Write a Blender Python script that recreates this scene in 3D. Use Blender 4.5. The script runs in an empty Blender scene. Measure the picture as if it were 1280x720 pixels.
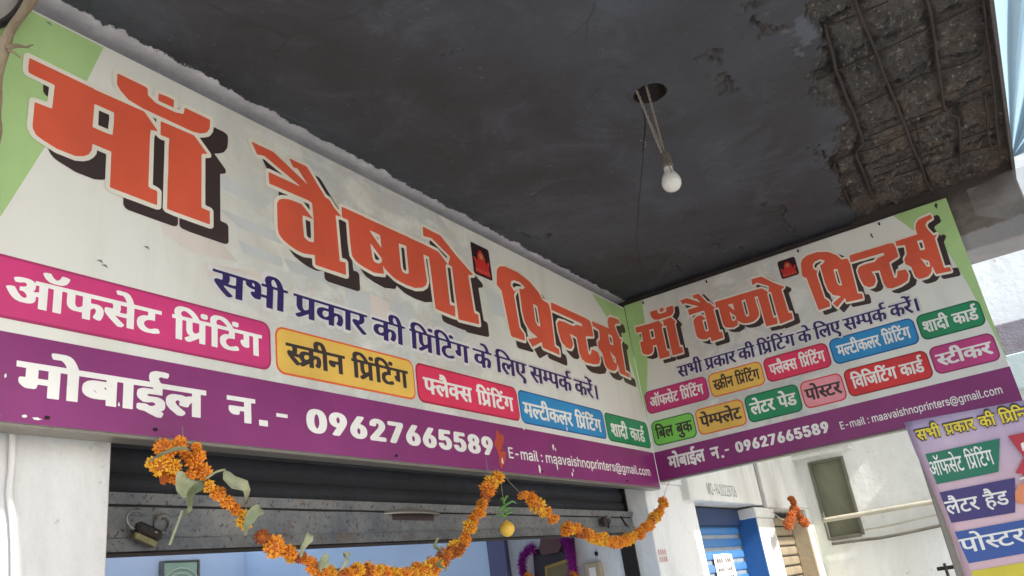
import bpy, math, random
import numpy as np
from mathutils import Vector, Matrix, noise
from mathutils.geometry import tessellate_polygon
random.seed(7)
rng = np.random.default_rng(7)
SC = bpy.context.scene
COL = SC.collection

# ------------------------------------------------------------------ camera
F_PX = 1011.0
AX = np.array([[0.54528366, 0.23846224, 0.80361775],     # world x, y, z axes written in camera axes (right, down, forward)
               [-0.82690079, 0.31025152, 0.46901927],
               [-0.13748024, -0.9202607, 0.3663597]])
CAM = np.array([-4.0888, -1.6733, 1.6])
cam_data = bpy.data.cameras.new('camera')
cam_data.sensor_width = 36.0
cam_data.lens = F_PX / 1280 * 36.0
cam_data.clip_start = 0.02
cam_data.clip_end = 2000
cam = bpy.data.objects.new('camera', cam_data)
COL.objects.link(cam)
right, down, fwd = AX[:, 0], AX[:, 1], AX[:, 2]
cam.matrix_world = Matrix(((right[0], -down[0], -fwd[0], CAM[0]),
                           (right[1], -down[1], -fwd[1], CAM[1]),
                           (right[2], -down[2], -fwd[2], CAM[2]), (0, 0, 0, 1)))
SC.camera = cam

def at(px, py, axis, val):
    """point of the plane axis=val seen at photo pixel px, py"""
    d = AX @ np.array([px - 640.0, py - 360.0, F_PX])
    t = (val - CAM[axis]) / d[axis]
    return Vector(CAM + t * d)

# ------------------------------------------------------------------ world, sun, exposure
SUN_EL, SUN_AZ = 38.0, 186.0      # azimuth clockwise from +Y
w = bpy.data.worlds.new('World'); SC.world = w; w.use_nodes = True
nt = w.node_tree
sky = nt.nodes.new('ShaderNodeTexSky'); sky.sky_type = 'NISHITA'; sky.sun_disc = False
sky.sun_elevation = math.radians(SUN_EL); sky.sun_rotation = math.radians(SUN_AZ)
sky.air_density = 1.0; sky.dust_density = 2.5; sky.ozone_density = 1.0
bg = nt.nodes['Background']; bg.inputs['Strength'].default_value = 0.13
nt.links.new(sky.outputs[0], bg.inputs['Color'])
sd = bpy.data.lights.new('sun', 'SUN'); sd.energy = 3.6; sd.angle = math.radians(0.6); sd.color = (1.0, 0.95, 0.88)
so = bpy.data.objects.new('sun', sd); COL.objects.link(so)
az, el = math.radians(SUN_AZ), math.radians(SUN_EL)
sdir = Vector((math.sin(az) * math.cos(el), math.cos(az) * math.cos(el), math.sin(el)))
so.rotation_euler = sdir.to_track_quat('Z', 'Y').to_euler()
so.location = (0, -6, 12)
SC.view_settings.view_transform = 'Standard'; SC.view_settings.look = 'None'
SC.view_settings.exposure = 1.0; SC.view_settings.gamma = 1.0
SC.render.engine = 'CYCLES'
SC.cycles.max_bounces = 10; SC.cycles.diffuse_bounces = 7
SC.cycles.sample_clamp_indirect = 6

# ------------------------------------------------------------------ helpers
def lin(c):
    return tuple(((v / 255) / 12.92 if v / 255 <= .04045 else ((v / 255 + .055) / 1.055) ** 2.4) for v in c)

class NT:
    def __init__(s, name):
        s.m = bpy.data.materials.new(name); s.m.use_nodes = True; s.t = s.m.node_tree
        s.b = s.t.nodes['Principled BSDF']; s.co = s.t.nodes.new('ShaderNodeTexCoord').outputs['Object']
    def n(s, ty, **k):
        x = s.t.nodes.new(ty)
        for a, v in k.items(): setattr(x, a, v)
        return x
    def link(s, a, b): s.t.links.new(a, b)
    def noise(s, scale, detail=6, rough=.6, stretch=None, dist=0):
        x = s.n('ShaderNodeTexNoise'); x.inputs['Scale'].default_value = scale; x.inputs['Detail'].default_value = detail
        x.inputs['Roughness'].default_value = rough; x.inputs['Distortion'].default_value = dist
        if stretch:
            mp = s.n('ShaderNodeMapping'); mp.inputs['Scale'].default_value = stretch
            s.link(s.co, mp.inputs[0]); s.link(mp.outputs[0], x.inputs['Vector'])
        else: s.link(s.co, x.inputs['Vector'])
        return x.outputs['Fac']
    def ramp(s, fac, stops):
        x = s.n('ShaderNodeValToRGB'); e = x.color_ramp.elements
        while len(e) < len(stops): e.new(.5)
        for i, (p, c) in enumerate(stops):
            e[i].position = p; e[i].color = (*c, 1) if len(c) == 3 else c
        s.link(fac, x.inputs[0]); return x.outputs[0]
    def mix(s, fac, a, b, mode='MIX'):
        x = s.n('ShaderNodeMix', data_type='RGBA', blend_type=mode)
        for sock, v in ((x.inputs[0], fac), (x.inputs[6], a), (x.inputs[7], b)):
            if isinstance(v, (int, float)): sock.default_value = v
            elif isinstance(v, tuple): sock.default_value = (*v, 1) if len(v) == 3 else v
            else: s.link(v, sock)
        return x.outputs[2]
    def base(s, c):
        if isinstance(c, tuple): s.b.inputs['Base Color'].default_value = (*c, 1)
        else: s.link(c, s.b.inputs['Base Color'])
    def bump(s, h, strength=.3, dist=.01):
        x = s.n('ShaderNodeBump'); x.inputs['Strength'].default_value = strength; x.inputs['Distance'].default_value = dist
        s.link(h, x.inputs['Height']); s.link(x.outputs[0], s.b.inputs['Normal'])

def ink(name, rgb, rough=.38, var=.12, bump=False):
    """printed vinyl or paint: one colour with fading, grime and slight ripples"""
    s = NT(name); c = lin(rgb)
    f = s.noise(3.0, 5, .6); g = s.noise(60, 4, .6)
    a = s.mix(s.ramp(f, [(.35, (0, 0, 0)), (.7, (1, 1, 1))]), tuple(v * (1 - var) for v in c), tuple(min(1, v * (1 + var)) for v in c))
    a = s.mix(s.ramp(g, [(.62, (0, 0, 0)), (.8, (.35, .35, .35))]), a, tuple(v * .6 + .02 for v in c))
    k_ = s.noise(5, 6, .65, (1, 1, .12)); a = s.mix(s.ramp(k_, [(.50, (0, 0, 0)), (.74, (.28,) * 3)]), a, tuple(v * .62 + .03 for v in c))
    s.base(a); s.b.inputs['Roughness'].default_value = rough
    if bump: s.bump(s.noise(bump, 3), .25 if bump > 20 else .6, .004 if bump > 20 else .012)
    return s.m

def plaster(name, rgb, dirt=(120, 112, 100), amount=.5, scale=2.0, bump=.35, streak=True, rough=.85):
    s = NT(name); c = lin(rgb); d = lin(dirt)
    f = s.noise(scale, 8, .68, (1, 1, .35) if streak else None, .4)
    a = s.mix(s.ramp(f, [(.42, (0, 0, 0)), (.78, (amount,) * 3)]), c, d)
    p = s.noise(scale * 14, 6, .7)
    a = s.mix(s.ramp(p, [(.63, (0, 0, 0)), (.7, (amount * .8,) * 3)]), a, tuple(v * .55 for v in d))
    s.base(a); s.b.inputs['Roughness'].default_value = rough
    s.bump(s.noise(scale * 9, 9, .65), bump, .012)
    return s.m

def metal(name, rgb, rust=(88, 52, 34), amount=.6, rough=.55, metallic=.4, scale=9):
    s = NT(name); f = s.noise(scale, 10, .72, None, .3)
    a = s.mix(s.ramp(f, [(.45, (0, 0, 0)), (.68, (amount,) * 3)]), lin(rgb), lin(rust))
    g = s.noise(scale * 9, 5, .7)
    a = s.mix(s.ramp(g, [(.6, (0, 0, 0)), (.68, (.6,) * 3)]), a, tuple(v * .35 for v in lin(rgb)))
    s.base(a); s.b.inputs['Metallic'].default_value = metallic; s.b.inputs['Roughness'].default_value = rough
    s.bump(s.noise(scale * 6, 8, .7), .4, .004)
    return s.m

def obj(name, verts, faces, mat, parent=None, smooth=False):
    me = bpy.data.meshes.new(name); me.from_pydata([tuple(v) for v in verts], [], faces); me.update()
    if smooth: me.polygons.foreach_set('use_smooth', [True] * len(me.polygons))
    if mat: me.materials.append(mat)
    o = bpy.data.objects.new(name, me); COL.objects.link(o)
    if parent: o.parent = parent
    return o
def tag(o, label=None, cat=None, group=None, kind=None):
    if label: o['label'] = label
    if cat: o['category'] = cat
    if group: o['group'] = group
    if kind: o['kind'] = kind
    return o
def thing(name, label, cat, group=None, loc=(0, 0, 0)):
    e = bpy.data.objects.new(name, None); COL.objects.link(e); e.location = loc; e.empty_display_size = .1
    return tag(e, label, cat, group)

class MB:
    def __init__(s): s.v = []; s.f = []
    def add(s, v, f):
        n = len(s.v); s.v += [tuple(p) for p in v]; s.f += [tuple(i + n for i in q) for q in f]; return s
    def box(s, x0, x1, y0, y1, z0, z1, bev=0.0):
        if bev <= 0:
            return s.add([(x0, y0, z0), (x1, y0, z0), (x1, y1, z0), (x0, y1, z0), (x0, y0, z1), (x1, y0, z1), (x1, y1, z1), (x0, y1, z1)],
                         [(0, 3, 2, 1), (4, 5, 6, 7), (0, 1, 5, 4), (1, 2, 6, 5), (2, 3, 7, 6), (3, 0, 4, 7)])
        b = min(bev, (x1 - x0) * .4, (y1 - y0) * .4, (z1 - z0) * .4)
        vs, idx = [], {}
        for i, X in enumerate((x0, x1)):
            for j, Y in enumerate((y0, y1)):
                for k, Z in enumerate((z0, z1)):
                    sx, sy, sz = (1 - 2 * i), (1 - 2 * j), (1 - 2 * k)
                    for a, p in enumerate(((X, Y + sy * b, Z + sz * b), (X + sx * b, Y, Z + sz * b), (X + sx * b, Y + sy * b, Z))):
                        idx[(i, j, k, a)] = len(vs); vs.append(p)
        q = idx; fs = []
        for i in (0, 1): fs.append([q[(i, 0, 0, 0)], q[(i, 1, 0, 0)], q[(i, 1, 1, 0)], q[(i, 0, 1, 0)]])
        for j in (0, 1): fs.append([q[(0, j, 0, 1)], q[(1, j, 0, 1)], q[(1, j, 1, 1)], q[(0, j, 1, 1)]])
        for k in (0, 1): fs.append([q[(0, 0, k, 2)], q[(1, 0, k, 2)], q[(1, 1, k, 2)], q[(0, 1, k, 2)]])
        for j in (0, 1):
            for k in (0, 1): fs.append([q[(0, j, k, 1)], q[(1, j, k, 1)], q[(1, j, k, 2)], q[(0, j, k, 2)]])
        for i in (0, 1):
            for k in (0, 1): fs.append([q[(i, 0, k, 0)], q[(i, 1, k, 0)], q[(i, 1, k, 2)], q[(i, 0, k, 2)]])
        for i in (0, 1):
            for j in (0, 1): fs.append([q[(i, j, 0, 0)], q[(i, j, 1, 0)], q[(i, j, 1, 1)], q[(i, j, 0, 1)]])
        for i in (0, 1):
            for j in (0, 1):
                for k in (0, 1): fs.append([q[(i, j, k, 0)], q[(i, j, k, 1)], q[(i, j, k, 2)]])
        c = Vector(((x0 + x1) / 2, (y0 + y1) / 2, (z0 + z1) / 2)); out = []
        for f in fs:
            P = [Vector(vs[a]) for a in f]; nrm = (P[1] - P[0]).cross(P[2] - P[0])
            if nrm.dot(sum(P, Vector()) / len(P) - c) < 0: f = f[::-1]
            out.append(f)
        return s.add(vs, out)
    def tube(s, pts, r, n=8, caps=True):
        pts = [Vector(p) for p in pts]; rs = r if isinstance(r, (list, tuple)) else [r] * len(pts)
        base = len(s.v); up = Vector((0.31, 0.17, .93)).normalized(); prev = None
        for i, p in enumerate(pts):
            t = (pts[min(i + 1, len(pts) - 1)] - pts[max(i - 1, 0)]).normalized()
            a = t.cross(up) if prev is None else prev - t * prev.dot(t)
            if a.length < 1e-4: a = t.cross(Vector((1, 0, 0)))
            a.normalize(); prev = a; b = t.cross(a)
            for k in range(n):
                th = 2 * math.pi * k / n; s.v.append(tuple(p + (a * math.cos(th) + b * math.sin(th)) * rs[i]))
        for i in range(len(pts) - 1):
            for k in range(n):
                k2 = (k + 1) % n
                s.f.append((base + i * n + k, base + i * n + k2, base + (i + 1) * n + k2, base + (i + 1) * n + k))
        if caps:
            s.f.append(tuple(base + k for k in range(n))[::-1]); s.f.append(tuple(base + (len(pts) - 1) * n + k for k in range(n)))
        return s
    def lathe(s, prof, c=(0, 0, 0), n=20):
        base = len(s.v)
        for r, z in prof:
            for k in range(n):
                th = 2 * math.pi * k / n; s.v.append((c[0] + r * math.cos(th), c[1] + r * math.sin(th), c[2] + z))
        for i in range(len(prof) - 1):
            for k in range(n):
                k2 = (k + 1) % n
                s.f.append((base + i * n + k, base + i * n + k2, base + (i + 1) * n + k2, base + (i + 1) * n + k))
        return s
    def extr(s, prof, axis, a0, a1):
        """prof: 2D points of the two other axes, extruded along axis"""
        n = len(prof)
        def P(p, a):
            q = [0, 0, 0]; o = [i for i in range(3) if i != axis]; q[o[0]], q[o[1]] = p; q[axis] = a; return tuple(q)
        v = [P(p, a0) for p in prof] + [P(p, a1) for p in prof]
        f = [(i, (i + 1) % n, n + (i + 1) % n, n + i) for i in range(n)] + [tuple(range(n))[::-1], tuple(range(n, 2 * n))]
        return s.add(v, f)
    def build(s, name, mat, parent=None, smooth=False): return obj(name, s.v, s.f, mat, parent, smooth)

def wobble(pts, amp, seed=0, f=3.0):
    return [Vector(p) + Vector(noise.noise_vector(Vector(p) * f + Vector((seed, 0, 0)))) * amp for p in pts]
def lerp_pts(pts, n):
    pts = [Vector(p) for p in pts]; L = [0]
    for a, b in zip(pts, pts[1:]): L.append(L[-1] + (b - a).length)
    out = []
    for i in range(n):
        d = L[-1] * i / (n - 1); k = 0
        while k < len(L) - 2 and L[k + 1] < d: k += 1
        t = (d - L[k]) / max(1e-9, L[k + 1] - L[k]); out.append(pts[k].lerp(pts[k + 1], t))
    return out
def smooth_path(pts, n):
    pts = [Vector(p) for p in pts]; P = [pts[0]] + pts + [pts[-1]]; o = []
    for i in range(1, len(P) - 2):
        for k in range(8):
            t = k / 8; a, b, c, d = P[i - 1:i + 3]
            o.append(.5 * ((2 * b) + (c - a) * t + (2 * a - 5 * b + 4 * c - d) * t * t + (3 * b - a - 3 * c + d) * t ** 3))
    o.append(pts[-1]); return lerp_pts(o, n)

# ------------------------------------------------------------------ materials
M = {}
M['white_wall'] = plaster('white_lime_plaster', (228, 231, 233), (134, 131, 124), .55, 2.4, .5)
M['white_wall2'] = plaster('white_neighbour_plaster', (222, 225, 223), (132, 129, 120), .6, 2.2, .3)
M['far_wall'] = plaster('far_whitewash', (234, 238, 237), (164, 164, 148), .65, 1.3, .6)
M['grey_plaster'] = plaster('grey_lavender_cement', (148, 142, 152), (92, 88, 90), .7, 7, 1.0, False)
M['beige'] = plaster('beige_paint', (176, 162, 138), (120, 108, 90), .4, 3, .3)
M['pale_green'] = plaster('pale_cream_paint', (212, 214, 196), (150, 148, 130), .35, 3, .3)
M['blue_room'] = plaster('pale_blue_distemper', (206, 224, 244), (176, 198, 226), .35, 1.3, .15)
M['blue_paint'] = metal('blue_enamel', (38, 94, 156), (24, 66, 118), .5, .45, .0, 4)
M['slat_blue'] = metal('blue_shutter_paint', (62, 124, 190), (118, 134, 146), .6, .4, .1, 6)
M['slat_beige'] = metal('beige_shutter_paint', (150, 138, 116), (90, 75, 58), .5, .6, .1, 8)
M['dark_slat'] = metal('sooty_shutter_steel', (50, 54, 62), (38, 34, 32), .7, .75, .2, 6)
M['rail'] = metal('weathered_rail_steel', (128, 130, 132), (92, 80, 70), .75, .6, .2, 26)
def pitted():
    s = NT('weathered_rail_steel')
    a = s.mix(s.ramp(s.noise(7, 8, .7), [(.35, (0, 0, 0)), (.65, (1, 1, 1))]), lin((88, 94, 101)), lin((128, 129, 127)))
    a = s.mix(s.ramp(s.noise(13, 9, .75, None, .4), [(.54, (0, 0, 0)), (.66, (.75,) * 3)]), a, lin((108, 88, 70)))
    a = s.mix(s.ramp(s.noise(75, 5, .7), [(.56, (0, 0, 0)), (.63, (.85,) * 3)]), a, lin((52, 48, 48)))
    a = s.mix(s.ramp(s.noise(110, 4, .7), [(.68, (0, 0, 0)), (.72, (.45,) * 3)]), a, lin((176, 176, 172)))
    s.base(a); s.b.inputs['Metallic'].default_value = .2; s.b.inputs['Roughness'].default_value = .55
    s.bump(s.noise(60, 8, .7), .5, .004); return s.m
M['rail'] = pitted()
M['rust'] = metal('rusted_bar', (50, 42, 38), (70, 54, 44), .7, .85, .1, 30)
M['iron'] = metal('dark_iron', (44, 42, 42), (66, 48, 38), .5, .5, .6, 20)
M['alu'] = metal('aluminium_trim', (136, 132, 124), (120, 110, 98), .4, .4, .6, 12)
M['brass'] = metal('old_brass', (124, 120, 88), (92, 84, 60), .5, .35, .8, 25)
M['steel'] = metal('bright_steel', (130, 130, 128), (90, 84, 78), .5, .4, .7, 25)
M['black'] = ink('black_ink', (58, 46, 46))
M['red'] = ink('red_ink', (214, 92, 66), .36)
M['cream'] = ink('cream_outline_ink', (226, 222, 208))
M['white_ink'] = ink('white_ink', (236, 236, 232))
M['navy_ink'] = ink('navy_ink', (46, 32, 96))
M['yellow_ink'] = ink('yellow_ink', (226, 206, 50))
M['green_ink'] = ink('pale_green_ink', (168, 202, 138), .36, .1)
M['vermilion'] = ink('vermilion_smear', (186, 72, 52), .8)
M['grey_ink'] = ink('faint_grey_ink', (120, 122, 126), .8)
M['redpaint'] = ink('faint_red_paint', (190, 120, 96), .9)
M['darkprint'] = ink('dark_picture_print', (44, 22, 26))
M['redprint'] = ink('crimson_picture_print', (196, 46, 44))
M['skinprint'] = ink('ochre_picture_print', (196, 128, 84))
M['wood'] = plaster('dry_stick_bark', (158, 142, 118), (70, 60, 50), .9, 9, 1.0, True)
M['cord'] = ink('grey_twine', (138, 130, 120), .9)
M['wirewhite'] = ink('white_cable_sheath', (206, 206, 204), .5)
M['lemon'] = ink('lemon_peel', (226, 182, 66), .45, .2, 90)
M['chili'] = ink('green_chili', (84, 138, 52), .35)
M['purple_tinsel'] = ink('purple_tinsel', (150, 30, 150), .4)
M['gold'] = metal('gold_frame', (170, 138, 66), (110, 84, 40), .4, .35, .7, 30)
M['paper'] = ink('white_paper', (226, 224, 220), .8)
M['concrete'] = plaster('street_concrete', (170, 168, 164), (122, 118, 112), .5, .8, .4, False)
M['pane'] = plaster('dusty_olive_board', (142, 146, 126), (98, 100, 84), .8, 2.6, .2)
M['frame_dark'] = plaster('weathered_frame', (116, 114, 104), (66, 62, 56), .6, 5, .4)
M['pipe'] = plaster('chalky_pipe', (196, 192, 176), (120, 114, 100), .6, 4, .3)
M['darkbox'] = ink('black_plastic', (92, 86, 80), .6)

def leaf_mat(name, c1, c2):
    s = NT(name); f = s.noise(14, 5)
    s.base(s.mix(s.ramp(f, [(.35, (0, 0, 0)), (.65, (1, 1, 1))]), lin(c1), lin(c2)))
    s.b.inputs['Roughness'].default_value = .7; s.bump(s.noise(60, 4), .4, .002); return s.m
M['leaf'] = leaf_mat('dry_leaf', (128, 138, 108), (172, 172, 140))
M['leafdark'] = leaf_mat('dull_leaf', (92, 104, 74), (140, 142, 108))
def petal_mat(name, c1, c2, c3):
    s = NT(name); oi = s.n('ShaderNodeObjectInfo'); f = s.noise(55, 3)
    a = s.mix(s.ramp(f, [(.35, (0, 0, 0)), (.62, (1, 1, 1))]), lin(c1), lin(c2))
    a = s.mix(s.ramp(oi.outputs['Random'], [(.35, (0, 0, 0)), (.9, (.65,) * 3)]), a, lin(c3))
    s.base(a); s.b.inputs['Roughness'].default_value = .65; return s.m
M['petal'] = petal_mat('orange_marigold', (224, 130, 28), (250, 180, 62), (238, 146, 38))
M['petal_y'] = petal_mat('yellow_marigold', (226, 166, 34), (248, 204, 70), (240, 176, 40))
M['petal_dry'] = petal_mat('dried_marigold', (168, 86, 36), (206, 118, 50), (146, 74, 36))

# signboard print: off-white vinyl with a faded grey photograph behind the letters
def board_mat(name, axis, c0, hw):
    s = NT(name); sep = s.n('ShaderNodeSeparateXYZ'); s.link(s.co, sep.inputs[0])
    d = s.n('ShaderNodeMath', operation='SUBTRACT'); s.link(sep.outputs[axis], d.inputs[0]); d.inputs[1].default_value = c0
    ab = s.n('ShaderNodeMath', operation='ABSOLUTE'); s.link(d.outputs[0], ab.inputs[0])
    mr = s.n('ShaderNodeMapRange'); s.link(ab.outputs[0], mr.inputs[0]); mr.inputs[1].default_value = hw; mr.inputs[2].default_value = hw * .45; mr.inputs[3].default_value = 0; mr.inputs[4].default_value = 1
    f = s.noise(4.2, 7, .66, (1.0, 1.0, 1.7), .5); g = s.noise(9, 7, .7, (1.2, 1.2, .9))
    pm = s.mix(1.0, s.ramp(f, [(.40, (0, 0, 0)), (.54, (.8,) * 3), (.72, (.15,) * 3)]), mr.outputs[0], 'MULTIPLY')
    a = s.mix(pm, lin((220, 223, 217)), lin((180, 186, 186)))
    pm2 = s.mix(1.0, s.ramp(g, [(.48, (0, 0, 0)), (.66, (.6,) * 3)]), mr.outputs[0], 'MULTIPLY')
    a = s.mix(pm2, a, lin((206, 192, 176)))
    h = s.noise(1.1, 4); a = s.mix(s.ramp(h, [(.4, (0, 0, 0)), (.75, (.4,) * 3)]), a, lin((206, 204, 192)))
    p = s.noise(70, 3); a = s.mix(s.ramp(p, [(.70, (0, 0, 0)), (.76, (.4,) * 3)]), a, lin((150, 148, 138)))
    k_ = s.noise(6, 6, .65, (1, 1, .10)); a = s.mix(s.ramp(k_, [(.50, (0, 0, 0)), (.72, (.3,) * 3)]), a, lin((178, 174, 160)))
    s.base(a); s.b.inputs['Roughness'].default_value = .38
    s.bump(s.noise(2.3, 4, .5, (1, 1, .6)), .9, .02); return s.m
M['board'] = board_mat('printed_flex_face', 0, -2.05, .85)
M['board2'] = board_mat('printed_flex_face', 1, -.62, .5)
M['backprint'] = ink('faded_photo_print', (194, 199, 199), .38, .1)
M['backprint2'] = ink('faded_pink_print', (212, 204, 196), .38, .1)
M['halo'] = ink('pale_halo_ink', (214, 212, 212))
M['purple'] = ink('purple_band_ink', (132, 42, 110), .36, .14, 2.2)

# ------------------------------------------------------------------ lettering outlines: lists of loops, delta coded
GLYPHS = {}
def _decode(txt):
    for line in txt.strip().split('\n'):
        k, v = line.split('='); L = []
        for l in v.split(','):
            a = np.array(l.split(), dtype=float).reshape(-1, 2); L.append(np.cumsum(a, 0))
        GLYPHS[k] = L

def group_loops(loops):
    """each outer outline with its own holes"""
    if len(loops) == 1: return [loops]
    L = [np.array(l, dtype=float) for l in loops]
    def pip(p, P):
        c = False; Q = np.roll(P, -1, 0)
        for (ax, ay), (bx, by) in zip(P, Q):
            if (ay > p[1]) != (by > p[1]) and p[0] < (bx - ax) * (p[1] - ay) / (by - ay) + ax: c = not c
        return c
    lo = [l.min(0) for l in L]; hi = [l.max(0) for l in L]
    par = [[j for j in range(len(L)) if j != i and (lo[j] <= lo[i]).all() and (hi[j] >= hi[i]).all() and pip(L[i][0], L[j])] for i in range(len(L))]
    g = {i: [loops[i]] for i in range(len(L)) if len(par[i]) % 2 == 0}
    for i in range(len(L)):
        if len(par[i]) % 2 == 1:
            own = [j for j in par[i] if j in g]
            own.sort(key=lambda j: np.prod(hi[j] - lo[j])); g[own[0]].append(loops[i])
    return list(g.values())

class Plane:
    """a flat printed face: origin o, unit axes u (right) and v (up), n towards the viewer"""
    def __init__(s, o, u, v, n): s.o, s.u, s.v, s.n = Vector(o), Vector(u), Vector(v), Vector(n)
    def p(s, a, b, k): return s.o + s.u * a + s.v * b + s.n * (k * .00028)
    def loops(s, name, loops, k, mat, parent, f=lambda x, y: (x, y)):
        flat, tris = [], []
        for grp in group_loops(loops):
            L2 = [[Vector((*f(x, y), 0)) for x, y in l] for l in grp]
            n0 = len(flat); flat += [q for l in L2 for q in l]
            tris += [tuple(i + n0 for i in t) for t in tessellate_polygon(L2)]
        vs = [s.p(q.x, q.y, k) for q in flat]; out = []
        for t in tris:
            nr = (vs[t[1]] - vs[t[0]]).cross(vs[t[2]] - vs[t[0]])
            if nr.length > 1e-12: out.append(t if nr.dot(s.n) > 0 else t[::-1])
        return obj(name, vs, out, mat, parent)
    def poly(s, name, pts, k, mat, parent): return s.loops(name, [pts], k, mat, parent)
    def text(s, name, key, u0, u1, base, cap, k, mat, parent, du=0, dv=0):
        w_, h_ = (u1 - u0) / 4000, (cap - base) / 400
        return s.loops(name, GLYPHS[key], k, mat, parent, lambda x, y: (u0 + x * w_ + du, base + y * h_ + dv))

def rrect(u0, u1, v0, v1, r, n=5):
    o = []
    for cx, cy, a0 in ((u1 - r, v0 + r, -90), (u1 - r, v1 - r, 0), (u0 + r, v1 - r, 90), (u0 + r, v0 + r, 180)):
        for i in range(n + 1):
            a = math.radians(a0 + 90 * i / n); o.append((cx + r * math.cos(a), cy + r * math.sin(a)))
    return o

PILL = {}
def pill_mats(key, fill, edge):
    if key not in PILL: PILL[key] = (ink(key + '_label_ink', fill, .4, .16), ink(key + '_edge_ink', edge, .4))
    return PILL[key]
def pill(pl, sign, key, word, u0, u1, v0, v1, fill, edge, tcol, tu0=None, tu1=None, base=None, cap=None):
    a, b = pill_mats(key, fill, edge)
    r = .03
    o = pl.poly('service_label', rrect(u0, u1, v0, v1, r), 2, b, sign)
    pl.poly('label_fill', rrect(u0 + .006, u1 - .006, v0 + .0065, v1 - .006, r - .005), 3, a, o)
    m = .07 * (u1 - u0) if u1 - u0 < .5 else .028
    tu0 = u0 + m if tu0 is None else tu0; tu1 = u1 - m if tu1 is None else tu1
    base = v0 + (v1 - v0) * .27 if base is None else base; cap = v0 + (v1 - v0) * .70 if cap is None else cap
    pl.text('lettering', word, tu0, tu1, base, cap, 4, M[tcol], o)
    return o
def title(pl, sign, words, sh):
    for k, (uw, uo, vw, vo) in words.items():
        f = lambda x, y: (x / 2000 * uw + uo, y / 2000 * vw + vo)
        g = lambda x, y: (x / 2000 * uw + uo + sh[0], y / 2000 * vw + vo + sh[1])
        o = pl.loops('title_shadow', GLYPHS[k + '_w'], 5, M['black'], sign, g)
        o2 = pl.loops('title_outline', GLYPHS[k + '_w'], 6, M['cream'], sign, f)
        pl.loops('title_letters', GLYPHS[k], 7, M['red'], sign, f)

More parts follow.
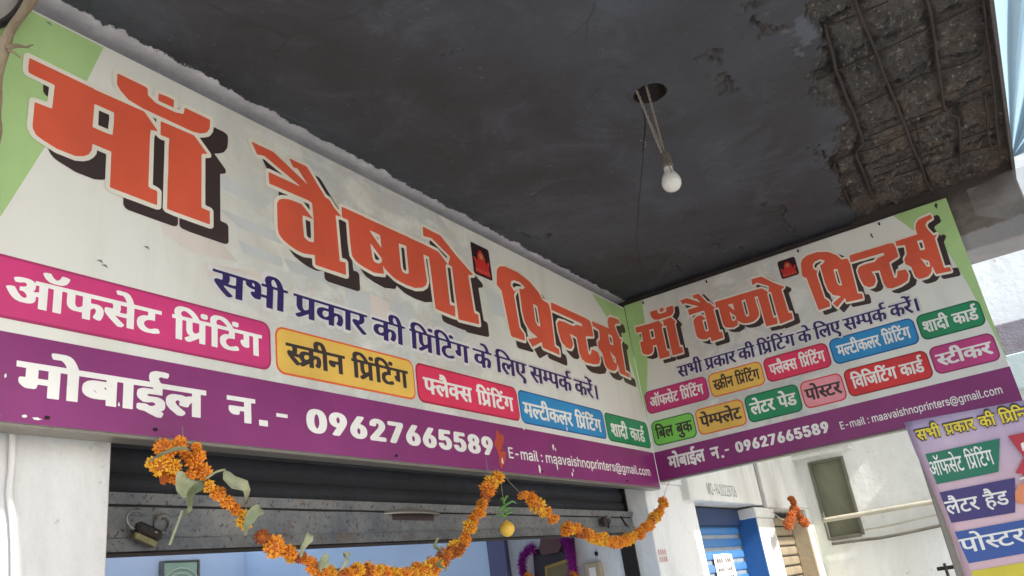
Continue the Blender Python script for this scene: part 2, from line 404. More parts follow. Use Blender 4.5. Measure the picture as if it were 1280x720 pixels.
def blob_loop(c, r, seed, n=14, j=.35, sx=1, sy=1):
    return [(c[0] + r * sx * math.cos(t) * (1 + j * noise.noise(Vector((math.cos(t) * 1.5, math.sin(t) * 1.5, seed)))),
             c[1] + r * sy * math.sin(t) * (1 + j * noise.noise(Vector((math.cos(t) * 1.5, math.sin(t) * 1.5, seed + 9))))) for t in [2 * math.pi * i / n for i in range(n)]]
_decode("""
maa=-5823 1174 -37 2 -4 3 0 175 2 13 0 197 3 40 -4 5 -50 -2 -1 85 6 3 200 5 20 -15 71 -66 -3 -5 -28 -10 -6 -12 0 -328 4 -6 50 -2 1 -79 -6 -4,-5948 1176 -232 6 -2 197 -3 6 -95 2 -2 -38 -13 -28 -25 -22 -40 -16 -90 2 -73 21 -25 12 -15 24 -3 17 0 125 3 4 68 2 10 4 3 130 -6 4 -92 2 -25 4 -4 23 1 59 313 -8 12 -3 268 3 7 -3 79 -81 -4 -3 -36 -9 -2 -5 -3 -30 0 -310 14 -7 32 0 6 -8 0 -73 -3 -3,-6285 1482 75 -2 30 4 3 75 -1 60 -95 1 -10 -3,-5840 1721 -180 2 -83 13 -47 34 -16 22 -5 12 0 60 6 4 150 0 15 -3 3 -3 4 -41 50 -26 120 0 43 11 8 6 3 27 3 13 3 3 163 0 3 -6 -3 -55 -19 -35 -34 -23 -17 -7 -45 -9,-5928 1818 -4 6 2 43 60 6 35 -2 -1 -52
maa_w=-5823 1149 -50 5 -11 8 -5 10 3 410 -24 -2 -14 4 -16 10 -6 -5 -3 -20 0 -280 4 -3 15 -1 17 -5 10 -7 6 -9 0 -90 -3 -10 -10 -9 -18 -5 -250 5 -18 7 -10 15 -1 177 -3 6 -45 2 -2 -23 -13 -25 -22 -25 -28 -18 -40 -13 -93 3 -87 25 -20 10 -14 13 -14 25 -3 18 0 140 5 10 11 8 65 7 3 82 -3 4 -23 2 -70 3 -13 4 -10 7 -5 8 -3 22 0 70 4 11 11 9 16 4 245 -10 63 0 12 -3 95 0 40 4 -2 5 -30 27 -16 31 0 77 11 13 17 6 153 0 27 -6 15 -13 5 -37 8 -6 3 6 1 37 11 13 32 8 75 3 18 -6 9 -10 2 -53 6 -4 8 9 7 33 10 9 15 4 160 0 21 -6 7 -7 3 -10 0 -35 -5 -40 -18 -33 -13 -14 -30 -19 -30 -14 73 -69 6 -11 -1 -13 -5 -9 -30 -14 -4 -4 0 -293 4 -6 35 -3 10 -7 5 -9 0 -97 -10 -13 -18 -6,-6257 1507 52 0 3 60 -1 27 -55 0,-5944 1677 4 -1 1 3 -1 17 -21 1
vai=-3325 1120 -4 6 0 148 -3 12 0 275 -8 6 -35 3 -4 4 32 72 -1 5 -212 91 -15 0 -78 -12 -12 1 -1 18 5 47 2 13 4 3 215 -5 190 -121 206 -110 -9 -5 -60 -16 -4 -6 18 -320 4 -4 50 -2 -3 -81 -15 -4,-3413 1133 -172 7 -23 3 -5 5 -6 336 -3 12 0 63 -3 6 -60 0 -6 -4 12 -210 -19 -41 -50 -33 -87 -25 -103 0 -92 11 -25 5 -73 33 -30 18 -7 16 -4 -4 0 -55 -3 -5 -103 -18 -105 15 -53 15 -13 6 -32 29 -9 86 -2 172 -4 4 -12 2 -38 1 -7 3 2 75 8 4 205 0 12 -3 470 -2 13 -3 170 0 175 -8 106 -75 -3 -5 -23 -12 -4 -6 -2 -327 6 -4 55 5 3 -4 -11 -87,-4815 1155 -4 4 0 50 -4 12 -87 -16 -20 0 -43 5 -50 13 -52 23 -23 19 -8 9 -11 42 3 168 16 30 35 20 45 13 100 5 11 -3 88 -70 -4 -4 -62 0 -23 -4 -1 -35 6 -112 5 -6 33 -15 42 6 4 30 5 142 -6 112 -35 7 -315 -1 -4 62 0 15 4 4 240 -3 10 1 0 3 -278 99 -12 0 -48 -12 -40 68 0 6 170 0 273 -122 2 1 -4 5 -73 76 -33 -4 -7 2 -30 49 5 3 147 0 152 -171 36 -5 45 -49 56 -38 1 -3 -7 -3 -43 -6 -4 -8 3 -13 10 -310 4 -3 50 7 -3 -91 -110 -2 -12 -2,-4229 1336 9 0 35 18 5 7 5 25 -102 83 -6 0 7 -98 5 -17 8 -14,-3934 1341 9 -1 10 3 22 10 4 6 0 210 -4 6 -77 -5 -4 -4 0 -190 14 -30,-4176 1476 3 -2 2 2 -1 65 -4 30 -64 4 -41 -1 16 -19
vai_w=-3328 1096 -15 5 -12 10 -15 -3 -38 -1 -177 8 -35 6 -13 9 -6 16 -8 388 -1 5 -5 1 -10 -1 -1 -3 10 -155 0 -37 -21 -45 -10 -11 -55 -35 -90 -25 -108 -1 -92 11 -35 8 -75 33 -4 -3 -4 -16 -15 -12 -110 -20 -107 15 -70 20 -11 6 -22 18 -16 17 -5 10 -8 82 -2 158 -4 3 -37 3 -25 -3 -4 -6 8 -267 6 -11 22 4 13 -3 10 -7 5 -8 -2 -105 -10 -15 -21 -7 -262 -2 -18 6 -8 8 -3 7 0 38 -4 3 -62 -12 -20 0 -43 5 -60 16 -57 25 -34 30 -7 10 -10 40 -1 135 4 53 19 35 46 28 50 14 1 3 -146 -1 -18 6 -10 15 -3 90 9 13 20 8 77 0 18 -3 10 1 0 3 -135 49 -10 0 -45 -12 -18 5 -15 18 -33 58 -5 12 0 13 11 13 17 5 168 0 25 -8 87 -39 2 4 -10 17 0 15 5 10 11 8 15 3 142 0 15 -3 19 -15 134 -152 40 -10 43 -48 24 -16 4 3 0 30 3 8 11 10 17 6 873 -8 172 -7 13 -3 90 -62 13 21 -1 8 -180 78 -12 0 -88 -12 -18 6 -10 15 0 30 7 60 5 10 11 8 13 3 47 0 13 -2 150 -3 15 -3 195 -123 207 -109 11 -16 -1 -15 -12 -13 -55 -16 -4 -6 13 -267 4 -13 37 -4 10 -7 5 -9 -2 -92 -3 -10 -13 -11 -25 -5,-3395 1249 27 -1 13 2 1 4 -3 25 0 257 -1 5 -7 4 -20 -1 -9 -8 0 -147 -3 -13,-4864 1329 16 2 4 13 2 100 -3 6 -35 0 -4 -4 5 -107,-4229 1361 21 8 4 5 -1 5 -39 32 -9 3 2 -35 3 -10 5 -6,-3934 1366 14 2 6 8 0 165 -2 5 -4 1 -23 0 -6 -6 0 -157 6 -14,-4201 1531 3 0 1 3 -3 12 -13 0,-4846 1534 3 -1 1 6 -3 32 -10 4 -41 -1
pri=-2250 1102 -49 57 1 5 164 48 -6 5 -114 37 -59 65 -9 30 -12 73 5 97 0 113 9 5 60 12 37 22 2 6 -69 30 -10 1 -103 -8 -50 -28 -10 -43 45 -41 8 1 30 26 18 12 -70 -75 -2 -20 12 -283 64 -52 1 -15 -5 -40 -11 -6 -207 -5 -7 13 -47 395 -61 35 -3 5 22 103 18 50 43 40 27 10 80 21 198 0 182 -35 28 -11 125 -67 57 -65 88 -7 15 -4 16 -62 0 -18 -30 -345 6 -6 60 -8 5 -3 1 -10 -8 -47 -295 13 -4 4 -3 45 -3 3,-243 1131 -227 13 -7 5 -13 93 -10 -9 -38 -54 -70 -33 -90 -3 -62 5 -9 4 -42 37 -9 115 -68 42 -4 6 4 57 73 50 16 100 -4 4 -130 15 -4 6 4 50 368 2 17 -3 4 4 3 72 36 51 60 30 102 10 113 4 8 -37 -3 -10 -93 -17 -46 -28 -4 -8 14 -55 52 -82 4 -2 58 4 -7 -7 -47 -30 -3 -5 -22 -333 1 -7 8 -4 62 -3 20 -3 1 -43 -3 -3,-1253 1134 -65 19 -30 54 1 125 3 12 0 20 -4 6 -55 8 -77 4 -1 -5 27 -55 0 -25 -5 -33 -54 -43 -32 -3 -58 0 -67 33 -16 11 -26 92 0 83 9 11 40 30 118 10 165 -7 75 32 125 10 3 4 -6 22 -65 4 -150 0 -12 3 -150 0 -13 2 -150 0 -55 3 -3 3 16 76 7 3 138 0 12 -2 173 0 12 -3 170 0 13 -2 172 0 40 -3 48 -8 7 -3 16 -48 -5 -112 -11 -6 -167 -32 -7 -22 -2 -163 4 -3 37 -2 50 68 20 1 105 -8 12 -3 19 -60 -1 -8 -42 -51 -15 -9 -118 -23 -137 -8,-534 1244 6 -1 6 6 10 53 -1 7 -82 36 -35 25 27 -53 25 -63,-2094 1334 29 -1 15 3 3 3 3 20 0 143 2 25 -1 5 -10 3 -57 8 -4 -4 -3 -12 -5 -155,-549 1447 39 -1 6 3 7 78 2 27 -3 4 -62 5 -23 0 -4 -4 -2 -107 4 -4
pri_w=-2250 1076 -18 7 -34 39 -23 30 -1 17 8 12 10 6 90 27 -52 22 -64 68 -7 13 -18 97 5 113 -1 65 -5 -1 -30 -30 -19 -24 12 -275 3 -5 54 -42 8 -11 0 -30 -8 -47 -8 -8 -22 -8 -145 -3 -13 -2 -52 0 -18 5 -9 11 -5 15 -45 382 -6 10 -50 27 -8 8 -3 10 23 115 20 55 7 10 41 36 18 10 107 28 198 0 182 -35 28 -8 132 -70 25 -22 38 -44 75 -6 35 -10 6 19 9 8 22 8 690 -7 40 -3 48 -8 20 -6 15 12 17 5 355 0 4 3 2 13 1 40 33 51 13 12 62 32 30 6 85 7 110 5 18 -6 13 -17 5 -33 0 -20 -11 -16 -20 -7 -77 -14 -28 -15 -6 -8 9 -35 42 -65 8 -3 37 5 15 -4 11 -8 5 -10 0 -12 -7 -10 -53 -38 -20 -290 1 -12 3 -4 58 -5 17 -6 8 -8 3 -10 0 -52 -5 -10 -11 -8 -20 -3 -230 12 -17 6 -13 10 -4 8 -2 27 -4 5 -15 -15 -57 -28 -30 -10 -90 -3 -60 5 -23 8 -34 28 -19 23 -9 107 -59 38 -13 17 4 73 9 12 63 43 12 65 -4 3 -12 3 -85 8 -4 -4 -3 -93 -8 -13 -28 -10 -140 -26 -6 -3 -3 -8 -1 -131 5 1 41 55 22 9 122 -8 23 -5 12 -10 21 -68 0 -20 -10 -15 -35 -40 -21 -18 -135 -28 -137 -8 -35 0 -75 21 -10 7 -14 16 -25 50 2 27 0 118 -31 6 -36 1 10 -25 -3 -70 -21 -23 -39 -32 -23 -8 -28 -3 -57 0 -17 4 -81 42 -13 15 -26 93 0 95 5 12 51 43 18 6 118 10 160 -7 43 21 -68 4 -150 0 -13 2 -195 3 -6 -4 -3 -15 -25 -305 2 -5 7 -3 43 -7 16 -15 2 -28 -5 -32 -3 -15 -7 -10 -21 -9 -292 15 -14 4 -10 7 -5 10 -1 18 -3 1 -145 -64,-556 1274 11 0 3 20 -26 11 7 -26,-2081 1359 8 0 4 5 0 143 -4 6 -15 2 -4 -6 -5 -125 3 -10,-549 1472 19 -1 3 3 4 58 -2 3 -33 3 -6 -4 0 -57 4 -4,-2416 1622 8 2 33 26 27 3 28 9 35 7 8 3 -1 2 -22 9 -85 -5 -13 -3 -33 -21 -2 -17
offset=1486 -5 -32 23 -97 86 -44 46 -18 22 -9 19 -2 40 5 12 13 12 14 3 82 0 5 2 4 17 0 30 -7 25 -5 4 -306 0 1 -75 97 2 40 -13 22 -14 13 -18 13 -33 0 -59 -15 -51 -29 -48 -6 -2 -49 1 -40 18 -10 9 1 17 27 44 12 41 -5 19 -14 18 -9 3 -16 -8 -17 -12 -17 -18 0 -150 -5 -5 -105 1 -2 90 -33 -3 -85 2 -40 13 -28 21 -17 27 -10 38 0 141 -2 4 -59 1 -5 -3 0 -327 -3 -5 -103 0 -5 3 0 327 -3 4 -65 1 -5 -3 0 -327 -4 -5 -107 2 -2 166 -33 0 -1 -54 -7 -20 -14 -18 -27 -16 -24 -8 -31 -4 -89 2 -56 19 -24 17 -24 21 -28 37 -28 47 -14 25 0 17 52 18 51 -1 46 -76 37 -40 19 -11 17 -6 16 3 10 9 9 19 -15 31 -32 28 -44 1 -5 25 2 34 40 6 27 10 8 7 9 15 -4 17 -11 10 -18 6 -58 -18 -53 0 -19 40 0 17 4 4 39 14 49 8 76 0 42 -6 31 -15 24 -22 1 34 6 3 1248 1 -1 13 -18 41 -16 23 -14 12 -20 9 -19 -4 -54 1 -16 40 1 21 13 4 26 5 107 -3 41 -15 27 -23 33 -53 28 -71 435 -2 0 -61 -104 -1 -2 -121 -67 -2 -28 -4 -30 -10 -31 -23 -13 -23 -3 -13 7 -24 18 -24 25 -15 33 -10 33 4 65 23 51 -1 20 -44 1 -17 -34 -14 -61 -14 -121 -2 -51 10 -43 21 -31 29 -19 38 -4 57 9 40 19 29 42 29 37 12 64 10 2 57 -5 3 -205 0 -6 -5 0 -328 -109 0 -3 149 -115 1 -54 8 0 -5 34 -33 99 -79 -1 -19 -36 -30,2578 -5 -32 37 0 21 89 47 -22 12 -17 14 -21 39 -5 25 0 142 -6 5 -55 0 -6 -3 0 -329 -6 -3 -99 0 -6 3 0 329 -6 3 -57 1 -1 58 3 3 41 1 -6 36 -1 23 3 21 9 25 13 17 16 14 22 13 27 9 34 7 106 -3 40 -9 31 -14 36 -22 30 -26 26 -28 48 -64 193 1 -5 23 0 51 11 31 25 28 35 19 36 10 99 3 22 -3 39 -9 36 -16 29 -18 56 -52 51 -68 562 0 5 -3 -1 -58 -67 -1 -5 -3 0 -327 -3 -5 -102 0 -6 3 0 327 -6 5 -67 0 -5 -3 0 -196 -9 -19 -18 -8 -69 0 -16 4 -39 29 -19 32 -1 40 8 13 18 8 31 1 3 3 -1 95 -169 0 -2 -121 -67 -2 -28 -4 -30 -10 -31 -23 -13 -23 -3 -13 7 -24 18 -24 25 -15 33 -10 33 4 65 23 46 0 7 -3 18 -42 0 -19 -47 -16 -65 -12 -106 0 -60 14 -31 17 -23 20 -18 24 -9 23 -4 59 5 26 9 22 16 20 40 28 37 12 64 10 1 59 -213 0 -2 -331 -5 -3 -102 0 -4 5 0 327 -5 3 -100 0 -6 -5 -1 -328 -108 -1 -1 80 -4 3 -158 -90,908 157 10 0 25 9 33 24 1 142 -3 4 -94 1 -5 -3 0 -127 11 -33,2718 157 12 0 27 9 39 25 1 141 -4 4 -109 1 -5 -3 2 -127 9 -29 12 -12,1532 218 41 1 41 8 -1 109 -96 0 4 -58 -2 -22 -11 -32 8 -5,339 235 24 -1 38 9 -1 93 -42 0 -2 -55 -11 -23 -18 -19,2499 400 178 -1 6 3 -22 28 -47 41 -48 23 -31 4 -15 -4 -19 -12 -17 -19 -5 -11 0 -17,3126 400 180 -1 4 3 -21 27 -49 42 -48 23 -30 4 -25 -10 -16 -14 -15 -24 4 -27,580 415 -38 6 -20 7 -19 12 -22 17 -21 25 -22 40 -1 21 4 3 44 13 53 0 22 -37 17 -21 19 -14 20 -8 22 8 11 10 18 26 13 33 5 4 51 0 51 -15 1 -21 -14 -36 -20 -31 -20 -17 -32 -16 -33 -8,2853 436 -21 10 -11 17 0 32 9 17 23 13 66 0 16 -6 9 -8 7 -16 0 -30 -8 -17 -8 -7 -18 -6,3433 436 -22 12 -7 13 -1 36 6 14 12 9 14 5 67 0 17 -8 11 -12 4 -14 0 -24 -12 -21 -22 -11
screen=281 -5 -44 27 -111 80 -61 53 -19 23 -8 15 -3 36 9 15 14 11 21 4 100 -1 9 34 -12 41 -7 4 -167 0 -2 58 4 4 810 0 2 3 -14 48 2 44 17 30 17 15 43 19 34 7 108 0 51 -11 30 -14 19 -15 13 -14 27 -40 34 -71 566 -1 6 -3 -1 -58 -81 -1 -6 -3 -1 -327 -3 -5 -129 2 -4 178 -88 0 -5 -48 -10 -11 -23 -7 -80 0 -24 6 -43 29 -23 31 -3 17 3 27 9 10 19 7 21 3 247 0 0 90 -341 0 -1 -331 -7 -3 -121 0 -6 5 -2 329 -269 1 -6 -5 1 -71 116 2 35 -6 27 -13 17 -11 20 -26 9 -33 -3 -57 -19 -49 -33 -41 -65 -2 -62 25 0 20 28 32 20 46 -6 28 -7 9 -18 11 -29 -13 -31 -26 -2 -154 -131 0 -2 69 -4 2 -169 -79 -68 0 -29 27 -40 -27,2279 -5 -42 38 1 19 110 48 -47 25 -26 36 -8 38 0 133 -7 5 -67 0 -7 -3 0 -329 -7 -3 -121 0 -6 3 -1 329 -6 3 -67 1 -2 58 4 3 49 1 -7 25 0 46 12 32 15 17 25 18 54 20 41 7 129 -3 43 -8 48 -17 34 -18 45 -31 26 -23 58 -66 234 1 -7 30 4 52 21 36 27 19 50 19 43 9 105 0 69 -11 46 -15 35 -18 40 -27 33 -28 59 -67 682 0 7 -3 -2 -59 -82 0 -7 -3 0 -327 -4 -5 -121 0 -7 3 0 327 -4 4 -86 1 -6 -3 -1 -200 -8 -13 -12 -8 -11 -2 -86 0 -21 6 -39 23 -26 32 -3 40 6 14 25 11 37 1 4 3 -1 95 -202 0 -3 -121 -83 -2 -51 -8 -27 -9 -23 -14 -15 -15 -9 -17 3 -27 17 -23 30 -19 37 -12 16 -2 27 2 86 25 64 -2 23 -42 -1 -20 -65 -18 -67 -10 -131 0 -65 12 -35 14 -33 21 -19 19 -16 28 -5 21 0 55 16 37 29 26 39 20 43 12 80 10 1 59 -261 0 -1 -331 -7 -3 -118 0 -7 5 0 327 -7 3 -124 0 -6 -5 -1 -328 -132 -1 -2 78 -3 5 -191 -91,374 57 15 1 63 27 -47 28 -19 23 -8 17 -84 1 -66 7 20 -19,559 140 15 0 30 9 51 30 0 54 -67 5 -14 -2 -27 -8 -21 -13 -15 -24 3 -17 11 -15,2446 157 18 0 35 11 40 23 1 141 -3 4 -129 1 -7 -3 2 -133 12 -25 11 -9,336 218 29 -1 13 3 8 18 19 23 24 16 51 19 51 7 124 -1 0 34 -336 0 4 -67 -15 -45 8 -5,963 400 87 -1 6 3 -35 65 -20 19 -26 12 -24 -14 -13 -21 4 -28,2181 400 218 -1 6 3 -26 27 -62 43 -55 22 -37 4 -30 -10 -20 -14 -18 -24 6 -25,2940 400 218 -1 6 3 -29 31 -55 38 -60 23 -34 4 -19 -4 -19 -10 -17 -12 -13 -19 -4 -9 4 -11,2609 436 -14 4 -14 10 -11 19 0 25 15 21 27 10 78 0 19 -6 20 -20 0 -36 -8 -13 -15 -10 -16 -5,3314 436 -25 9 -14 18 0 32 10 17 29 13 80 0 18 -6 15 -10 6 -12 0 -32 -11 -17 -28 -13
flex=2479 -7 -39 40 0 17 98 50 -37 21 -13 15 -15 27 -7 42 0 127 -6 5 -60 0 -6 -3 0 -329 -6 -3 -104 0 -6 3 0 329 -7 3 -61 1 -1 58 3 3 43 1 -6 29 0 38 10 34 12 17 22 18 23 13 36 11 27 5 114 -3 38 -8 40 -15 66 -44 33 -32 49 -64 207 0 3 3 -9 34 3 44 9 25 14 17 17 13 25 14 47 13 105 3 26 -3 43 -9 33 -14 38 -22 53 -46 59 -72 603 0 5 -3 -1 -58 -71 -1 -6 -3 0 -327 -3 -5 -110 0 -6 3 0 327 -6 5 -72 0 -5 -3 -1 -192 -10 -23 -19 -8 -76 0 -19 6 -30 19 -17 17 -11 21 -3 38 8 16 19 9 36 1 3 3 -1 95 -181 0 -2 -121 -74 -2 -51 -11 -17 -6 -19 -14 -14 -15 -9 -21 0 -12 7 -20 16 -19 25 -16 22 -8 21 -4 21 2 34 8 46 17 57 -2 19 -39 -1 -23 -64 -20 -53 -8 -116 0 -62 14 -29 14 -24 17 -21 25 -13 26 -4 21 0 48 10 32 14 21 31 24 39 18 40 10 49 5 1 59 -228 0 -2 -331 -5 -3 -110 0 -4 5 0 327 -6 3 -109 0 -6 -5 -1 -328 -116 -1 -2 78 -3 5 -172 -93,660 -5 -58 40 -50 40 -18 19 -26 40 -5 19 -1 27 -3 2 -53 -6 -36 -19 0 -150 -4 -5 -114 1 -3 90 -35 -3 -91 2 -24 6 -36 18 -22 22 -16 38 -3 158 -6 3 -54 1 -2 57 4 4 814 0 3 3 -12 10 -35 14 -40 -10 -55 0 -22 45 1 15 24 8 38 7 70 0 -20 11 -21 -6 -60 1 -17 42 1 17 42 9 101 0 25 -5 26 -9 38 -31 29 -42 36 -79 1049 0 6 -3 -1 -58 -72 -1 -5 -3 0 -327 -4 -5 -114 2 -1 146 -4 4 -119 0 -61 7 37 -37 106 -79 -1 -19 -38 -30 -54 -1 -34 21 -89 71 -48 44 -47 51 -47 -6 -43 -21 -2 -151 -115 -2 -3 5 -1 71 -47 -5 -65 -1 -60 11 -28 13 -21 17 -15 20 -10 32 0 42 7 28 17 25 17 14 33 17 41 9 129 1 3 4 -1 31 -286 1 -6 -5 -1 -328 -112 -2 -6 3 0 198 -19 -10 -18 -21 -23 -43 -55 -1 -57 14 -1 23 13 32 -38 16 -22 -14 -10 -14 -3 -13 8 -19 28 -34 98 -71 4 -7 -1 -15 -38 -31,1183 140 8 -1 17 4 57 35 0 55 -60 5 -12 -2 -23 -8 -20 -14 -12 -24 5 -20 16 -19,217 157 11 0 21 7 24 13 16 14 1 141 -3 4 -100 1 -6 -3 0 -127 12 -33,2627 157 11 -1 24 8 45 26 2 142 -4 4 -114 1 -7 -3 3 -132 13 -28 16 -13,1740 218 43 1 44 8 -1 109 -103 0 5 -55 -3 -25 -10 -32 7 -5,411 244 109 0 40 24 51 12 83 0 38 -6 33 -11 31 11 55 6 3 4 0 50 -6 3 -435 -1 -3 -4,1386 244 90 0 17 11 15 3 90 0 8 19 1 26 -10 31 -6 3 -204 -1,2391 400 192 -1 6 3 -26 31 -48 38 -53 23 -31 4 -16 -4 -17 -10 -15 -12 -12 -19 0 -20,3063 400 192 -1 6 3 -25 28 -50 41 -51 23 -33 4 -17 -4 -20 -12 -18 -19 -5 -11 2 -25,2769 436 -22 12 -10 13 0 38 7 12 13 9 14 5 72 0 19 -8 12 -14 3 -14 -1 -22 -12 -21 -24 -11,3392 436 -12 4 -13 10 -9 19 0 22 13 24 21 10 70 0 13 -3 13 -8 10 -17 0 -34 -8 -14 -12 -9 -14 -5
multi=2750 -7 -32 40 0 17 81 50 -31 22 -15 22 -9 26 -5 42 0 120 -5 5 -46 0 -5 -3 -1 -329 -4 -3 -89 0 -4 3 -1 329 -4 3 -51 1 -1 58 3 3 36 1 -6 33 0 30 8 38 13 19 15 16 20 13 24 9 27 7 95 -3 36 -9 27 -14 35 -26 19 -18 26 -31 35 -56 8 -9 170 1 -7 38 3 40 12 33 21 24 33 19 26 8 86 3 22 -3 35 -9 28 -14 31 -22 45 -48 47 -70 494 0 5 -3 -1 -58 -58 -1 -5 -3 0 -327 -4 -5 -90 0 -4 3 0 327 -5 5 -59 0 -4 -3 -1 -196 -7 -19 -17 -8 -63 0 -15 6 -25 19 -13 17 -9 21 -3 35 6 19 19 9 26 1 4 3 -2 95 -148 0 -2 -121 -59 -2 -47 -12 -27 -19 -11 -17 -7 -21 4 -25 14 -24 22 -16 17 -8 18 -4 17 2 28 8 37 17 43 0 6 -3 15 -38 -2 -23 -52 -20 -43 -8 -96 0 -51 14 -24 14 -20 17 -19 28 -8 23 -4 25 0 42 5 22 9 23 30 34 29 16 37 12 41 5 1 59 -188 0 -1 -331 -5 -3 -90 0 -3 5 -1 327 -4 3 -90 0 -5 -5 -1 -328 -95 -1 -2 78 -3 5 -141 -93,533 -5 -81 73 -19 23 -22 35 -8 35 0 34 6 29 18 26 33 22 35 8 67 0 24 -5 33 -12 43 15 84 2 23 -7 2 -23 40 17 58 10 0 59 -502 0 -2 -331 -4 -3 -88 0 -5 5 -2 146 -86 0 -7 -44 -9 -11 -13 -4 -66 2 -21 13 -26 27 -12 29 2 36 14 12 36 2 2 3 0 116 -4 3 -75 0 -1 58 3 4 870 0 2 5 -9 32 0 55 7 21 13 21 20 18 32 11 89 3 40 -12 29 -25 24 -39 30 -85 5 -5 1217 0 5 -3 0 -58 -56 -2 2 -73 -7 -26 -8 -15 -27 -32 -49 -29 46 -49 81 -67 0 -19 -34 -31 -44 0 -24 17 -42 37 -72 72 -29 33 -20 33 -2 48 12 17 18 7 67 -1 16 -5 7 6 10 19 3 27 -7 25 -8 7 -148 0 -5 -3 0 -327 -3 -5 -90 0 -5 3 -1 198 -19 -16 -9 -13 -18 -43 -5 -3 -43 0 -45 14 -2 19 11 34 -21 14 -9 3 -8 -3 -16 -18 -6 -17 6 -19 12 -21 30 -34 64 -55 0 -21 -33 -29 -49 1 -58 51 -33 34 -19 27 -14 30 -4 25 2 47 10 25 23 25 22 12 33 8 69 0 23 -5 34 -12 41 14 29 3 3 4 0 48 -5 5 -457 -1 -1 -74 87 1 23 -6 22 -13 18 -20 9 -23 5 -23 0 -44 -10 -51 -30 -57 -49 0 -44 27 1 17 16 24 14 32 4 24 -2 22 -7 12 -12 11 -25 -14 -20 -24 0 -150 -5 -5 -92 1 -2 75 -39 -5 -53 -1 -49 11 -36 23 -11 15 -12 27 -2 15 2 61 16 34 17 17 30 17 29 8 106 1 3 4 -1 31 -238 0 -4 -4 0 -327 -5 -3 -87 0 -3 5 0 327 -5 3 -84 0 -5 -5 -1 -117 -59 -2 -31 -6 -20 -8 -17 -12 -16 -20 -6 -17 0 -19 12 -29 16 -16 23 -13 22 -6 27 4 57 23 45 -1 18 -43 -1 -20 -47 -18 -46 -10 -98 0 -38 8 -29 14 -16 11 -17 17 -16 25 -10 37 0 56 12 43 -23 0 -17 -8 -27 -31 -18 -43 -4 -3 -44 0 -45 14 -2 19 11 36 -30 15 -17 -11 -11 -17 -2 -10 6 -20 12 -20 19 -23 68 -58 8 -12 -1 -17 -31 -29,1327 140 11 0 22 9 37 30 0 54 -49 5 -10 -2 -19 -8 -16 -13 -11 -24 3 -17 9 -17,2872 157 9 -1 19 8 38 26 0 142 -3 4 -94 1 -4 -3 2 -129 12 -33,180 216 87 0 -1 120 -87 0,983 400 62 -1 5 3 -18 51 -12 21 -10 12 -20 12 -16 -12 -10 -25 4 -31,2678 400 158 -1 4 3 -21 31 -40 38 -41 23 -27 4 -16 -5 -12 -9 -12 -12 -10 -19 0 -20,3230 400 157 -1 5 3 -19 28 -42 41 -42 23 -27 4 -30 -16 -15 -19 -4 -11 0 -17,2988 436 -16 10 -9 15 -1 36 6 14 10 9 12 5 59 0 16 -8 9 -12 3 -14 0 -24 -10 -21 -20 -11,3501 436 -12 5 -14 18 -3 30 8 22 11 9 12 5 58 0 16 -9 10 -15 3 -12 0 -18 -9 -21 -10 -10 -12 -5
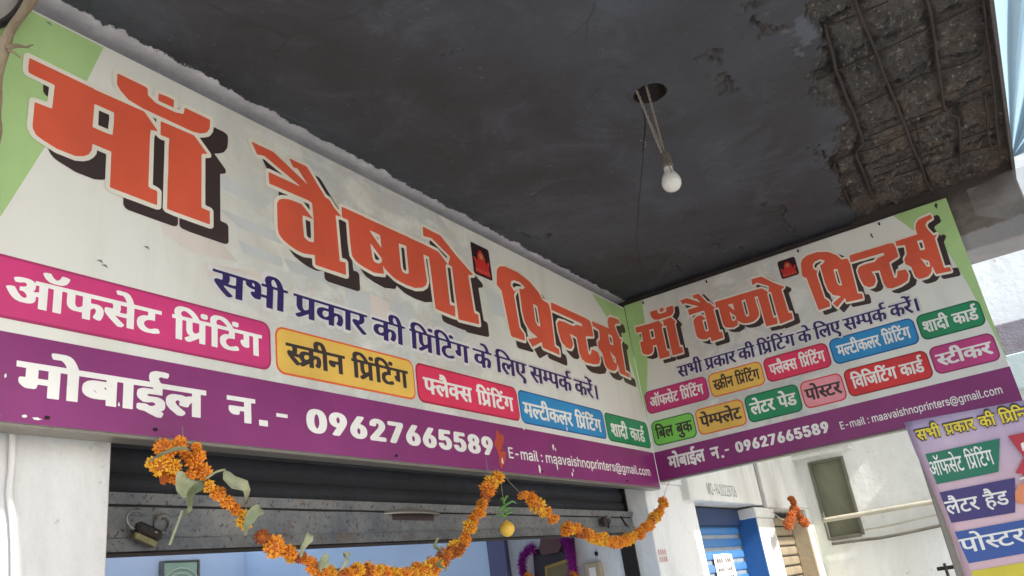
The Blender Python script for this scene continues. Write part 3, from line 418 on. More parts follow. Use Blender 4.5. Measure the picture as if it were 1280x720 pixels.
card=1419 -32 -76 75 -122 3 -64 9 -41 12 -51 24 -30 31 -9 15 -3 63 8 21 28 29 43 22 38 12 60 10 88 5 0 36 -328 -1 -1 -328 -8 -5 -153 0 -7 3 -1 327 -8 5 -95 0 -8 -3 -1 -329 -7 -3 -159 2 -2 330 -9 3 -56 -1 8 -29 0 -59 -8 -18 -13 -21 -34 -33 -58 -32 79 -48 66 -46 1 -20 -66 -27 -78 -1 -9 3 -117 82 -52 28 -101 4 -37 10 -17 11 -9 36 8 18 18 11 27 6 114 0 45 -8 39 21 -6 3 -105 10 -41 11 -42 22 -15 15 -11 21 0 42 10 18 13 12 32 15 31 8 36 4 129 0 38 -4 49 -13 38 -19 5 3 1 25 7 3 888 0 6 2 -18 46 5 47 20 31 31 20 48 14 67 6 118 -1 54 -10 46 -20 33 -25 36 -45 37 -64 111 -1 9 -3 -2 -59 -101 -1 -8 -3 0 -329 -9 -3 -159 2 -2 330 -8 3 -158 0 -6 -5 -1 -95 -105 -1 -84 -10 -28 -8 -28 -15 -19 -24 0 -14 19 -25 18 -12 24 -9 38 -8 11 2 1 24 11 15 14 8 36 7 122 -2 35 -10 16 -11 15 -24 -4 -33 -6 -11 -30 -19 59 -50 1 -17 -69 -21,2577 2 -5 4 -2 72 -47 -4 -135 0 -57 8 -34 10 -40 20 -21 20 -14 30 0 50 8 18 16 21 31 22 71 22 47 7 174 -1 2 33 -395 2 -5 4 2 58 1488 1 5 2 -27 46 0 53 17 27 25 16 54 16 68 7 128 -2 51 -8 17 -6 1 -19 -24 -39 -79 0 -44 8 -30 -12 -16 -24 13 -28 37 -37 135 -1 0 -61 -115 -3 -3 -92 -233 -1 -31 -6 -18 -12 4 -10 25 -15 145 1 41 -4 46 -10 48 -20 17 -16 12 -20 0 -51 -12 -20 -16 -15 -45 -24 -47 -11 -65 -6 -131 -1 -74 7 -44 7 -88 27 -56 25 -50 32 3 20 59 26 81 1 80 -43 82 -27 54 -8 30 0 48 13 16 13 5 11 -11 14 -14 7 -36 8 -78 -12 -81 0 -51 20 -32 18 -25 24 -9 16 1 51 13 18 22 14 33 11 54 8 156 2 4 4 -2 27 -444 0 -2 -331 -9 -3 -152 0 -8 5 -2 328 -337 2 -8 -5 1 -70 122 3 36 -3 58 -13 37 -21 18 -19 11 -29 0 -47 -14 -42 -21 -30 -35 -33 -84 -1 -74 24 0 19 34 33 25 45 0 15 -10 17 -19 14 -13 2 -44 -17 -28 -20 -3 -155,2454 139 22 2 34 9 61 29 -1 53 -90 5 -41 -8 -34 -17 -15 -22 8 -20 23 -19,273 291 10 2 -3 10 -25 23 -37 15 -15 -4 -10 -8 0 -7 13 -14 33 -11,1500 399 108 0 9 2 -44 65 -25 20 -30 11 -18 -2 -13 -7 -14 -14 -7 -17 14 -35
bill=2757 -162 -108 8 -80 17 -100 37 -52 28 -18 15 1 17 65 24 96 2 95 -49 70 -23 76 -11 58 10 23 13 5 10 -4 9 -15 9 -40 9 -54 -9 -88 0 -31 33 -2 26 93 16 -2 49 -69 -4 -153 0 -85 9 -54 16 -34 17 -23 19 -16 38 3 44 16 24 22 17 32 16 43 14 96 13 160 2 58 -2 6 3 0 29 -10 3 -474 0 -6 4 2 57 1739 0 2 -57 -6 -4 -391 -2 0 -73 46 2 134 -2 61 -12 38 -16 29 -24 12 -22 0 -59 -28 -57 -47 -43 -11 -2 -88 0 -76 22 -6 5 1 18 35 30 20 25 9 17 -2 24 -8 12 -27 16 -11 0 -32 -11 -43 -20 -7 -8 0 -150 -7 -5 -182 1 -6 76 -57 -4 -142 0 -69 7 -38 10 -40 15 -22 16 -18 23 -9 20 4 54 19 28 47 28 54 16 68 10 200 1 5 4 -1 28 -467 0 -3 -307 68 -17 43 -21 23 -33 0 -45 -12 -21 -19 -15 -27 -14 -39 -11 -68 -10,1331 -6 -164 75 -59 39 -27 31 -8 30 5 36 8 17 16 16 33 19 47 14 54 7 164 0 97 -15 76 14 65 1 6 5 0 48 -10 5 -628 -2 -2 -328 -10 -5 -176 0 -5 5 -3 72 -68 -4 -154 0 -65 6 -77 20 -35 18 -26 27 -9 20 5 56 30 34 39 20 61 16 77 10 222 1 0 32 -501 2 -6 -5 0 -327 -10 -3 -179 1 -2 331 -10 3 -96 0 -6 4 2 57 73 1 5 3 -14 34 0 25 9 28 29 31 44 21 31 10 53 9 84 6 173 -1 96 -11 88 -19 59 -17 55 -22 75 -37 94 -60 1003 -1 1 -60 -119 -1 -10 -3 -2 -331 -175 -1 -10 3 -3 200 -28 -10 -29 -21 -38 -44 -92 -1 -92 15 -1 17 23 36 -60 16 -34 -11 -16 -14 -5 -18 8 -14 53 -39 145 -64 12 -10 -2 -18 -62 -30,2599 135 5 2 -9 6 -78 49 -9 1 -2 -14 17 -20 38 -17,648 137 16 -1 3 3 -95 54 -4 -9 16 -22 23 -14,3279 139 21 1 39 10 69 28 -1 54 -107 4 -42 -7 -35 -16 -20 -25 9 -17 12 -12 21 -11,805 190 5 -1 3 3 -3 43 -77 3 1 -5,2740 190 7 2 -2 41 -78 5 5 -6,297 399 410 -1 9 3 -63 35 -92 36 -103 22 -84 5 -66 -15 -26 -12 -16 -14 -5 -9 5 -22
pamphlet=2548 -6 -135 52 -98 45 -52 42 -16 46 -6 2 -41 0 -62 -6 -41 -10 -23 -9 -1 -151 -6 -4 -214 1 -6 91 -48 -3 -156 0 -67 7 -64 15 -74 41 -219 0 -6 -3 -2 -32 -28 -20 -27 -4 -138 0 -26 4 -74 25 -26 16 -23 25 0 32 9 7 33 10 71 3 7 2 0 115 -11 4 -174 0 -10 -3 -3 -332 -214 -1 -7 4 -2 89 -67 -4 -166 0 -48 5 -63 11 -33 10 -44 24 -17 20 -14 30 -2 144 -10 3 -103 2 -1 56 10 3 541 1 -23 34 -35 33 -28 17 -22 8 -36 7 -44 -5 -90 0 -12 3 -33 41 -1 18 33 6 67 4 191 -2 46 -6 57 -15 54 -27 32 -25 80 -92 2101 0 4 5 -25 34 -50 41 -30 12 -38 8 -40 -5 -102 1 -39 43 3 19 31 5 68 4 159 0 55 -4 57 -11 58 -25 63 -48 66 -79 866 0 6 -5 -3 -55 -195 -1 -10 -3 -3 -119 -162 -3 -80 -10 -62 -19 -27 -18 -15 -17 6 -25 23 -21 44 -19 67 -13 27 -3 53 3 143 24 103 -1 38 -44 0 -17 -7 -3 -98 -16 -76 -8 -71 -4 -148 0 -75 4 -63 8 -84 20 -59 28 -23 17 -18 27 -4 64 14 27 34 26 47 20 44 13 76 13 129 9 2 57 -11 3 -414 0 -11 -4 -3 -331 -204 -1 -12 3 -3 200 -17 -3 -37 -19 -57 -53 -103 -1 -111 15 -2 17 28 36 -39 11 -31 5 -40 -11 -19 -15 -6 -15 10 -16 26 -20 40 -21 164 -63 14 -9 -2 -18 -72 -30,423 156 38 3 36 8 71 25 2 141 -6 4 -214 0 -12 -3 5 -136 27 -27,1713 157 29 0 44 10 63 23 1 143 -7 4 -187 0 -10 -3 4 -133 19 -24,1215 216 205 1 -1 119 -204 0,2077 243 209 1 52 19 46 9 93 8 157 -2 111 -15 62 11 102 7 3 53 -11 3 -821 0 -7 -4
letter=323 -4 -87 36 -95 45 -48 33 -33 44 0 47 17 29 28 19 28 12 36 9 55 8 174 0 99 -15 72 13 71 4 7 5 -2 49 -9 3 -630 0 -6 5 0 51 10 5 620 1 -33 50 -28 24 -26 15 -37 10 -41 -5 -90 1 -30 40 0 21 6 2 75 8 147 0 47 -4 52 -11 46 -20 30 -21 47 -49 39 -59 8 -3 1280 0 9 -3 -1 -56 -115 -4 6 -71 -13 -26 -16 -16 -60 -33 -95 -29 114 -57 143 -57 0 -19 -63 -31 -108 1 -96 41 -151 72 -81 47 -37 31 -9 23 4 25 17 13 17 6 28 4 123 1 43 -8 8 2 25 20 9 17 -9 32 -9 12 -12 2 -364 -1 -4 -121 -143 -3 -60 -8 -32 -8 -35 -15 -32 -27 -6 -14 6 -15 27 -26 40 -18 52 -11 44 -3 44 5 110 22 92 -1 38 -46 -2 -15 -7 -3 -100 -18 -77 -8 -169 -2 -71 4 -56 8 -79 22 -57 34 -24 30 -9 24 0 39 14 32 42 34 66 25 75 15 110 9 3 57 -11 3 -363 0 -11 -4 -2 -331 -187 -1 -8 3 -3 200 -38 -16 -18 -13 -39 -46 -95 -1 -95 15 -1 21 22 32 -29 9 -35 7 -32 -10 -22 -16 -3 -13 11 -19 43 -32 74 -36 96 -39 5 -5 -2 -18 -64 -28,2946 1 -6 4 -2 89 -55 -4 -175 2 -60 10 -59 23 -32 27 -16 34 -5 148 -5 3 -84 0 -10 3 0 53 6 5 483 1 -34 51 -33 27 -27 13 -33 8 -39 -5 -84 0 -7 2 -29 42 2 20 79 8 153 0 64 -8 36 -9 26 -11 47 -30 39 -40 51 -69 863 -1 -1 -59 -126 -1 -10 -3 -2 -93 -277 -1 -40 -8 -13 -11 9 -11 24 -12 182 1 44 -4 63 -14 42 -17 19 -14 12 -19 0 -55 -24 -29 -40 -21 -56 -15 -67 -8 -218 0 -99 12 -60 13 -72 23 -58 24 -41 22 -1 17 14 9 67 22 91 0 81 -39 65 -21 44 -10 44 -6 48 -2 61 14 19 12 5 13 -10 11 -25 11 -46 6 -84 -13 -91 0 -51 17 -53 26 -27 22 -9 15 0 48 17 19 24 14 48 13 47 6 190 2 6 5 0 26 -10 3 -507 0 -10 -4 0 -329 -10 -3,2813 156 57 9 69 25 1 143 -6 4 -190 0 -9 -3 0 -104 7 -34 19 -23 27 -12
poster=2077 -4 -125 37 -222 79 -123 53 -41 33 1 35 13 11 27 9 53 6 196 -1 11 2 15 19 0 25 -13 21 -18 12 -367 0 -14 -3 0 -329 -14 -4 -255 0 -13 3 -2 330 -12 3 -168 -1 -6 -332 -12 -3 -260 0 -9 4 -2 89 -85 -4 -209 0 -62 5 -79 11 -42 10 -56 24 -21 20 -19 30 -1 144 -13 3 -130 2 0 58 1161 2 2 6 -51 45 -39 25 -45 16 -46 7 -57 -5 -118 0 -12 3 -42 41 0 18 42 6 84 4 210 0 90 -8 80 -17 45 -17 52 -29 105 -96 2539 -1 0 -58 -159 -3 4 -74 -35 -38 -63 -27 -164 -37 153 -52 215 -62 0 -19 -92 -31 -135 -1 -22 4 -144 43 -192 64 -121 49 -58 33 -7 45 25 16 22 6 45 5 175 -1 64 -6 10 3 42 33 0 19 -13 17 -12 10 -17 2 -518 -1 -7 -121 -197 -3 -90 -8 -80 -17 -52 -23 -18 -24 18 -24 38 -21 49 -14 79 -11 62 -3 106 11 108 16 130 0 53 -47 0 -15 -7 -3 -165 -20 -146 -8 -193 0 -141 8 -103 16 -74 21 -38 17 -47 38 -14 53 -181 1 -117 5 -2 -4 52 -20 284 -90 -2 -19 -90 -31,533 156 48 3 46 8 90 25 2 141 -7 4 -271 0 -15 -3 6 -136 34 -27,2181 218 93 0 68 4 71 23 92 18 103 9 104 5 2 59 -558 0 7 -79 -25 -35
visiting=73 1 -4 4 0 329 -6 3 -62 1 -1 57 3 3 45 1 -7 37 -1 24 3 20 8 19 16 24 15 11 29 16 31 9 46 6 124 -2 45 -8 46 -13 50 -23 36 -22 40 -31 68 -68 76 1 -8 32 0 32 12 42 16 18 33 22 31 12 31 6 149 0 45 -8 53 -16 45 -22 38 -23 45 -36 56 -60 216 0 6 3 -10 42 2 35 13 29 26 27 38 19 40 10 100 2 26 -2 46 -10 33 -13 39 -23 62 -55 50 -64 606 0 6 -3 -1 -57 -72 -1 -6 -3 0 -329 -3 -4 -111 0 -5 3 -1 328 -5 5 -72 0 -6 -3 0 -195 -6 -14 -10 -10 -24 -6 -55 0 -31 8 -30 20 -26 32 -5 22 5 33 18 12 40 2 3 3 0 95 -182 0 -2 -121 -70 -2 -41 -6 -21 -6 -36 -24 -12 -18 -6 -17 6 -23 18 -24 20 -14 34 -11 14 -3 26 3 77 24 50 0 7 -3 20 -42 -1 -19 -74 -21 -74 -8 -91 1 -43 9 -31 11 -27 15 -22 20 -14 19 -13 34 -2 51 8 32 7 14 32 31 26 15 43 15 69 9 2 55 -4 5 -227 -1 -1 -331 -6 -4 -108 0 -6 3 0 328 -4 5 -69 0 -6 -3 0 -329 -6 -4 -108 0 -6 3 -1 222 -60 0 22 -35 10 -37 -2 -40 -6 -14 -14 -20 -24 -16 -36 -12 -100 -2 -42 8 -24 9 -39 28 -49 59 -49 89 0 19 6 4 50 14 55 -1 21 -44 36 -59 39 -40 17 -11 17 -6 17 12 7 21 -5 16 -18 23 -55 41 0 20 19 34 8 3 196 0 4 5 0 38 -4 5 -442 -1 -1 -331 -6 -4 -109 0 -5 3 -2 332 -71 1 -6 -3 -1 -330 -5 -3 -108 0 -6 4 -2 73 -45 -5 -81 0 -55 10 -29 14 -26 20 -15 22 -8 26 0 38 10 36 14 19 22 18 34 15 43 10 134 0 4 5 -1 30 -302 1 -4 -5 0 -328 -6 -3,2991 1 -4 4 -1 73 -38 -5 -82 0 -47 8 -24 10 -27 17 -21 29 -9 26 0 46 6 21 14 24 22 20 29 15 48 12 127 0 3 5 -1 30 -280 1 -4 5 2 55 1058 1 3 3 -21 47 0 51 8 21 24 24 34 15 36 6 96 0 26 -5 30 -9 2 -19 -18 -38 -57 -1 -29 7 -22 -14 -10 -17 3 -23 31 -47 91 -1 6 -3 -1 -57 -77 -1 -5 -3 -2 -93 -170 -1 -20 -7 -10 -11 6 -12 12 -11 129 -3 41 -12 34 -22 10 -12 7 -19 0 -53 -19 -37 -36 -24 -58 -15 -38 -1 -91 1 -39 7 -57 18 -36 18 -48 32 -23 21 2 19 43 28 57 0 61 -45 52 -23 53 -10 38 11 15 13 5 13 -5 12 -14 11 -30 7 -45 -12 -65 1 -26 14 -33 26 -16 23 -5 15 1 49 7 16 19 18 31 13 38 6 102 0 3 5 -2 28 -315 0 -2 -332 -5 -3 -108 0 -7 4 0 331 -240 1 -6 -5 1 -71 98 2 19 -3 17 -3 25 -12 24 -21 12 -23 5 -23 0 -49 -10 -40 -17 -34 -24 -29 -55 0 -53 23 0 23 27 38 13 36 -3 27 -10 13 -15 10 -31 -17 -23 -22 -1 -155,405 139 9 -1 32 10 47 28 0 56 -62 6 -13 -2 -27 -8 -24 -17 -8 -10 -5 -17 5 -15 20 -20,2906 139 18 3 22 9 40 27 0 54 -62 6 -33 -10 -20 -13 -13 -24 6 -22 19 -20,185 399 256 -1 6 3 -32 30 -65 40 -62 23 -48 6 -45 -14 -17 -11 -10 -12 -6 -13 0 -14 8 -18,809 399 257 -1 6 3 -39 35 -58 35 -65 23 -45 6 -21 -4 -24 -10 -16 -9 -11 -14 -5 -13 0 -15,1576 399 194 -1 5 3 -25 30 -51 40 -51 23 -34 4 -30 -12 -17 -14 -13 -20 0 -17,1906 436 -14 5 -17 19 -3 28 3 14 7 10 13 9 17 4 66 0 24 -11 10 -12 3 -12 0 -21 -13 -23 -22 -10
sticker=535 -4 -303 110 -123 58 -38 30 -5 36 17 15 21 8 47 6 192 0 18 33 -23 41 -15 4 -321 1 -2 57 12 3 1128 1 -24 40 7 61 31 26 25 11 38 13 52 9 83 6 182 0 61 -4 70 -12 48 -15 64 -36 103 -100 2107 0 13 -3 -3 -56 -151 -3 3 -74 -31 -38 -65 -29 -144 -35 134 -51 204 -63 0 -19 -84 -31 -125 -1 -56 15 -262 93 -106 45 -63 36 -11 14 0 35 23 16 18 6 43 5 161 -1 56 -6 12 3 26 18 14 23 -19 34 -21 6 -767 -1 0 -75 202 2 83 -6 41 -8 42 -13 26 -12 22 -17 16 -28 -5 -63 -43 -53 -58 -37 -129 0 -109 24 0 21 58 39 28 35 -7 28 -20 13 -33 9 -73 -17 -43 -21 -1 -152 -7 -4 -248 1 -5 76 -83 -5 -192 1 -88 7 -63 11 -68 26 -25 19 -18 25 0 47 12 21 26 21 30 15 41 13 101 18 115 6 207 -1 6 4 0 28 -13 3 -610 0 -13 -4 0 -329 -13 -3 -242 1 -5 332 -11 3 -217 0 -14 -4 -3 -118 -185 -3 -115 -14 -51 -15 -28 -14 -22 -21 0 -17 17 -19 38 -19 56 -16 78 -10 36 0 68 7 130 20 112 0 48 -43 -1 -21 -154 -21 -135 -8 -177 0 -129 8 -99 18 -93 34 -27 17 -21 27 -9 49 -170 1 -103 5 -6 -3 72 -31 241 -82 -2 -18 -83 -30,2349 139 69 9 105 30 -2 54 -149 4 -47 -6 -53 -15 -26 -25 12 -21 46 -22,629 218 87 0 62 4 60 21 70 16 112 13 103 5 2 59 -512 0 6 -66 -26 -48,1424 399 171 -1 12 3 -42 43 -36 27 -30 15 -48 12 -22 -3 -29 -12 -24 -23 12 -29
mobile=2804 -65 -152 34 -127 32 -98 6 -34 6 -27 8 -12 11 2 46 13 12 24 7 149 3 47 -7 71 -19 64 7 43 16 10 9 -11 8 -30 11 -24 4 -38 -2 -56 -9 -119 1 -76 25 -42 23 -17 17 -10 23 6 49 8 12 30 17 59 14 64 7 187 0 5 4 0 15 -5 3 -428 -2 -3 -320 -9 -5 -200 0 -10 3 0 319 -11 5 -110 0 -11 -3 -3 -323 -211 0 -5 4 -4 69 -96 -5 -118 0 -94 6 -68 13 -37 12 -36 20 -21 20 -10 30 6 48 21 30 56 29 55 14 88 11 251 1 5 2 2 17 -11 5 -542 -1 -3 -323 -10 -3 -206 1 -4 323 -10 3 -115 0 -5 -5 -2 -319 -9 -3 -199 0 -11 5 -3 143 -180 0 -14 -43 -20 -11 -26 -5 -131 0 -30 4 -41 12 -58 30 -21 24 0 39 14 13 19 5 79 3 5 3 0 102 -10 3 -160 1 -3 68 11 3 897 1 -11 19 -34 33 -50 26 -27 6 -34 -3 -102 0 -12 2 -28 39 0 28 23 6 55 4 191 0 62 -8 34 -8 37 -14 40 -26 48 -44 41 -58 9 -3 1485 0 5 5 -23 37 -1 46 15 28 19 15 62 20 54 9 213 1 93 -11 6 -34 -32 -36 -107 0 -46 7 -39 -13 -13 -13 1 -12 38 -37 21 -12 1094 0 5 -5 -1 -66 -128 -1 -11 -3 0 -319 -6 -4 -203 -1 -10 3 -3 191 -23 -7 -24 -15 -45 -47 -13 -3 -98 1 -97 13 -6 4 0 30 14 22 -50 12 -26 -5 -22 -12 -9 -9 1 -10 38 -32 75 -34 125 -49 0 -30 -73 -30 -113 2 -185 75 -58 35 -26 26 -9 17 0 59 23 30 46 24 65 15 58 6 161 0 52 -4 68 -12 84 14 63 3 7 4 0 35 -7 5 -695 0 -5 -5 -3 -87 -271 -1 -38 -2 -25 -6 -14 -10 31 -13 208 0 79 -12 67 -23 28 -26 6 -63 -10 -18 -24 -21 -33 -14 -36 -10 59 -13 0 -26 -9 -11 -35 -32,1504 151 9 -2 1 4 -59 31 7 -15,1699 201 6 1 -1 26 -51 1,397 221 181 0 -1 106 -181 -1
num=2416 0 -25 5 -12 172 -592 0 -37 -45 -61 -11 -80 -5 -99 -3 -635 0 -154 6 -240 19 -185 28 -62 22 25 43 61 10 136 7 1923 1 0 78 -2348 1 -31 5 12 65 3988 0 0 -69 -561 -1 -49 -3 0 -323 -49 -2
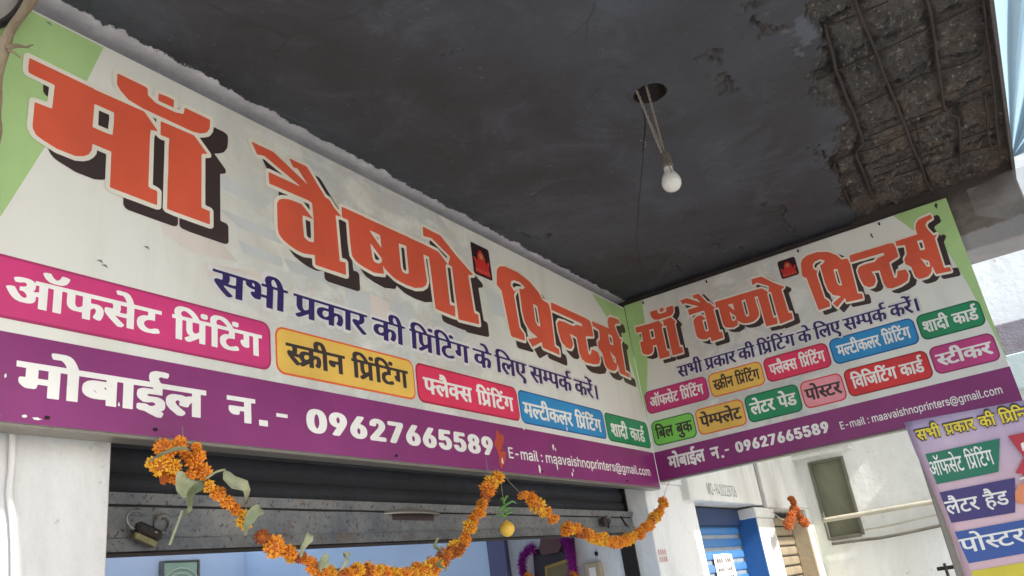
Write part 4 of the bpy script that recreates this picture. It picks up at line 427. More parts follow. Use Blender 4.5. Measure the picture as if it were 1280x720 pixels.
line=2770 -112 -19 26 9 37 2 17 -1 19 -3 11 -14 25 -44 62 -12 25 -5 19 -5 39 0 49 4 128 -1 5 -22 0 -3 -3 -6 -327 -3 -17 -37 -2 -4 5 5 207 -4 -3 -6 -14 -6 -22 -6 -36 -4 -5 -16 1 -21 16 1 16 7 33 -8 17 -9 5 -8 -16 -4 -18 -1 -19 1 -16 5 -23 10 -33 31 -66 -11 -25 -6 -9 -17 0 -8 13 -30 70 -10 34 -5 29 -1 14 1 45 6 30 8 19 16 19 15 6 27 -2 10 -6 11 -12 18 16 13 3 2 4 1 16 1 51 -2 5 -140 0 -8 -344 -4 -5 -35 0 -3 3 7 343 -2 3 -20 2 -2 3 0 26 1 11 2 5 19 2 -5 33 0 28 4 41 7 24 6 14 9 14 14 12 17 6 39 -2 16 -8 18 -16 20 -28 23 -49 23 -71 214 0 4 -3 0 -27 -1 -14 -3 -3 -21 0 -1 -3 -3 -122 -3 -33 -4 -22 -12 -28 -17 -16 -27 -1 -2 9 -2 34 3 6 11 8 9 23 2 42 2 102 -40 1 -3 -7 -3 -163 4 -34 8 -22 46 -64 14 -23 7 -19 5 -27 -2 -44 -12 -56 -3 -4,528 -6 -4 9 -9 35 44 61 -12 13 -8 12 -8 32 -4 41 3 150 -1 3 -18 0 -2 3 0 39 2 5 563 0 4 -5 0 -31 -2 -9 -26 -2 2 -36 -1 -38 -3 -29 -6 -21 -12 -29 -26 -34 10 -29 26 -59 21 -43 0 -6 -15 -30 -18 0 -12 21 -41 98 -17 49 -8 33 -1 12 1 20 4 12 5 8 6 5 24 0 10 -9 2 2 7 26 2 17 0 34 -4 26 -68 -1 -8 -337 -1 -8 -3 -3 -36 0 -3 5 8 343 -87 1 -2 -5 -1 -90 11 2 29 -2 14 -14 6 -12 5 -16 4 -37 0 -30 -3 -41 -9 -48 -9 -29 -18 0 -19 26 10 41 6 45 0 36 -2 13 -5 15 -4 0 -9 -15 -9 -23 -4 -162 -3 -3 -35 0 -3 3 -1 4 1 75 -14 -7 -28 0 -17 10 -13 18 -9 25 -4 29 -1 24 5 48 5 20 7 18 17 20 13 9 43 0 2 53 -103 0 -2 -5 -7 -341 -3 -3 -35 0 -4 3 2 81 -2 6 -63 -95,1545 -6 -3 9 -9 35 44 61 -11 11 -9 16 -9 36 -3 39 3 113 0 33 -2 3 -21 0 -2 -3 -8 -343 -4 -3 -35 0 -3 5 7 341 -2 3 -21 2 0 39 3 6 18 2 -5 45 0 32 3 22 6 23 7 17 9 13 13 14 16 6 33 -2 15 -11 16 -17 12 -21 11 -29 9 -27 15 -63 2 -4 77 1 -3 34 -1 28 4 41 7 25 6 13 10 14 15 14 11 4 24 0 10 -2 16 -11 12 -13 14 -23 10 -25 9 -27 19 -73 214 0 3 -5 0 -33 -2 -7 -25 -2 -2 -3 -6 -333 -2 -10 -1 -2 -37 -1 -4 5 8 323 0 18 -1 3 -27 0 -2 -3 -4 -201 -5 -22 -10 -10 -19 0 -12 10 -11 24 -8 37 0 23 4 13 6 9 13 2 1 3 2 114 -65 1 -3 -125 -3 -3 -29 -2 -17 -11 -7 -13 -7 -17 -5 -31 0 -33 5 -26 6 -16 10 -14 8 -5 13 3 28 25 15 0 4 -5 5 -39 -1 -6 -27 -23 -24 -8 -22 0 -15 4 -16 13 -8 9 -8 15 -7 21 -6 32 -2 24 0 29 3 36 8 28 6 15 12 20 10 10 10 9 19 7 2 9 0 67 -81 1 -1 -3 -1 -21 -7 -320 -3 -5 -36 0 -3 5 7 341 -2 3 -38 0 -3 -5 -7 -341 -4 -3 -35 0 -3 3 1 81 -1 6 -64 -95,3871 -6 -22 46 -32 77 -19 59 -6 29 0 18 2 10 3 9 7 9 28 3 10 -9 2 2 6 21 3 24 0 28 -4 30 -128 0 -2 -95 32 2 10 -4 12 -12 10 -26 3 -18 2 -25 -1 -36 -2 -29 -11 -55 -5 -20 -3 -4 -18 0 -19 26 11 47 6 43 0 28 -2 15 -5 16 -3 1 -9 -13 -11 -27 -3 -154 -1 -6 -3 -3 -35 0 -3 7 1 75 -15 -7 -28 0 -13 7 -8 7 -7 12 -9 22 -5 32 -1 31 2 26 5 28 11 27 6 11 11 11 11 7 44 0 1 52 -97 1 -3 5 1 39 4 3 266 0 1 7 -7 58 -9 43 -9 13 -12 -6 -17 2 -2 13 -3 33 6 7 12 4 30 0 19 -15 7 -12 8 -22 9 8 20 -1 7 -6 5 -12 2 -12 0 -16 -3 -12 -8 -15 -18 -4 -1 -4 6 -49 27 -2 2 -3 0 -39 -3 -5 -24 0 2 -42 0 -30 -2 -19 -5 -26 -8 -22 -9 -17 -24 -30 8 -26 29 -66 20 -40 -15 -37,83 -4 -5 7 -27 60 -18 50 -19 61 -6 29 0 20 3 14 9 14 5 3 29 -2 3 30 0 45 -1 18 -3 5 -51 1 -2 4 1 36 2 6 203 0 5 -6 11 10 13 4 15 0 18 -6 9 -10 7 -14 5 -18 3 -21 1 -77 -1 -48 2 -3 30 0 3 3 2 136 -2 3 -32 2 -1 40 3 5 27 2 -6 63 2 37 7 32 7 17 9 13 18 10 26 0 11 -4 10 -12 11 -22 9 -38 8 -49 5 -46 2 -3 25 0 3 -5 -1 -37 -1 -3 -25 -2 -2 -3 -7 -331 -1 -12 -2 -2 -36 -1 -4 5 8 323 -1 21 -25 0 -2 -3 -8 -341 -3 -5 -36 0 -3 5 2 152 -33 0 -3 -41 -4 -11 -6 -8 -24 0 -9 8 -8 15 -6 19 -5 20 -1 24 3 13 7 9 14 3 1 38 -19 3 -12 8 -10 12 -7 12 -4 16 -2 17 1 34 -15 1 -2 -3 -1 -27 -6 -314 -4 -5 -34 0 -4 3 2 156 -44 1 -21 8 -5 -7 6 -22 12 -30 36 -80 -17 -34,2955 -4 -21 45 -29 76 -16 49 -7 35 -1 14 1 13 5 15 5 6 6 5 23 0 6 -4 1 2 3 34 0 36 -2 25 -2 3 -51 1 -3 4 0 10 1 27 2 5 583 0 2 4 -5 29 -4 32 0 33 4 28 7 20 14 20 15 8 30 0 10 -4 12 -12 -7 -43 -17 -2 -10 10 -5 -1 -8 -16 -3 -22 1 -35 9 -47 34 -3 2 -11 -2 -32 -3 -3 -83 0 -2 -3 -2 -92 33 2 13 -6 15 -23 7 -29 1 -19 1 -36 -3 -34 -4 -29 -6 -27 -7 -22 -2 -4 -18 0 -19 26 12 49 4 35 1 26 -1 16 -4 17 -3 7 -10 -10 -12 -28 -3 -160 -3 -5 -36 0 -3 3 0 79 -15 -7 -33 2 -20 19 -8 16 -4 13 -5 36 0 34 3 31 7 25 13 25 15 16 19 6 33 -2 1 3 1 41 -1 9 -103 -1 -2 -8 -6 -335 -3 -5 -36 0 -4 3 0 4 2 61 -1 30 -13 -5 -29 0 -10 4 -16 19 -7 17 -7 25 -40 0 -5 -46 -4 -9 -6 -6 -24 0 -11 12 -6 12 -8 24 -3 18 0 14 1 14 4 8 5 6 12 2 2 3 3 136 -2 3 -34 0 -2 -3 -1 -13 -7 -330 -4 -3 -35 0 -3 3 2 156 -45 1 -20 7 -5 -6 6 -18 18 -48 29 -66 -11 -29 -5 -5,1211 2 -2 6 1 75 -14 -7 -28 0 -13 7 -13 14 -8 16 -7 25 -2 24 0 32 3 33 6 24 8 17 12 17 9 8 17 6 35 -2 1 5 0 47 -98 1 -3 5 1 39 4 3 151 0 1 6 -6 45 0 35 3 26 3 16 8 20 5 10 9 10 14 6 27 0 18 -12 10 -18 10 -32 6 -31 10 -79 26 -2 3 -5 0 -31 -2 -9 -24 -2 -3 -3 -7 -343 -3 -3 -35 0 -4 5 7 314 -1 29 -85 1 -2 -1 -1 -11 -1 -83 11 2 29 -2 6 -5 10 -13 8 -20 5 -37 0 -36 -5 -53 -8 -37 -8 -26 -18 0 -19 24 0 5 11 46 5 51 -1 31 -3 13 -5 6 -12 -17 -8 -23 -4 -160 -3 -3,2231 2 -3 6 2 75 -15 -7 -28 0 -13 7 -11 12 -10 18 -6 25 -3 24 0 30 1 17 5 30 9 25 9 15 11 11 11 7 33 2 12 -2 1 52 -98 1 -3 5 1 37 4 5 155 0 1 6 -4 39 -5 34 -6 23 -6 14 -4 5 -12 -6 -17 2 -1 5 -5 39 1 5 6 4 12 4 29 0 9 -4 9 -8 9 -16 9 -26 8 -38 10 -80 27 -2 3 -5 -1 -37 -3 -5 -83 0 -2 -3 -2 -92 32 2 11 -4 12 -14 9 -22 4 -23 1 -16 0 -38 -4 -37 -7 -40 -8 -31 -3 -4 -18 0 -19 24 0 5 6 18 7 38 4 39 -2 33 -3 16 -5 3 -11 -17 -9 -23 -3 -160 -4 -3,3953 2 -2 4 0 8 8 378 4 5 35 0 2 -5 0 -13 -8 -373 -4 -5,729 129 5 -1 10 10 16 29 2 74 -22 6 -15 -12 -5 -12 -5 -24 0 -31 6 -26,1181 129 5 -1 10 10 16 29 1 74 -21 6 -12 -8 -7 -14 -6 -28 0 -27 3 -20 3 -9,2200 129 5 -2 6 5 9 12 11 23 3 54 -1 20 -21 6 -12 -8 -8 -14 -5 -29 0 -26 2 -14 4 -17,3372 129 5 -1 10 10 16 29 2 56 0 18 -22 6 -11 -8 -8 -14 -6 -28 0 -27 2 -14 5 -17,3643 129 4 -1 9 8 18 32 1 73 -21 6 -6 -2 -9 -10 -7 -18 -4 -25 1 -30 4 -16 5 -12,583 146 4 -1 8 6 9 12 9 17 4 135 0 30 -2 5 -40 0 -3 -3 -2 -151 4 -34,1601 146 4 -1 8 6 12 16 6 13 4 167 -1 3 -42 0 -2 -3 -2 -120 0 -43 5 -24 4 -10,3227 146 5 0 10 10 12 19 3 9 4 161 -2 5 -41 0 -2 -3 -3 -124 1 -38 4 -25 5 -10,3132 209 38 0 3 141 -36 0 -3 -2,99 211 18 -1 18 10 3 104 -1 26 -39 -1 2 -25 0 -44 -4 -35 -6 -28,2973 211 16 -1 19 10 3 130 -40 0 3 -35 -1 -44 -4 -30 -5 -24,247 300 3 -1 2 3 -2 29 -4 14 -5 10 -4 -10 -1 -23 4 -15,368 399 30 -2 1 4 -3 35 -9 55 -7 21 -6 7 -4 -5 -6 -15 -3 -30 0 -33,1315 399 30 -2 2 4 -4 37 -8 51 -9 25 -5 5 -5 -8 -4 -10 -4 -35 1 -30,1522 399 75 -2 2 4 -13 47 -17 42 -18 24 -13 4 -6 -5 -8 -14 -6 -18 -2 -12 -1 -33 4 -26,1762 399 74 -2 3 4 -14 51 -17 40 -17 22 -13 4 -7 -6 -9 -17 -6 -26 -1 -29 3 -24,2471 399 98 -2 2 4 -15 45 -23 44 -21 24 -18 6 -9 -5 -9 -10 -5 -10 -5 -19 -2 -38 3 -22,1659 454 -9 14 -3 21 3 20 6 14 7 6 21 0 5 -4 6 -11 3 -23 -2 -15 -5 -14 -8 -9,1882 454 -9 15 -3 14 2 24 4 11 10 11 19 1 12 -13 3 -16 0 -18 -5 -21 -9 -9
line_w=2770 -100 -10 5 -23 33 -1 16 10 35 -2 21 -56 73 -16 34 -6 25 -3 31 2 133 -3 -6 -6 -275 -3 -10 -5 -8 -12 -6 -25 0 -11 6 -6 8 -2 10 2 105 -10 -9 -13 -3 -26 14 3 -13 29 -56 4 -13 -3 -15 -20 -36 -16 -6 -15 11 -37 74 -14 40 -3 -93 -4 -13 -15 -11 -25 0 -13 6 -4 6 -3 12 0 28 6 252 -16 10 -6 9 -2 12 3 48 6 10 9 7 1 54 10 41 15 28 22 21 22 8 34 -2 27 -14 17 -15 17 -23 17 -30 29 -68 202 0 12 -7 5 -6 3 -12 0 -45 -8 -16 -19 -10 -3 -102 -8 -41 -11 -26 -12 -14 -13 -11 24 -35 10 -21 6 -20 3 -23 -2 -41 -12 -54 -11 -15,541 -6 -10 5 -6 8 -13 43 0 11 4 11 29 37 -13 30 -6 39 -2 35 3 92 -17 15 -4 13 1 46 4 10 8 8 8 4 547 0 12 -7 8 -15 0 -31 -3 -24 -6 -9 -17 -10 -1 -48 -7 -33 -13 -35 -20 -29 26 -57 21 -36 4 -12 -2 -20 -16 -29 -8 -10 -13 -3 -16 13 -42 85 -30 75 -4 -131 -3 -20 -11 -12 -30 -2 -15 11 -4 13 -1 56 -13 -43 -9 -11 -9 -3 -13 3 -21 21 -1 -26 -8 -15 -12 -6 -31 2 -9 9 -3 10 0 46 -29 -1 -24 13 -14 17 -13 31 -4 -103 -2 -10 -5 -8 -13 -6 -24 0 -11 6 -8 15 0 36 -2 3 -46 -61,1553 -6 -14 10 -9 23 -10 -20 -12 -6 -32 3 -8 9 -3 12 7 280 -15 10 -7 10 -1 49 4 14 13 14 0 51 10 44 10 20 20 22 26 14 17 0 35 -16 17 -20 16 -27 14 -37 18 -52 11 1 -11 13 -7 15 -4 31 6 28 12 20 12 6 22 -4 11 -10 9 -19 14 33 14 19 25 17 25 2 37 -18 24 -34 11 -23 10 21 12 13 23 3 13 -9 11 -23 3 -28 -5 -25 -17 -29 16 -3 163 2 11 -6 8 -15 -1 -46 -2 -10 -10 -11 -14 -3 -3 -6 -7 -278 -3 -12 -8 -9 -33 -3 -12 6 -7 15 6 286 -6 1 -2 -4 -4 -158 -2 -15 -12 -23 -15 -9 -11 0 -16 8 -12 17 -7 16 -9 32 -2 33 4 20 9 16 10 7 2 5 1 53 -18 4 -24 -4 -2 -68 -2 -21 -2 -8 -16 -13 -19 0 -15 -6 -10 -15 -5 -26 3 -36 5 -13 10 -9 14 4 30 22 17 -7 8 -12 6 -38 0 -13 -5 -14 -35 -26 -19 -7 -27 0 -20 8 -19 15 -14 21 -14 40 -2 -63 -7 -15 -13 -6 -25 0 -11 6 -5 8 -3 12 8 276 -1 5 -7 3 -13 -3 -1 -13 -6 -247 -3 -33 -5 -8 -12 -6 -26 0 -11 6 -7 15 1 36 -2 4 -46 -61 -13 -8,2956 -6 -15 12 -37 76 -23 59 -13 42 -3 38 5 23 10 15 8 8 26 5 2 20 -3 17 -36 0 -11 6 -6 8 -2 10 0 36 3 16 6 9 13 7 553 0 3 3 -3 28 0 31 2 23 7 25 16 24 28 18 22 0 26 -14 10 -11 3 -9 0 -10 -7 -33 -4 -13 -17 -11 -19 9 -4 -21 1 -15 5 -24 27 -3 11 -13 2 -16 -1 -36 -3 -10 -5 -8 -11 -6 -67 0 -3 -4 0 -30 22 -2 23 -16 14 -25 8 -31 1 -54 -3 -30 -10 -51 -7 -23 -8 -13 -11 -6 -12 2 -21 22 -5 -31 -6 -10 -12 -6 -32 3 -8 8 -4 10 0 46 -28 -1 -21 11 -19 25 -11 28 -2 -91 -3 -24 -6 -9 -12 -6 -26 0 -11 6 -7 14 0 62 -26 -1 -13 6 -13 9 -12 16 -12 28 -22 0 -3 -2 -2 -17 -6 -19 -10 -12 -13 -6 -10 0 -15 9 -24 39 -3 -108 -4 -13 -15 -11 -26 0 -11 6 -9 14 -13 -22,3865 -6 -10 5 -14 25 -52 112 -13 -70 -12 -32 -7 -7 -14 -3 -11 5 -16 19 -4 -33 -6 -8 -11 -6 -25 0 -16 11 -3 13 -1 41 -1 3 -28 -2 -30 21 -16 29 -5 20 -4 33 1 43 6 31 14 32 13 16 17 16 -41 1 -11 6 -6 8 -2 10 3 51 6 10 12 7 245 0 1 9 -4 25 -8 24 -15 -5 -10 3 -10 9 -4 12 -6 39 2 12 9 13 16 9 29 2 22 -11 11 -13 8 -16 23 2 14 -9 11 -23 3 -15 0 -18 -6 -25 -16 -23 17 -5 9 -12 2 -11 -1 -43 -8 -16 -16 -8 -2 -50 -9 -41 -10 -24 -22 -32 30 -64 20 -33 2 -15 -2 -10 -17 -34 -8 -8,98 -4 -10 6 -8 10 -25 52 -30 72 -14 44 -2 18 0 28 5 21 16 20 26 4 2 6 0 26 -3 6 -36 0 -16 13 -3 11 1 43 3 11 5 7 12 7 189 0 13 -5 20 10 18 0 15 -7 18 -15 10 13 14 5 -2 36 2 28 7 35 12 24 14 17 14 8 27 3 22 -11 18 -24 9 -24 8 -31 9 -61 21 -5 8 -8 3 -9 0 -47 -3 -10 -9 -11 -17 -7 -6 -260 -2 -25 -7 -13 -11 -6 -26 0 -11 6 -8 15 8 281 -4 6 -3 -4 -1 -15 -5 -247 -3 -26 -6 -10 -11 -6 -26 0 -11 6 -5 8 -3 12 2 72 0 38 -1 4 -10 -2 -6 -30 -17 -21 -18 -3 -15 8 -9 11 -14 30 -8 36 0 18 3 13 10 23 -21 17 -16 27 -6 -243 -1 -9 -7 -9 -11 -6 -24 0 -13 6 -8 15 -14 -20,1220 1 -10 6 -6 10 -1 51 -28 -1 -21 11 -19 22 -10 24 -6 38 0 41 5 33 6 21 9 18 11 15 19 18 -40 1 -11 6 -5 8 -3 10 2 51 6 10 11 6 129 1 2 6 -1 51 4 28 8 24 14 24 12 11 19 8 19 0 24 -14 13 -17 12 -31 9 -38 7 -50 25 -9 5 -7 2 -11 0 -28 -3 -25 -9 -11 -17 -7 -8 -288 -6 -10 -11 -6 -26 0 -11 6 -6 8 -2 10 0 57 -12 -42 -11 -13 -9 -3 -13 3 -21 21 -1 -26 -8 -15 -11 -6,2234 1 -10 6 -6 10 -2 51 -27 -1 -25 13 -13 17 -13 30 -5 25 -1 23 1 33 5 31 16 38 29 31 -41 1 -11 6 -5 8 -3 10 1 43 3 11 5 7 11 6 137 2 -5 33 -7 25 -15 -6 -16 6 -7 11 -6 40 2 18 7 13 24 11 22 0 21 -11 19 -25 8 -23 8 -36 9 -56 21 -5 10 -13 2 -10 -2 -41 -2 -10 -6 -8 -11 -6 -66 0 -3 -4 1 -30 22 -2 17 -11 16 -23 9 -28 2 -23 -1 -61 -5 -36 -15 -53 -9 -11 -14 -3 -12 5 -16 19 -1 -3 -1 -25 -7 -13 -11 -6,3946 1 -13 11 -4 15 8 349 3 12 9 9 32 3 11 -6 6 -7 2 -11 -9 -351 -3 -12 -8 -9,128 76 2 -2 2 4 0 61 -35 3 11 -27,2986 76 2 2 1 61 -34 3 2 -9,1530 78 5 2 22 29 -12 28 -8 46 1 123 -3 -14,819 109 4 9 4 24 1 23 -2 9 -6 -14,2282 109 4 10 4 26 2 20 -2 8 -7 -13,3716 109 3 5 5 31 0 28 -7 -13,3448 111 3 4 3 22 1 36 -6 -13,1269 114 3 5 4 23 2 26 -2 6 -6 -12,737 160 3 -2 6 6 10 15 0 37 -12 4 -9 -14 -1 -33,1187 160 9 4 10 15 1 37 -13 4 -8 -11 -3 -13 0 -18,2201 160 6 2 13 17 -1 37 -12 4 -8 -12 -3 -25,3365 160 8 2 10 16 3 15 -1 23 -12 4 -8 -9 -4 -23,3634 160 7 2 12 18 0 36 -12 4 -7 -9 -4 -28,592 175 7 2 11 16 3 82 0 30 -2 4 -17 0 -3 -4 -3 -97 2 -23,1605 175 7 2 10 13 4 115 -2 4 -19 0 -3 -4 -1 -109,3221 175 7 2 11 16 3 104 -2 12 -17 0 -3 -4 -3 -107,2728 193 15 8 5 12 3 54 0 38 -2 4 -17 0 -2 -4,1773 213 1 -1 15 33 8 12 13 13 23 14 2 6 -1 17 -58 1 -2 -16,3056 218 16 13 2 74 -1 4 -13 0 -2 -4,885 224 2 0 1 15 1 69 -65 -1 0 -32 14 1 23 -12 17 -21,1336 224 2 7 0 77 -61 1 -4 -4 0 -30 22 -2 19 -11 12 -17,313 231 10 -1 2 4 2 69 -2 6 -10 0 -1 -4,3137 231 13 -1 3 4 2 71 -1 4 -14 0 -1 -4,119 234 12 -2 4 7 1 64 -1 6 -12 0 -1 -4,2976 234 12 -2 3 4 2 26 0 46 -13 1 -1 -4 -1 -43,2478 239 21 33 12 10 30 9 35 -18 21 14 1 18 -3 4 -114 0 -2 -6,3774 244 13 18 8 6 33 0 3 17 0 22 -110 1 0 -34 14 2 19 -9,676 249 22 38 22 21 -43 0,3305 252 24 38 20 18 -42 0,953 257 21 14 27 -3 3 14 0 23 -3 4 -45 0 -3 -27,1702 399 3 5 -2 16 -16 -18,383 402 9 -1 2 3 -4 28 -7 22 -3 -27,1326 402 9 -1 1 3 -5 31 -5 18 -3 -13 0 -23,1530 402 47 -1 3 3 -18 40 -12 14 -7 3 -8 -7 -5 -16 -1 -21,1770 402 46 -1 3 3 -15 36 -15 18 -8 3 -7 -7 -5 -16 -2 -21,2475 402 67 -1 3 3 -19 34 -10 10 -13 10 -14 4 -8 -7 -6 -12 -2 -16
head=165 -6 -11 8 -18 22 -64 82 -34 55 -10 21 -7 19 -2 13 2 14 6 13 11 12 12 4 26 0 21 -11 3 1 5 35 0 23 -4 32 -5 3 -85 0 -7 3 -4 10 0 37 4 8 7 2 337 0 9 -5 3 -18 16 14 20 11 38 4 20 -5 25 -15 15 -19 10 -22 8 -46 0 -81 4 -4 64 0 4 2 0 121 -4 3 -48 0 -7 3 -4 8 0 39 3 7 7 3 40 1 -11 59 3 37 11 29 7 11 11 13 16 9 24 8 34 0 25 -8 15 -9 14 -16 16 -29 20 -56 12 -48 45 -1 6 -2 3 -6 1 -41 -3 -8 -7 -3 -38 0 -2 -3 0 -323 -4 -10 -7 -2 -43 0 -6 3 -3 7 -2 327 -57 1 -3 -3 -1 -325 -3 -7 -6 -3 -42 0 -8 3 -4 7 -1 142 -69 2 -2 -3 -2 -31 -5 -12 -8 -10 -13 -6 -15 0 -20 8 -27 31 -12 28 -4 17 5 19 8 10 15 6 15 2 0 26 -29 1 -37 16 -17 15 -9 16 -7 24 -1 26 -37 1 -4 -5 0 -321 -2 -7 -8 -5 -42 0 -8 2 -3 5 -1 149 -71 -2 -55 12 -8 -6 5 -11 91 -115 -2 -8 -24 -30,1003 -6 -9 8 -18 34 -1 7 4 6 60 46 5 6 -15 9 -14 14 -12 21 -8 21 -4 29 -2 35 0 107 -4 3 -24 0 -8 5 -2 45 2 6 7 3 977 1 7 -2 3 -7 1 -40 -4 -8 -6 -3 -35 0 -2 -3 4 -27 0 -36 -6 -31 -6 -15 -23 -34 -42 -32 8 -13 34 -43 62 -68 -1 -10 -23 -30 -6 -4 -11 0 -10 8 -40 45 -46 58 -37 55 -18 42 0 26 5 13 13 12 11 4 26 0 13 -6 14 -11 11 13 7 19 3 25 -3 31 -3 11 -3 1 -133 -1 -1 -325 -2 -8 -6 -4 -45 0 -7 3 -3 7 -1 327 -166 0 0 -87 28 10 31 0 23 -9 16 -13 15 -22 10 -27 3 -25 -1 -40 -12 -50 -19 -46 -8 -5 -14 3 -31 22 -5 8 14 29 9 29 4 23 -2 43 -10 16 -9 6 -21 -10 -17 -19 -5 -11 -1 -155 -9 -7 -42 0 -8 3 -3 7 -1 78 -27 -12 -25 -5 -27 2 -27 10 -23 18 -11 16 -12 26 -4 27 0 30 4 26 12 26 15 19 22 17 27 10 44 2 30 -6 3 5 -1 38 -195 1 -3 -5 0 -321 -3 -8 -9 -4 -41 0 -7 4 -3 8 0 85 -2 3 -120 -104 -10 -4,2906 -6 -6 4 -6 10 -16 28 0 7 4 6 65 50 -29 24 -10 16 -10 29 -5 31 0 136 -2 5 -52 0 -3 -3 -1 -327 -3 -5 -6 -3 -42 0 -8 3 -4 7 0 325 -4 3 -30 0 -7 5 -2 6 0 39 2 6 6 3 26 2 -7 32 -2 20 7 40 11 26 24 26 28 16 26 6 57 -2 29 -8 35 -17 29 -21 33 -35 17 -22 39 -62 73 1 -8 40 0 19 7 35 10 23 15 19 28 20 29 10 31 0 44 -12 26 -15 20 -19 23 -28 20 -32 31 -61 550 0 8 -2 4 -7 0 -40 -3 -8 -7 -3 -38 0 -2 -3 0 -323 -2 -8 -6 -4 -45 0 -7 3 -3 7 0 323 -2 5 -62 -1 -1 -192 -8 -23 -5 -6 -14 -7 -21 1 -23 14 -20 25 -13 36 0 20 7 18 8 7 25 7 -1 100 -57 3 -69 -3 -1 -111 -2 -8 -8 -5 -44 0 -31 -10 -12 -9 -11 -14 -8 -20 -2 -13 0 -21 7 -27 16 -23 20 -12 20 -4 21 1 24 8 35 19 7 0 8 -6 13 -43 -2 -10 -37 -17 -44 -12 -55 2 -35 14 -22 18 -22 30 -14 40 -3 41 4 37 -74 0 -3 -4 0 -31 -6 -17 -6 -8 -12 -6 -22 0 -20 9 -20 24 -13 27 -5 19 1 15 6 17 12 10 17 5 146 0 9 -6 1 -22 2 -2 17 22 22 19 24 11 37 10 0 63 -329 1 -2 -5 -1 -323 -3 -7 -7 -3 -40 0 -8 3 -4 9 0 323 -3 3 -55 0 -4 -5 0 -321 -2 -8 -9 -4 -42 0 -7 4 -3 8 0 85 -2 3 -121 -104 -9 -4,2264 2 -6 4 -2 6 -1 78 -21 -11 -30 -6 -28 2 -27 10 -19 15 -18 25 -7 16 -6 33 0 25 6 32 11 24 12 16 21 17 31 12 43 2 31 -6 2 5 -1 38 -170 2 -7 4 -2 6 1 42 3 5 7 2 262 1 -10 48 0 37 11 36 16 23 19 14 24 8 37 0 28 -11 17 -15 21 -33 18 -48 15 -58 4 -2 41 0 7 -3 3 -7 0 -39 -3 -8 -7 -3 -37 0 -3 -3 -1 -328 -8 -7 -43 0 -8 2 -2 6 -2 329 -163 1 -4 -5 1 -82 29 9 30 0 23 -9 15 -11 14 -18 12 -31 3 -21 0 -35 -3 -23 -12 -48 -19 -38 -8 -3 -10 2 -31 22 -5 11 16 39 9 35 1 22 -3 26 -7 14 -12 8 -12 -5 -19 -16 -12 -19 0 -150 -2 -7 -8 -5,1342 134 13 -1 12 4 17 11 20 22 1 66 -44 5 -13 -1 -19 -8 -10 -11 -7 -20 2 -37 11 -20,2192 134 23 1 24 17 15 18 1 66 -44 5 -13 -1 -18 -8 -11 -11 -7 -22 0 -23 4 -15 9 -17,1082 151 12 -1 18 6 32 27 0 152 -2 5 -86 0 -4 -3 0 -113 3 -39 10 -23,2987 151 9 -1 19 6 21 16 11 11 0 152 -2 5 -85 0 -3 -3 1 -150 8 -24 11 -9,169 216 45 -1 30 8 0 116 -80 0 5 -38 0 -22 -5 -34 -8 -23 2 -4,436 301 10 -1 2 3 -6 31 -15 15 -11 0 -7 -6 -3 -9 4 -20 12 -10,636 401 67 -1 3 2 -21 74 -14 22 -13 9 -12 1 -8 -5 -8 -10 -5 -14 -2 -15 2 -26,2414 401 66 -1 4 2 -11 45 -12 32 -9 16 -16 12 -18 -2 -8 -8 -6 -13 -1 -43,2829 401 184 -1 4 2 -24 36 -37 38 -44 25 -42 7 -29 -11 -12 -11 -7 -12 -4 -31 4 -27,3229 401 143 -1 4 2 -21 39 -29 37 -33 23 -32 7 -20 -9 -14 -15 -6 -12 -3 -17 0 -17 5 -24,3634 441 -14 8 -9 11 -5 16 2 24 12 19 14 7 20 1 10 -5 10 -9 7 -16 2 -15 -2 -13 -9 -16 -9 -8 -11 -4
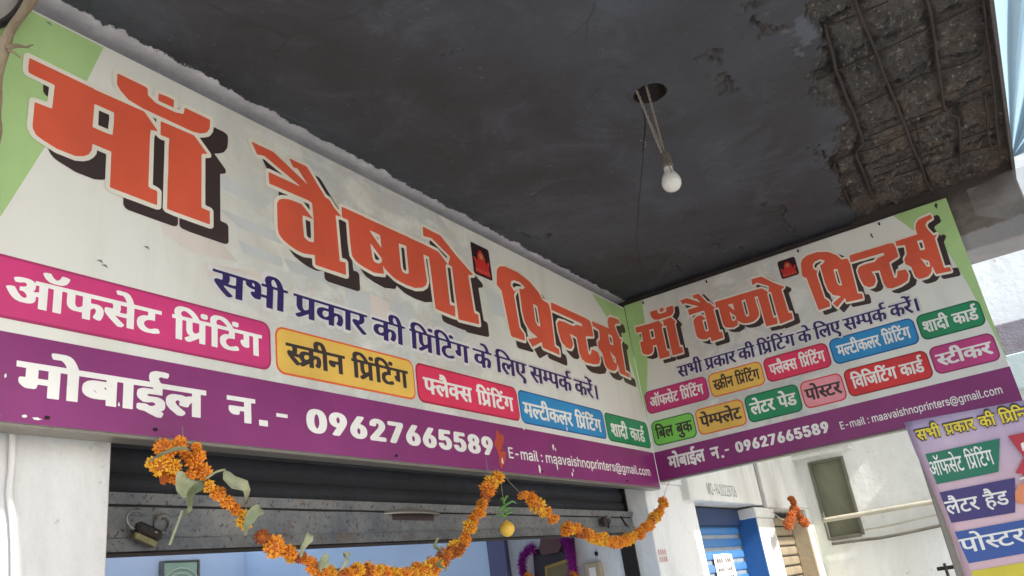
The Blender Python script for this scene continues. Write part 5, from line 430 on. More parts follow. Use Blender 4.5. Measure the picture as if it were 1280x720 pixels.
head_w=1016 -6 -10 2 -12 7 -22 33 -6 14 0 14 9 14 43 31 -22 31 -12 38 -3 42 0 83 -28 10 -10 16 1 50 7 13 11 6 13 3 957 0 14 -3 9 -5 9 -14 1 -50 -4 -9 -15 -13 -23 -3 -2 -55 -12 -35 -27 -35 -24 -19 24 -29 56 -55 13 -19 0 -12 -4 -11 -28 -31 -11 -7 -21 0 -10 5 -45 45 -51 59 -30 40 -15 25 -11 26 -2 15 2 21 7 15 10 11 17 11 16 4 27 -2 20 -8 5 19 0 16 -4 7 -103 -1 -1 -280 -9 -16 -10 -5 -13 -2 -45 2 -11 6 -7 13 -2 282 -131 1 0 -31 37 2 29 -7 25 -17 20 -25 7 -18 7 -31 0 -38 -4 -24 -9 -35 -22 -47 -15 -11 -20 0 -8 4 -35 23 -10 18 0 12 16 29 11 42 0 15 -4 14 -3 2 -7 -4 -13 -12 -3 -7 0 -133 -2 -7 -6 -10 -11 -6 -45 -2 -13 2 -15 13 -4 8 -1 47 -39 -6 -37 5 -34 18 -12 10 -15 19 -13 26 -5 23 0 43 5 23 13 26 19 23 35 24 -77 0 -4 -4 0 -275 -4 -12 -14 -11 -12 -2 -33 0 -12 2 -9 5 -10 16 0 49 -2 2 -93 -72 -12 -7,2903 -6 -11 2 -11 7 -28 47 0 14 9 14 43 31 -19 26 -10 24 -5 21 -2 121 -2 4 -19 0 -3 -2 0 -277 -1 -7 -7 -10 -10 -6 -45 -2 -14 2 -9 5 -9 16 0 279 -3 2 -22 2 -16 13 -3 9 0 48 10 16 17 7 0 52 5 19 12 27 29 29 33 17 34 7 50 -1 39 -10 26 -11 36 -23 26 -22 33 -37 33 -46 40 1 0 40 6 31 10 23 21 23 17 13 29 14 25 5 23 0 25 -3 24 -8 35 -19 19 -16 27 -31 21 -29 25 -44 167 1 -19 20 -6 12 -1 37 6 16 15 17 17 8 19 3 18 -4 15 -10 12 -16 6 -17 1 -23 -4 -12 -8 -16 -16 -16 22 -2 289 2 12 -3 9 -5 10 -14 0 -50 -4 -9 -15 -13 -28 -2 -2 -2 0 -279 -8 -13 -11 -8 -13 -2 -44 2 -12 6 -8 13 0 279 -3 4 -25 0 -3 -2 0 -156 -3 -10 -6 -15 -10 -11 -15 -9 -14 -2 -22 2 -29 17 -22 26 -15 35 -1 33 5 14 9 12 26 15 0 50 -36 3 -57 -2 -1 -89 -4 -10 -16 -11 -54 -2 -22 -7 -16 -18 -5 -21 2 -14 3 -12 11 -15 24 -10 28 2 50 22 21 0 10 -7 8 -11 14 -42 0 -13 -10 -15 -40 -19 -53 -12 -35 0 -24 4 -32 12 -26 17 -22 26 -15 30 -6 19 -4 56 -37 0 -3 -25 -5 -11 -11 -12 -18 -10 -22 -2 -17 4 -26 17 -25 33 -11 33 0 24 7 18 11 14 16 9 24 3 133 0 14 -2 13 -7 32 21 42 13 0 20 -284 1 -10 -1 -2 -4 0 -275 -4 -10 -5 -8 -10 -5 -12 -2 -33 0 -12 2 -9 5 -9 14 -1 281 -2 2 -23 0 -3 -4 0 -275 -5 -12 -14 -11 -12 -2 -34 0 -12 2 -9 5 -10 16 0 49 -2 2 -93 -72 -12 -7,174 -4 -16 12 -70 78 -44 60 -20 37 -5 21 0 21 9 23 12 13 13 8 19 4 29 -3 3 15 -1 18 -4 2 -69 1 -12 1 -14 12 -4 10 0 48 4 11 11 9 17 4 325 0 13 -3 14 -7 20 10 38 5 39 -9 20 -13 15 -14 4 16 6 7 11 6 22 3 -4 27 2 36 12 35 10 16 14 14 24 14 30 7 24 0 33 -8 23 -13 19 -19 16 -26 10 -25 19 -58 39 -4 11 -6 6 -10 2 -51 -4 -11 -15 -13 -28 -2 -3 -2 0 -279 -4 -10 -11 -10 -17 -3 -43 2 -12 6 -8 13 -1 283 -24 0 -4 -2 0 -281 -8 -13 -10 -6 -45 -2 -14 2 -9 5 -9 14 -2 117 -36 0 -4 -16 -6 -16 -12 -12 -16 -9 -14 -2 -16 2 -23 10 -10 9 -20 23 -16 35 -2 29 15 30 -30 13 -20 16 -16 25 -5 28 -5 1 -4 -4 0 -275 -3 -10 -15 -13 -12 -2 -35 0 -12 2 -9 5 -9 16 -1 116 -48 -1 -27 4 0 -4 30 -35 35 -36 6 -11 0 -12 -4 -9 -28 -33 -12 -7,2266 1 -19 7 -8 11 -3 52 -39 -6 -37 5 -34 18 -31 35 -7 17 -7 28 0 38 7 29 12 25 17 19 36 26 -63 1 -12 1 -9 6 -10 16 0 50 10 14 9 5 12 3 231 0 2 2 -3 16 2 54 13 32 18 22 28 17 29 7 27 0 33 -9 27 -18 20 -25 22 -49 15 -48 39 -4 11 -7 8 -14 0 -48 -4 -9 -15 -13 -28 -2 -2 -2 -1 -281 -9 -14 -10 -5 -13 -2 -45 2 -11 6 -7 13 -1 282 -129 1 -4 -2 1 -29 37 2 29 -7 24 -15 21 -27 9 -21 5 -23 0 -46 -7 -37 -9 -27 -11 -26 -11 -17 -11 -6 -21 0 -39 24 -11 14 -1 16 17 38 8 31 -2 30 -3 5 -3 0 -16 -12 -6 -11 0 -133 -3 -10 -6 -8 -11 -5,1348 161 12 -1 11 4 21 17 2 4 -1 28 -29 4 -14 -2 -9 -6 -6 -13 -1 -13 5 -15,2191 161 20 1 23 18 3 5 0 28 -30 4 -14 -2 -9 -6 -5 -8 -2 -16 5 -17,1090 177 13 -1 10 4 21 16 1 105 -2 4 -53 0 -3 -2 1 -99 5 -21,2977 177 13 -1 12 4 20 16 0 105 -2 4 -51 0 -4 -2 0 -97 4 -20 3 -6,542 234 36 0 0 71 -38 1,197 235 34 -1 11 3 0 68 -42 -1 0 -38,3253 400 76 1 2 2 -25 31 -12 8 -18 10 -26 4 -10 -4 -8 -7 -4 -7 -3 -18 5 -18,659 402 30 -1 4 2 -12 35 -10 15 -9 4 -6 -3 -5 -21 4 -21,2422 402 30 -1 4 2 -14 39 -9 12 -8 3 -5 -3 -4 -14 0 -16,2833 402 133 -1 4 2 -33 30 -33 17 -28 6 -16 0 -20 -7 -8 -9 -3 -11 0 -13
lettera=2830 -87 -82 30 -94 46 -47 30 -17 18 -18 31 0 38 18 27 44 29 -32 23 -12 15 -5 35 17 27 49 24 40 9 54 6 215 2 5 5 0 29 -9 3 -439 0 -20 5 -2 48 15 6 410 1 -3 6 -41 17 -46 9 -61 0 -72 -12 -33 5 -35 43 10 10 98 14 89 0 60 -9 5 2 -37 18 -37 6 -44 0 -53 -7 -33 2 -32 42 4 10 70 11 77 2 64 -5 78 -18 46 -20 27 -20 40 -40 44 -64 8 -3 865 0 21 -4 1 -47 -5 -5 -17 -3 -113 0 -7 -3 0 -85 -6 -6 -16 -2 -263 0 -38 -5 -17 -12 4 -17 34 -19 86 7 68 0 73 -7 78 -19 48 -27 18 -35 -4 -31 -13 -17 -26 -20 -24 -12 -33 -11 -55 -12 -74 -6 -102 0 -76 6 -57 8 -73 18 -78 25 -69 30 -26 16 7 9 63 24 21 6 21 0 17 -3 50 -26 50 -19 89 -24 74 -8 61 0 65 8 24 11 14 24 -13 15 -17 9 -36 6 -46 2 -117 -16 -28 1 -53 17 -47 20 -39 29 -13 21 5 40 17 16 32 16 52 13 57 6 171 2 6 5 0 29 -6 3 -572 0 -6 -5 0 -83 -7 -6 -15 -2 -304 0 -43 -7 -12 -19 8 -12 22 -11 77 6 86 0 76 -6 73 -15 62 -30 25 -34 0 -27 -9 -19 -37 -32 -61 -22 -93 -15 -21 5 -34 46 6 5 71 16 19 12 10 19 -25 23 -26 8 -33 5 -76 2 -65 -8 -43 -15 -16 -11 -13 -25 25 -41 65 -36 125 -50 -4 -8 -66 -31 -17 -4,343 -6 -183 79 -69 45 -30 42 0 36 13 24 23 19 38 17 53 14 42 6 101 2 48 -4 105 -24 74 20 98 8 5 5 0 54 -9 3 -634 0 -18 6 0 45 5 5 17 3 597 1 -36 20 -57 12 -61 0 -69 -12 -21 1 -15 5 -32 38 2 11 9 4 101 13 82 0 66 -9 -25 15 -46 11 -48 0 -54 -7 -29 2 -33 41 1 9 16 6 58 7 117 0 57 -9 55 -15 39 -21 34 -25 40 -45 31 -48 8 -5 1303 0 21 -5 1 -46 -5 -5 -13 -3 -102 -2 6 -26 0 -41 -26 -40 -57 -33 -119 -36 87 -45 192 -78 -4 -10 -77 -35 -26 0 -32 11 -208 92 -121 68 -39 37 -4 16 6 13 23 15 26 9 40 4 54 -2 32 -7 32 -11 34 11 24 20 9 15 0 27 -19 27 -429 1 -5 -5 -3 -114 -17 -4 -125 -2 -49 -5 -57 -11 -29 -12 -20 -13 -12 -16 -5 -29 21 -29 40 -21 37 -10 33 -4 93 -2 82 10 77 16 24 1 21 -7 29 -37 1 -11 -6 -4 -94 -17 -121 -13 -106 0 -85 8 -61 14 -40 13 -43 20 -32 25 -16 21 -9 52 9 27 21 23 39 25 26 10 86 23 57 8 76 6 0 62 -429 2 -11 -5 -1 -329 -21 -5 -114 0 -17 5 -4 212 -35 -4 -28 -9 -46 -28 -36 -43 -16 -4 -24 0 -103 16 -5 12 31 40 -45 14 -52 6 -47 -6 -31 -21 -5 -24 12 -21 60 -40 163 -71 -4 -8 -64 -29 -16 -4
offa=1506 -6 -36 25 -84 73 -62 63 -27 42 -3 14 3 21 16 17 11 5 43 2 16 -4 22 -12 3 2 9 19 4 29 -4 37 -8 17 -342 -1 0 -98 51 15 38 0 30 -6 22 -10 20 -15 21 -32 5 -19 0 -45 -10 -41 -11 -25 -25 -38 -7 -4 -9 0 -44 22 -13 10 24 36 14 40 3 29 -8 23 -11 14 -19 7 -20 -3 -21 -10 -31 -29 -1 -156 -9 -7 -61 0 -9 5 -2 103 -51 -16 -61 0 -45 16 -31 25 -16 26 -10 39 0 140 -4 5 -89 0 -5 -3 0 -331 -3 -6 -7 -3 -61 0 -10 7 0 331 -4 5 -96 0 -5 -3 0 -331 -3 -6 -7 -3 -61 0 -9 5 -2 171 -69 -3 5 -31 -2 -22 -7 -19 -13 -18 -30 -20 -43 -12 -62 0 -61 22 -32 24 -47 54 -43 76 8 6 49 16 11 -1 8 -5 44 -76 35 -40 21 -12 25 -8 24 1 18 6 8 6 8 17 0 18 -13 31 -32 28 -36 -1 -10 2 -5 28 0 17 4 4 58 12 17 11 6 8 5 18 -7 21 -19 12 -36 3 -31 -7 -38 -14 -13 0 -7 4 -17 41 4 6 33 14 63 12 31 0 43 -6 25 -11 31 -25 14 -29 0 -43 -12 -25 -28 -27 5 -6 16 -3 62 0 28 5 5 4 0 101 -5 3 -36 0 -9 5 -1 45 10 6 1256 1 2 6 -17 47 -25 39 -14 12 -27 8 -47 -7 -16 2 -18 42 3 10 29 8 78 0 45 -18 29 -25 27 -42 31 -78 5 -4 428 0 10 -5 2 -43 -4 -7 -8 -2 -95 -1 -1 -117 -3 -5 -9 -4 -63 0 -54 -12 -29 -22 -14 -23 -3 -14 0 -17 10 -27 14 -19 22 -14 50 -11 38 2 42 10 49 17 12 -7 18 -44 -7 -7 -47 -15 -65 -13 -80 3 -43 12 -36 18 -34 33 -18 36 -5 33 5 42 9 21 14 18 31 25 27 14 30 9 58 10 0 66 -5 3 -238 0 -5 -5 -1 -333 -11 -5 -58 0 -10 5 -2 155 -38 -4 -72 0 -84 14 -19 -9 9 -12 60 -57 75 -57 -1 -9 -35 -29,2605 -6 -8 4 -19 23 -12 15 0 5 99 52 6 7 -26 11 -20 14 -14 15 -16 31 -5 26 -1 146 -92 1 -5 -3 -1 -333 -10 -7 -58 0 -9 3 -3 6 -1 331 -5 3 -49 0 -10 7 1 45 9 4 41 1 -10 33 -3 26 3 21 9 24 11 15 21 18 22 14 31 11 32 6 67 -2 38 -9 42 -20 30 -19 32 -28 27 -29 44 -61 168 0 12 -7 -3 -47 -9 -3 -58 0 -4 -3 -1 -335 -11 -5 -58 0 -10 5 -1 99 -3 3 -190 -110,3050 2 -8 8 0 331 -3 3 -49 0 -8 3 -2 45 2 6 8 2 39 1 -11 35 0 38 11 33 28 29 40 22 47 11 45 0 47 -8 53 -21 30 -20 58 -54 47 -65 123 0 11 -5 1 -43 -3 -7 -9 -2 -94 -1 -1 -117 -3 -5 -9 -4 -63 0 -54 -12 -29 -22 -14 -23 -3 -14 0 -17 10 -27 14 -19 20 -13 36 -10 33 -2 43 6 69 23 12 -7 18 -43 -2 -6 -52 -17 -47 -11 -79 -2 -51 11 -47 22 -34 33 -18 36 -5 33 5 42 9 21 14 18 31 25 27 14 29 9 58 10 1 66 -5 3 -238 0 -5 -5 -1 -331 -10 -7,3854 2 -8 8 -1 333 -108 0 -1 -198 -7 -18 -10 -9 -16 -6 -26 0 -34 14 -26 24 -15 19 -7 16 0 24 8 14 25 11 25 1 2 3 0 103 -5 3 -74 0 -9 2 -3 7 0 41 3 4 9 3 412 0 11 -5 1 -43 -2 -6 -10 -3 -58 0 -3 -3 -1 -335 -10 -5,893 148 17 0 29 6 28 14 17 13 1 158 -4 5 -125 0 -5 -3 2 -154 11 -23 15 -12,2720 148 19 0 33 8 28 13 17 14 1 156 -3 5 -141 0 -6 -3 0 -101 5 -51 5 -15 10 -13 15 -9,1506 214 69 0 51 8 0 121 -132 0 8 -47 -2 -31 -10 -31 -8 -13 8 -5,2484 401 224 0 5 2 -31 41 -45 39 -44 22 -58 8 -36 -10 -16 -12 -11 -14 -7 -31 7 -25,3117 401 224 0 5 2 -31 39 -47 41 -43 22 -59 8 -22 -4 -16 -8 -25 -26 -5 -13 0 -26 5 -15,592 424 -38 6 -20 8 -23 12 -25 20 -33 44 -11 24 2 10 50 15 15 0 5 -4 20 -37 23 -26 24 -13 24 -4 28 4 21 12 17 25 15 37 7 7 13 1 56 -19 -3 -22 -16 -35 -15 -19 -20 -17 -49 -23 -42 -6,2883 445 -21 9 -12 10 -7 15 1 18 8 15 17 13 14 4 24 -1 16 -5 13 -13 7 -15 0 -18 -7 -13 -11 -10 -22 -9,3466 445 -18 9 -13 11 -5 12 1 21 4 11 16 14 17 6 26 -1 20 -9 11 -12 5 -14 -3 -21 -11 -14 -14 -9 -13 -4
posta=2135 -6 -134 40 -235 84 -126 54 -42 34 0 19 13 12 33 11 37 6 97 3 65 -8 33 -9 13 0 31 35 0 40 -26 29 -471 -1 -3 -334 -8 -6 -23 -3 -149 0 -26 7 -2 334 -13 4 -252 -2 -5 -336 -24 -7 -157 0 -25 7 -2 101 -105 -12 -74 -4 -138 1 -64 7 -73 13 -45 12 -44 22 -22 19 -18 32 -2 143 -7 4 -116 0 -19 3 -7 5 2 41 29 5 1166 1 -9 17 -46 43 -46 30 -40 14 -54 8 -73 0 -81 -8 -35 7 -41 47 59 8 87 5 97 -1 63 -4 86 -13 63 -20 82 -43 91 -88 11 -3 2558 0 22 -3 9 -6 -7 -42 -19 -3 -143 0 -8 -4 15 -24 0 -45 -37 -40 -68 -30 -75 -19 -112 -20 29 -14 144 -49 228 -66 -4 -6 -96 -32 -33 -2 -35 6 -147 44 -198 67 -127 52 -41 21 -24 22 0 21 13 10 19 8 46 9 34 3 92 -3 39 -5 53 -14 48 13 33 20 19 27 -6 23 -20 24 -17 3 -603 0 -15 -5 -3 -118 -22 -4 -195 -2 -127 -14 -50 -14 -33 -18 -18 -23 5 -27 32 -26 40 -16 59 -11 62 -7 103 -1 76 3 81 8 103 17 22 0 24 -6 46 -47 -133 -20 -149 -12 -138 -2 -143 8 -116 18 -55 14 -55 21 -57 43 -11 52 -173 2 -206 13 -43 -8 34 -18 189 -66 149 -43 -6 -8 -88 -30,471 149 72 -1 69 7 70 13 52 16 2 156 -10 5 -355 0 -14 -4 5 -151 35 -27 37 -10,2190 213 78 -1 114 5 86 24 105 19 103 10 90 4 2 69 -655 1 13 -27 0 -52 -42 -46
digits=146 -3 -33 6 -36 16 -31 25 -19 26 -14 33 -10 41 -3 33 0 45 3 34 9 35 15 38 16 23 22 22 28 15 34 12 22 3 59 -2 39 -11 29 -16 19 -17 24 -34 11 -26 10 -41 3 -29 0 -56 -3 -29 -9 -36 -11 -28 -11 -20 -26 -29 -17 -11 -35 -16 -36 -6,879 -3 -27 4 -44 19 -21 15 -15 17 -17 29 -6 22 -4 37 6 32 9 27 25 46 102 145 25 9 73 0 11 -2 17 -9 4 -5 0 -6 -80 -115 45 -12 23 -11 16 -10 22 -24 15 -27 6 -27 0 -39 -3 -17 -6 -17 -15 -26 -14 -15 -22 -17 -26 -12 -36 -10,1980 -3 -27 4 -44 19 -24 18 -12 13 -18 34 -7 28 0 41 5 23 10 25 21 40 104 148 25 9 72 0 11 -2 17 -8 4 -6 0 -6 -78 -115 5 -3 38 -9 24 -11 14 -9 21 -21 14 -23 10 -34 0 -42 -5 -21 -13 -27 -14 -18 -32 -26 -22 -10 -36 -10,2346 -3 -27 4 -41 18 -16 10 -24 25 -14 25 -10 37 0 33 7 31 9 23 22 40 102 147 25 9 73 0 11 -2 18 -10 3 -12 -78 -115 47 -11 22 -11 19 -14 16 -17 10 -16 10 -26 3 -44 -4 -25 -12 -29 -13 -19 -18 -18 -17 -11 -27 -13 -33 -8,2708 -3 -43 9 -40 20 -28 28 -15 28 -5 30 3 6 8 5 20 6 68 1 16 -4 11 -6 16 -32 12 -11 7 -1 19 16 8 14 5 20 0 17 -5 20 -14 22 -13 9 -13 0 -35 -15 -35 -1 -49 6 -14 6 -6 7 -2 12 21 171 8 11 23 8 215 0 16 -3 11 -6 5 -9 0 -41 -5 -9 -25 -9 -123 -1 -3 -3 -4 -42 4 -2 45 -1 35 -8 38 -18 24 -22 19 -28 9 -25 4 -18 0 -38 -8 -31 -8 -17 -23 -29 -23 -17 -26 -13 -22 -8 -30 -4,3074 -3 -46 11 -32 15 -29 28 -10 14 -8 19 -4 28 5 8 9 5 17 4 68 1 16 -4 11 -6 16 -33 11 -10 6 -1 13 7 8 10 8 16 3 14 0 23 -5 19 -11 16 -16 13 -13 0 -33 -15 -35 -1 -50 6 -14 6 -5 6 -2 21 21 166 9 10 22 6 215 0 16 -3 11 -6 5 -9 0 -41 -5 -9 -25 -9 -123 0 -4 -9 -4 -37 3 -2 47 -1 38 -9 34 -17 27 -25 20 -34 8 -30 0 -45 -6 -26 -11 -22 -13 -18 -24 -20 -28 -16 -27 -10 -29 -4,3443 -3 -34 6 -27 9 -24 13 -29 25 -17 28 -7 31 0 18 5 24 11 23 11 14 25 21 -21 23 -11 22 -6 19 0 32 7 24 13 22 21 20 22 14 25 11 40 8 66 -2 36 -9 29 -14 27 -24 16 -23 8 -27 -2 -38 -13 -31 -23 -27 24 -20 20 -31 8 -29 -2 -34 -6 -20 -15 -25 -18 -17 -26 -16 -36 -14 -26 -5,456 1 -23 9 -6 7 0 6 79 115 -5 4 -42 10 -22 11 -22 15 -20 25 -11 25 -5 25 0 34 8 32 18 30 21 22 39 22 47 11 53 0 45 -11 24 -11 20 -15 20 -21 16 -30 6 -26 2 -34 -10 -44 -11 -24 -30 -50 -90 -128 -26 -9,1143 1 -23 8 -6 8 -1 37 2 7 156 167 20 32 6 25 -9 27 -11 11 -8 2 -6 -3 -12 -13 -6 -21 -1 -12 -5 -7 -8 -4 -19 -5 -66 0 -11 2 -15 6 -6 10 3 32 13 30 9 13 27 24 35 17 33 8 65 2 46 -11 25 -13 24 -19 11 -12 13 -22 8 -31 0 -23 -4 -19 -14 -32 -16 -24 -108 -119 116 -1 16 -3 11 -6 5 -8 0 -41 -2 -6 -14 -9 -16 -4,1533 1 -24 9 -5 7 0 8 151 294 -4 3 -140 0 -16 3 -11 6 -6 9 0 40 2 6 15 10 16 3 257 0 25 -8 7 -10 0 -48 -163 -317 -13 -10 -17 -5,3759 1 -22 9 -6 7 0 6 78 115 -4 4 -39 8 -24 11 -16 11 -14 13 -15 20 -11 26 -3 17 0 42 6 26 16 30 19 20 19 14 26 13 47 11 52 0 46 -11 25 -13 25 -19 20 -26 9 -20 7 -28 0 -39 -8 -34 -13 -28 -19 -32 -100 -144 -25 -9,3471 75 17 2 8 6 9 12 5 18 0 14 -8 20 -14 14 -13 6 -13 -4 -12 -9 -8 -14 -4 -14 0 -17 7 -17 13 -13,903 76 11 4 13 16 8 30 0 12 -6 21 -12 19 -11 8 -8 -4 -13 -15 -9 -24 1 -23 3 -14 13 -23,2004 76 10 4 12 13 6 14 4 17 -1 16 -5 20 -10 17 -14 9 -8 -4 -11 -13 -6 -12 -4 -17 0 -19 5 -18 9 -16,2371 76 5 0 14 14 7 11 5 19 0 23 -7 22 -13 16 -9 5 -10 -6 -11 -14 -8 -30 5 -32 10 -17,169 78 4 -1 10 8 16 27 10 35 4 49 -2 35 -8 43 -12 30 -9 12 -11 8 -9 -7 -10 -13 -13 -30 -6 -32 -2 -42 0 -29 8 -45 13 -30,537 214 9 4 13 15 4 9 6 26 -9 34 -9 14 -12 9 -9 -5 -10 -11 -8 -18 -3 -20 6 -32 8 -12,3838 216 7 -1 12 11 9 14 5 20 -1 19 -4 19 -10 15 -15 12 -6 -3 -13 -15 -8 -19 -2 -12 0 -16 7 -23 9 -14,3471 247 9 1 8 8 6 9 4 14 0 16 -4 14 -10 12 -9 5 -9 -4 -10 -12 -6 -23 1 -13 6 -15 5 -7
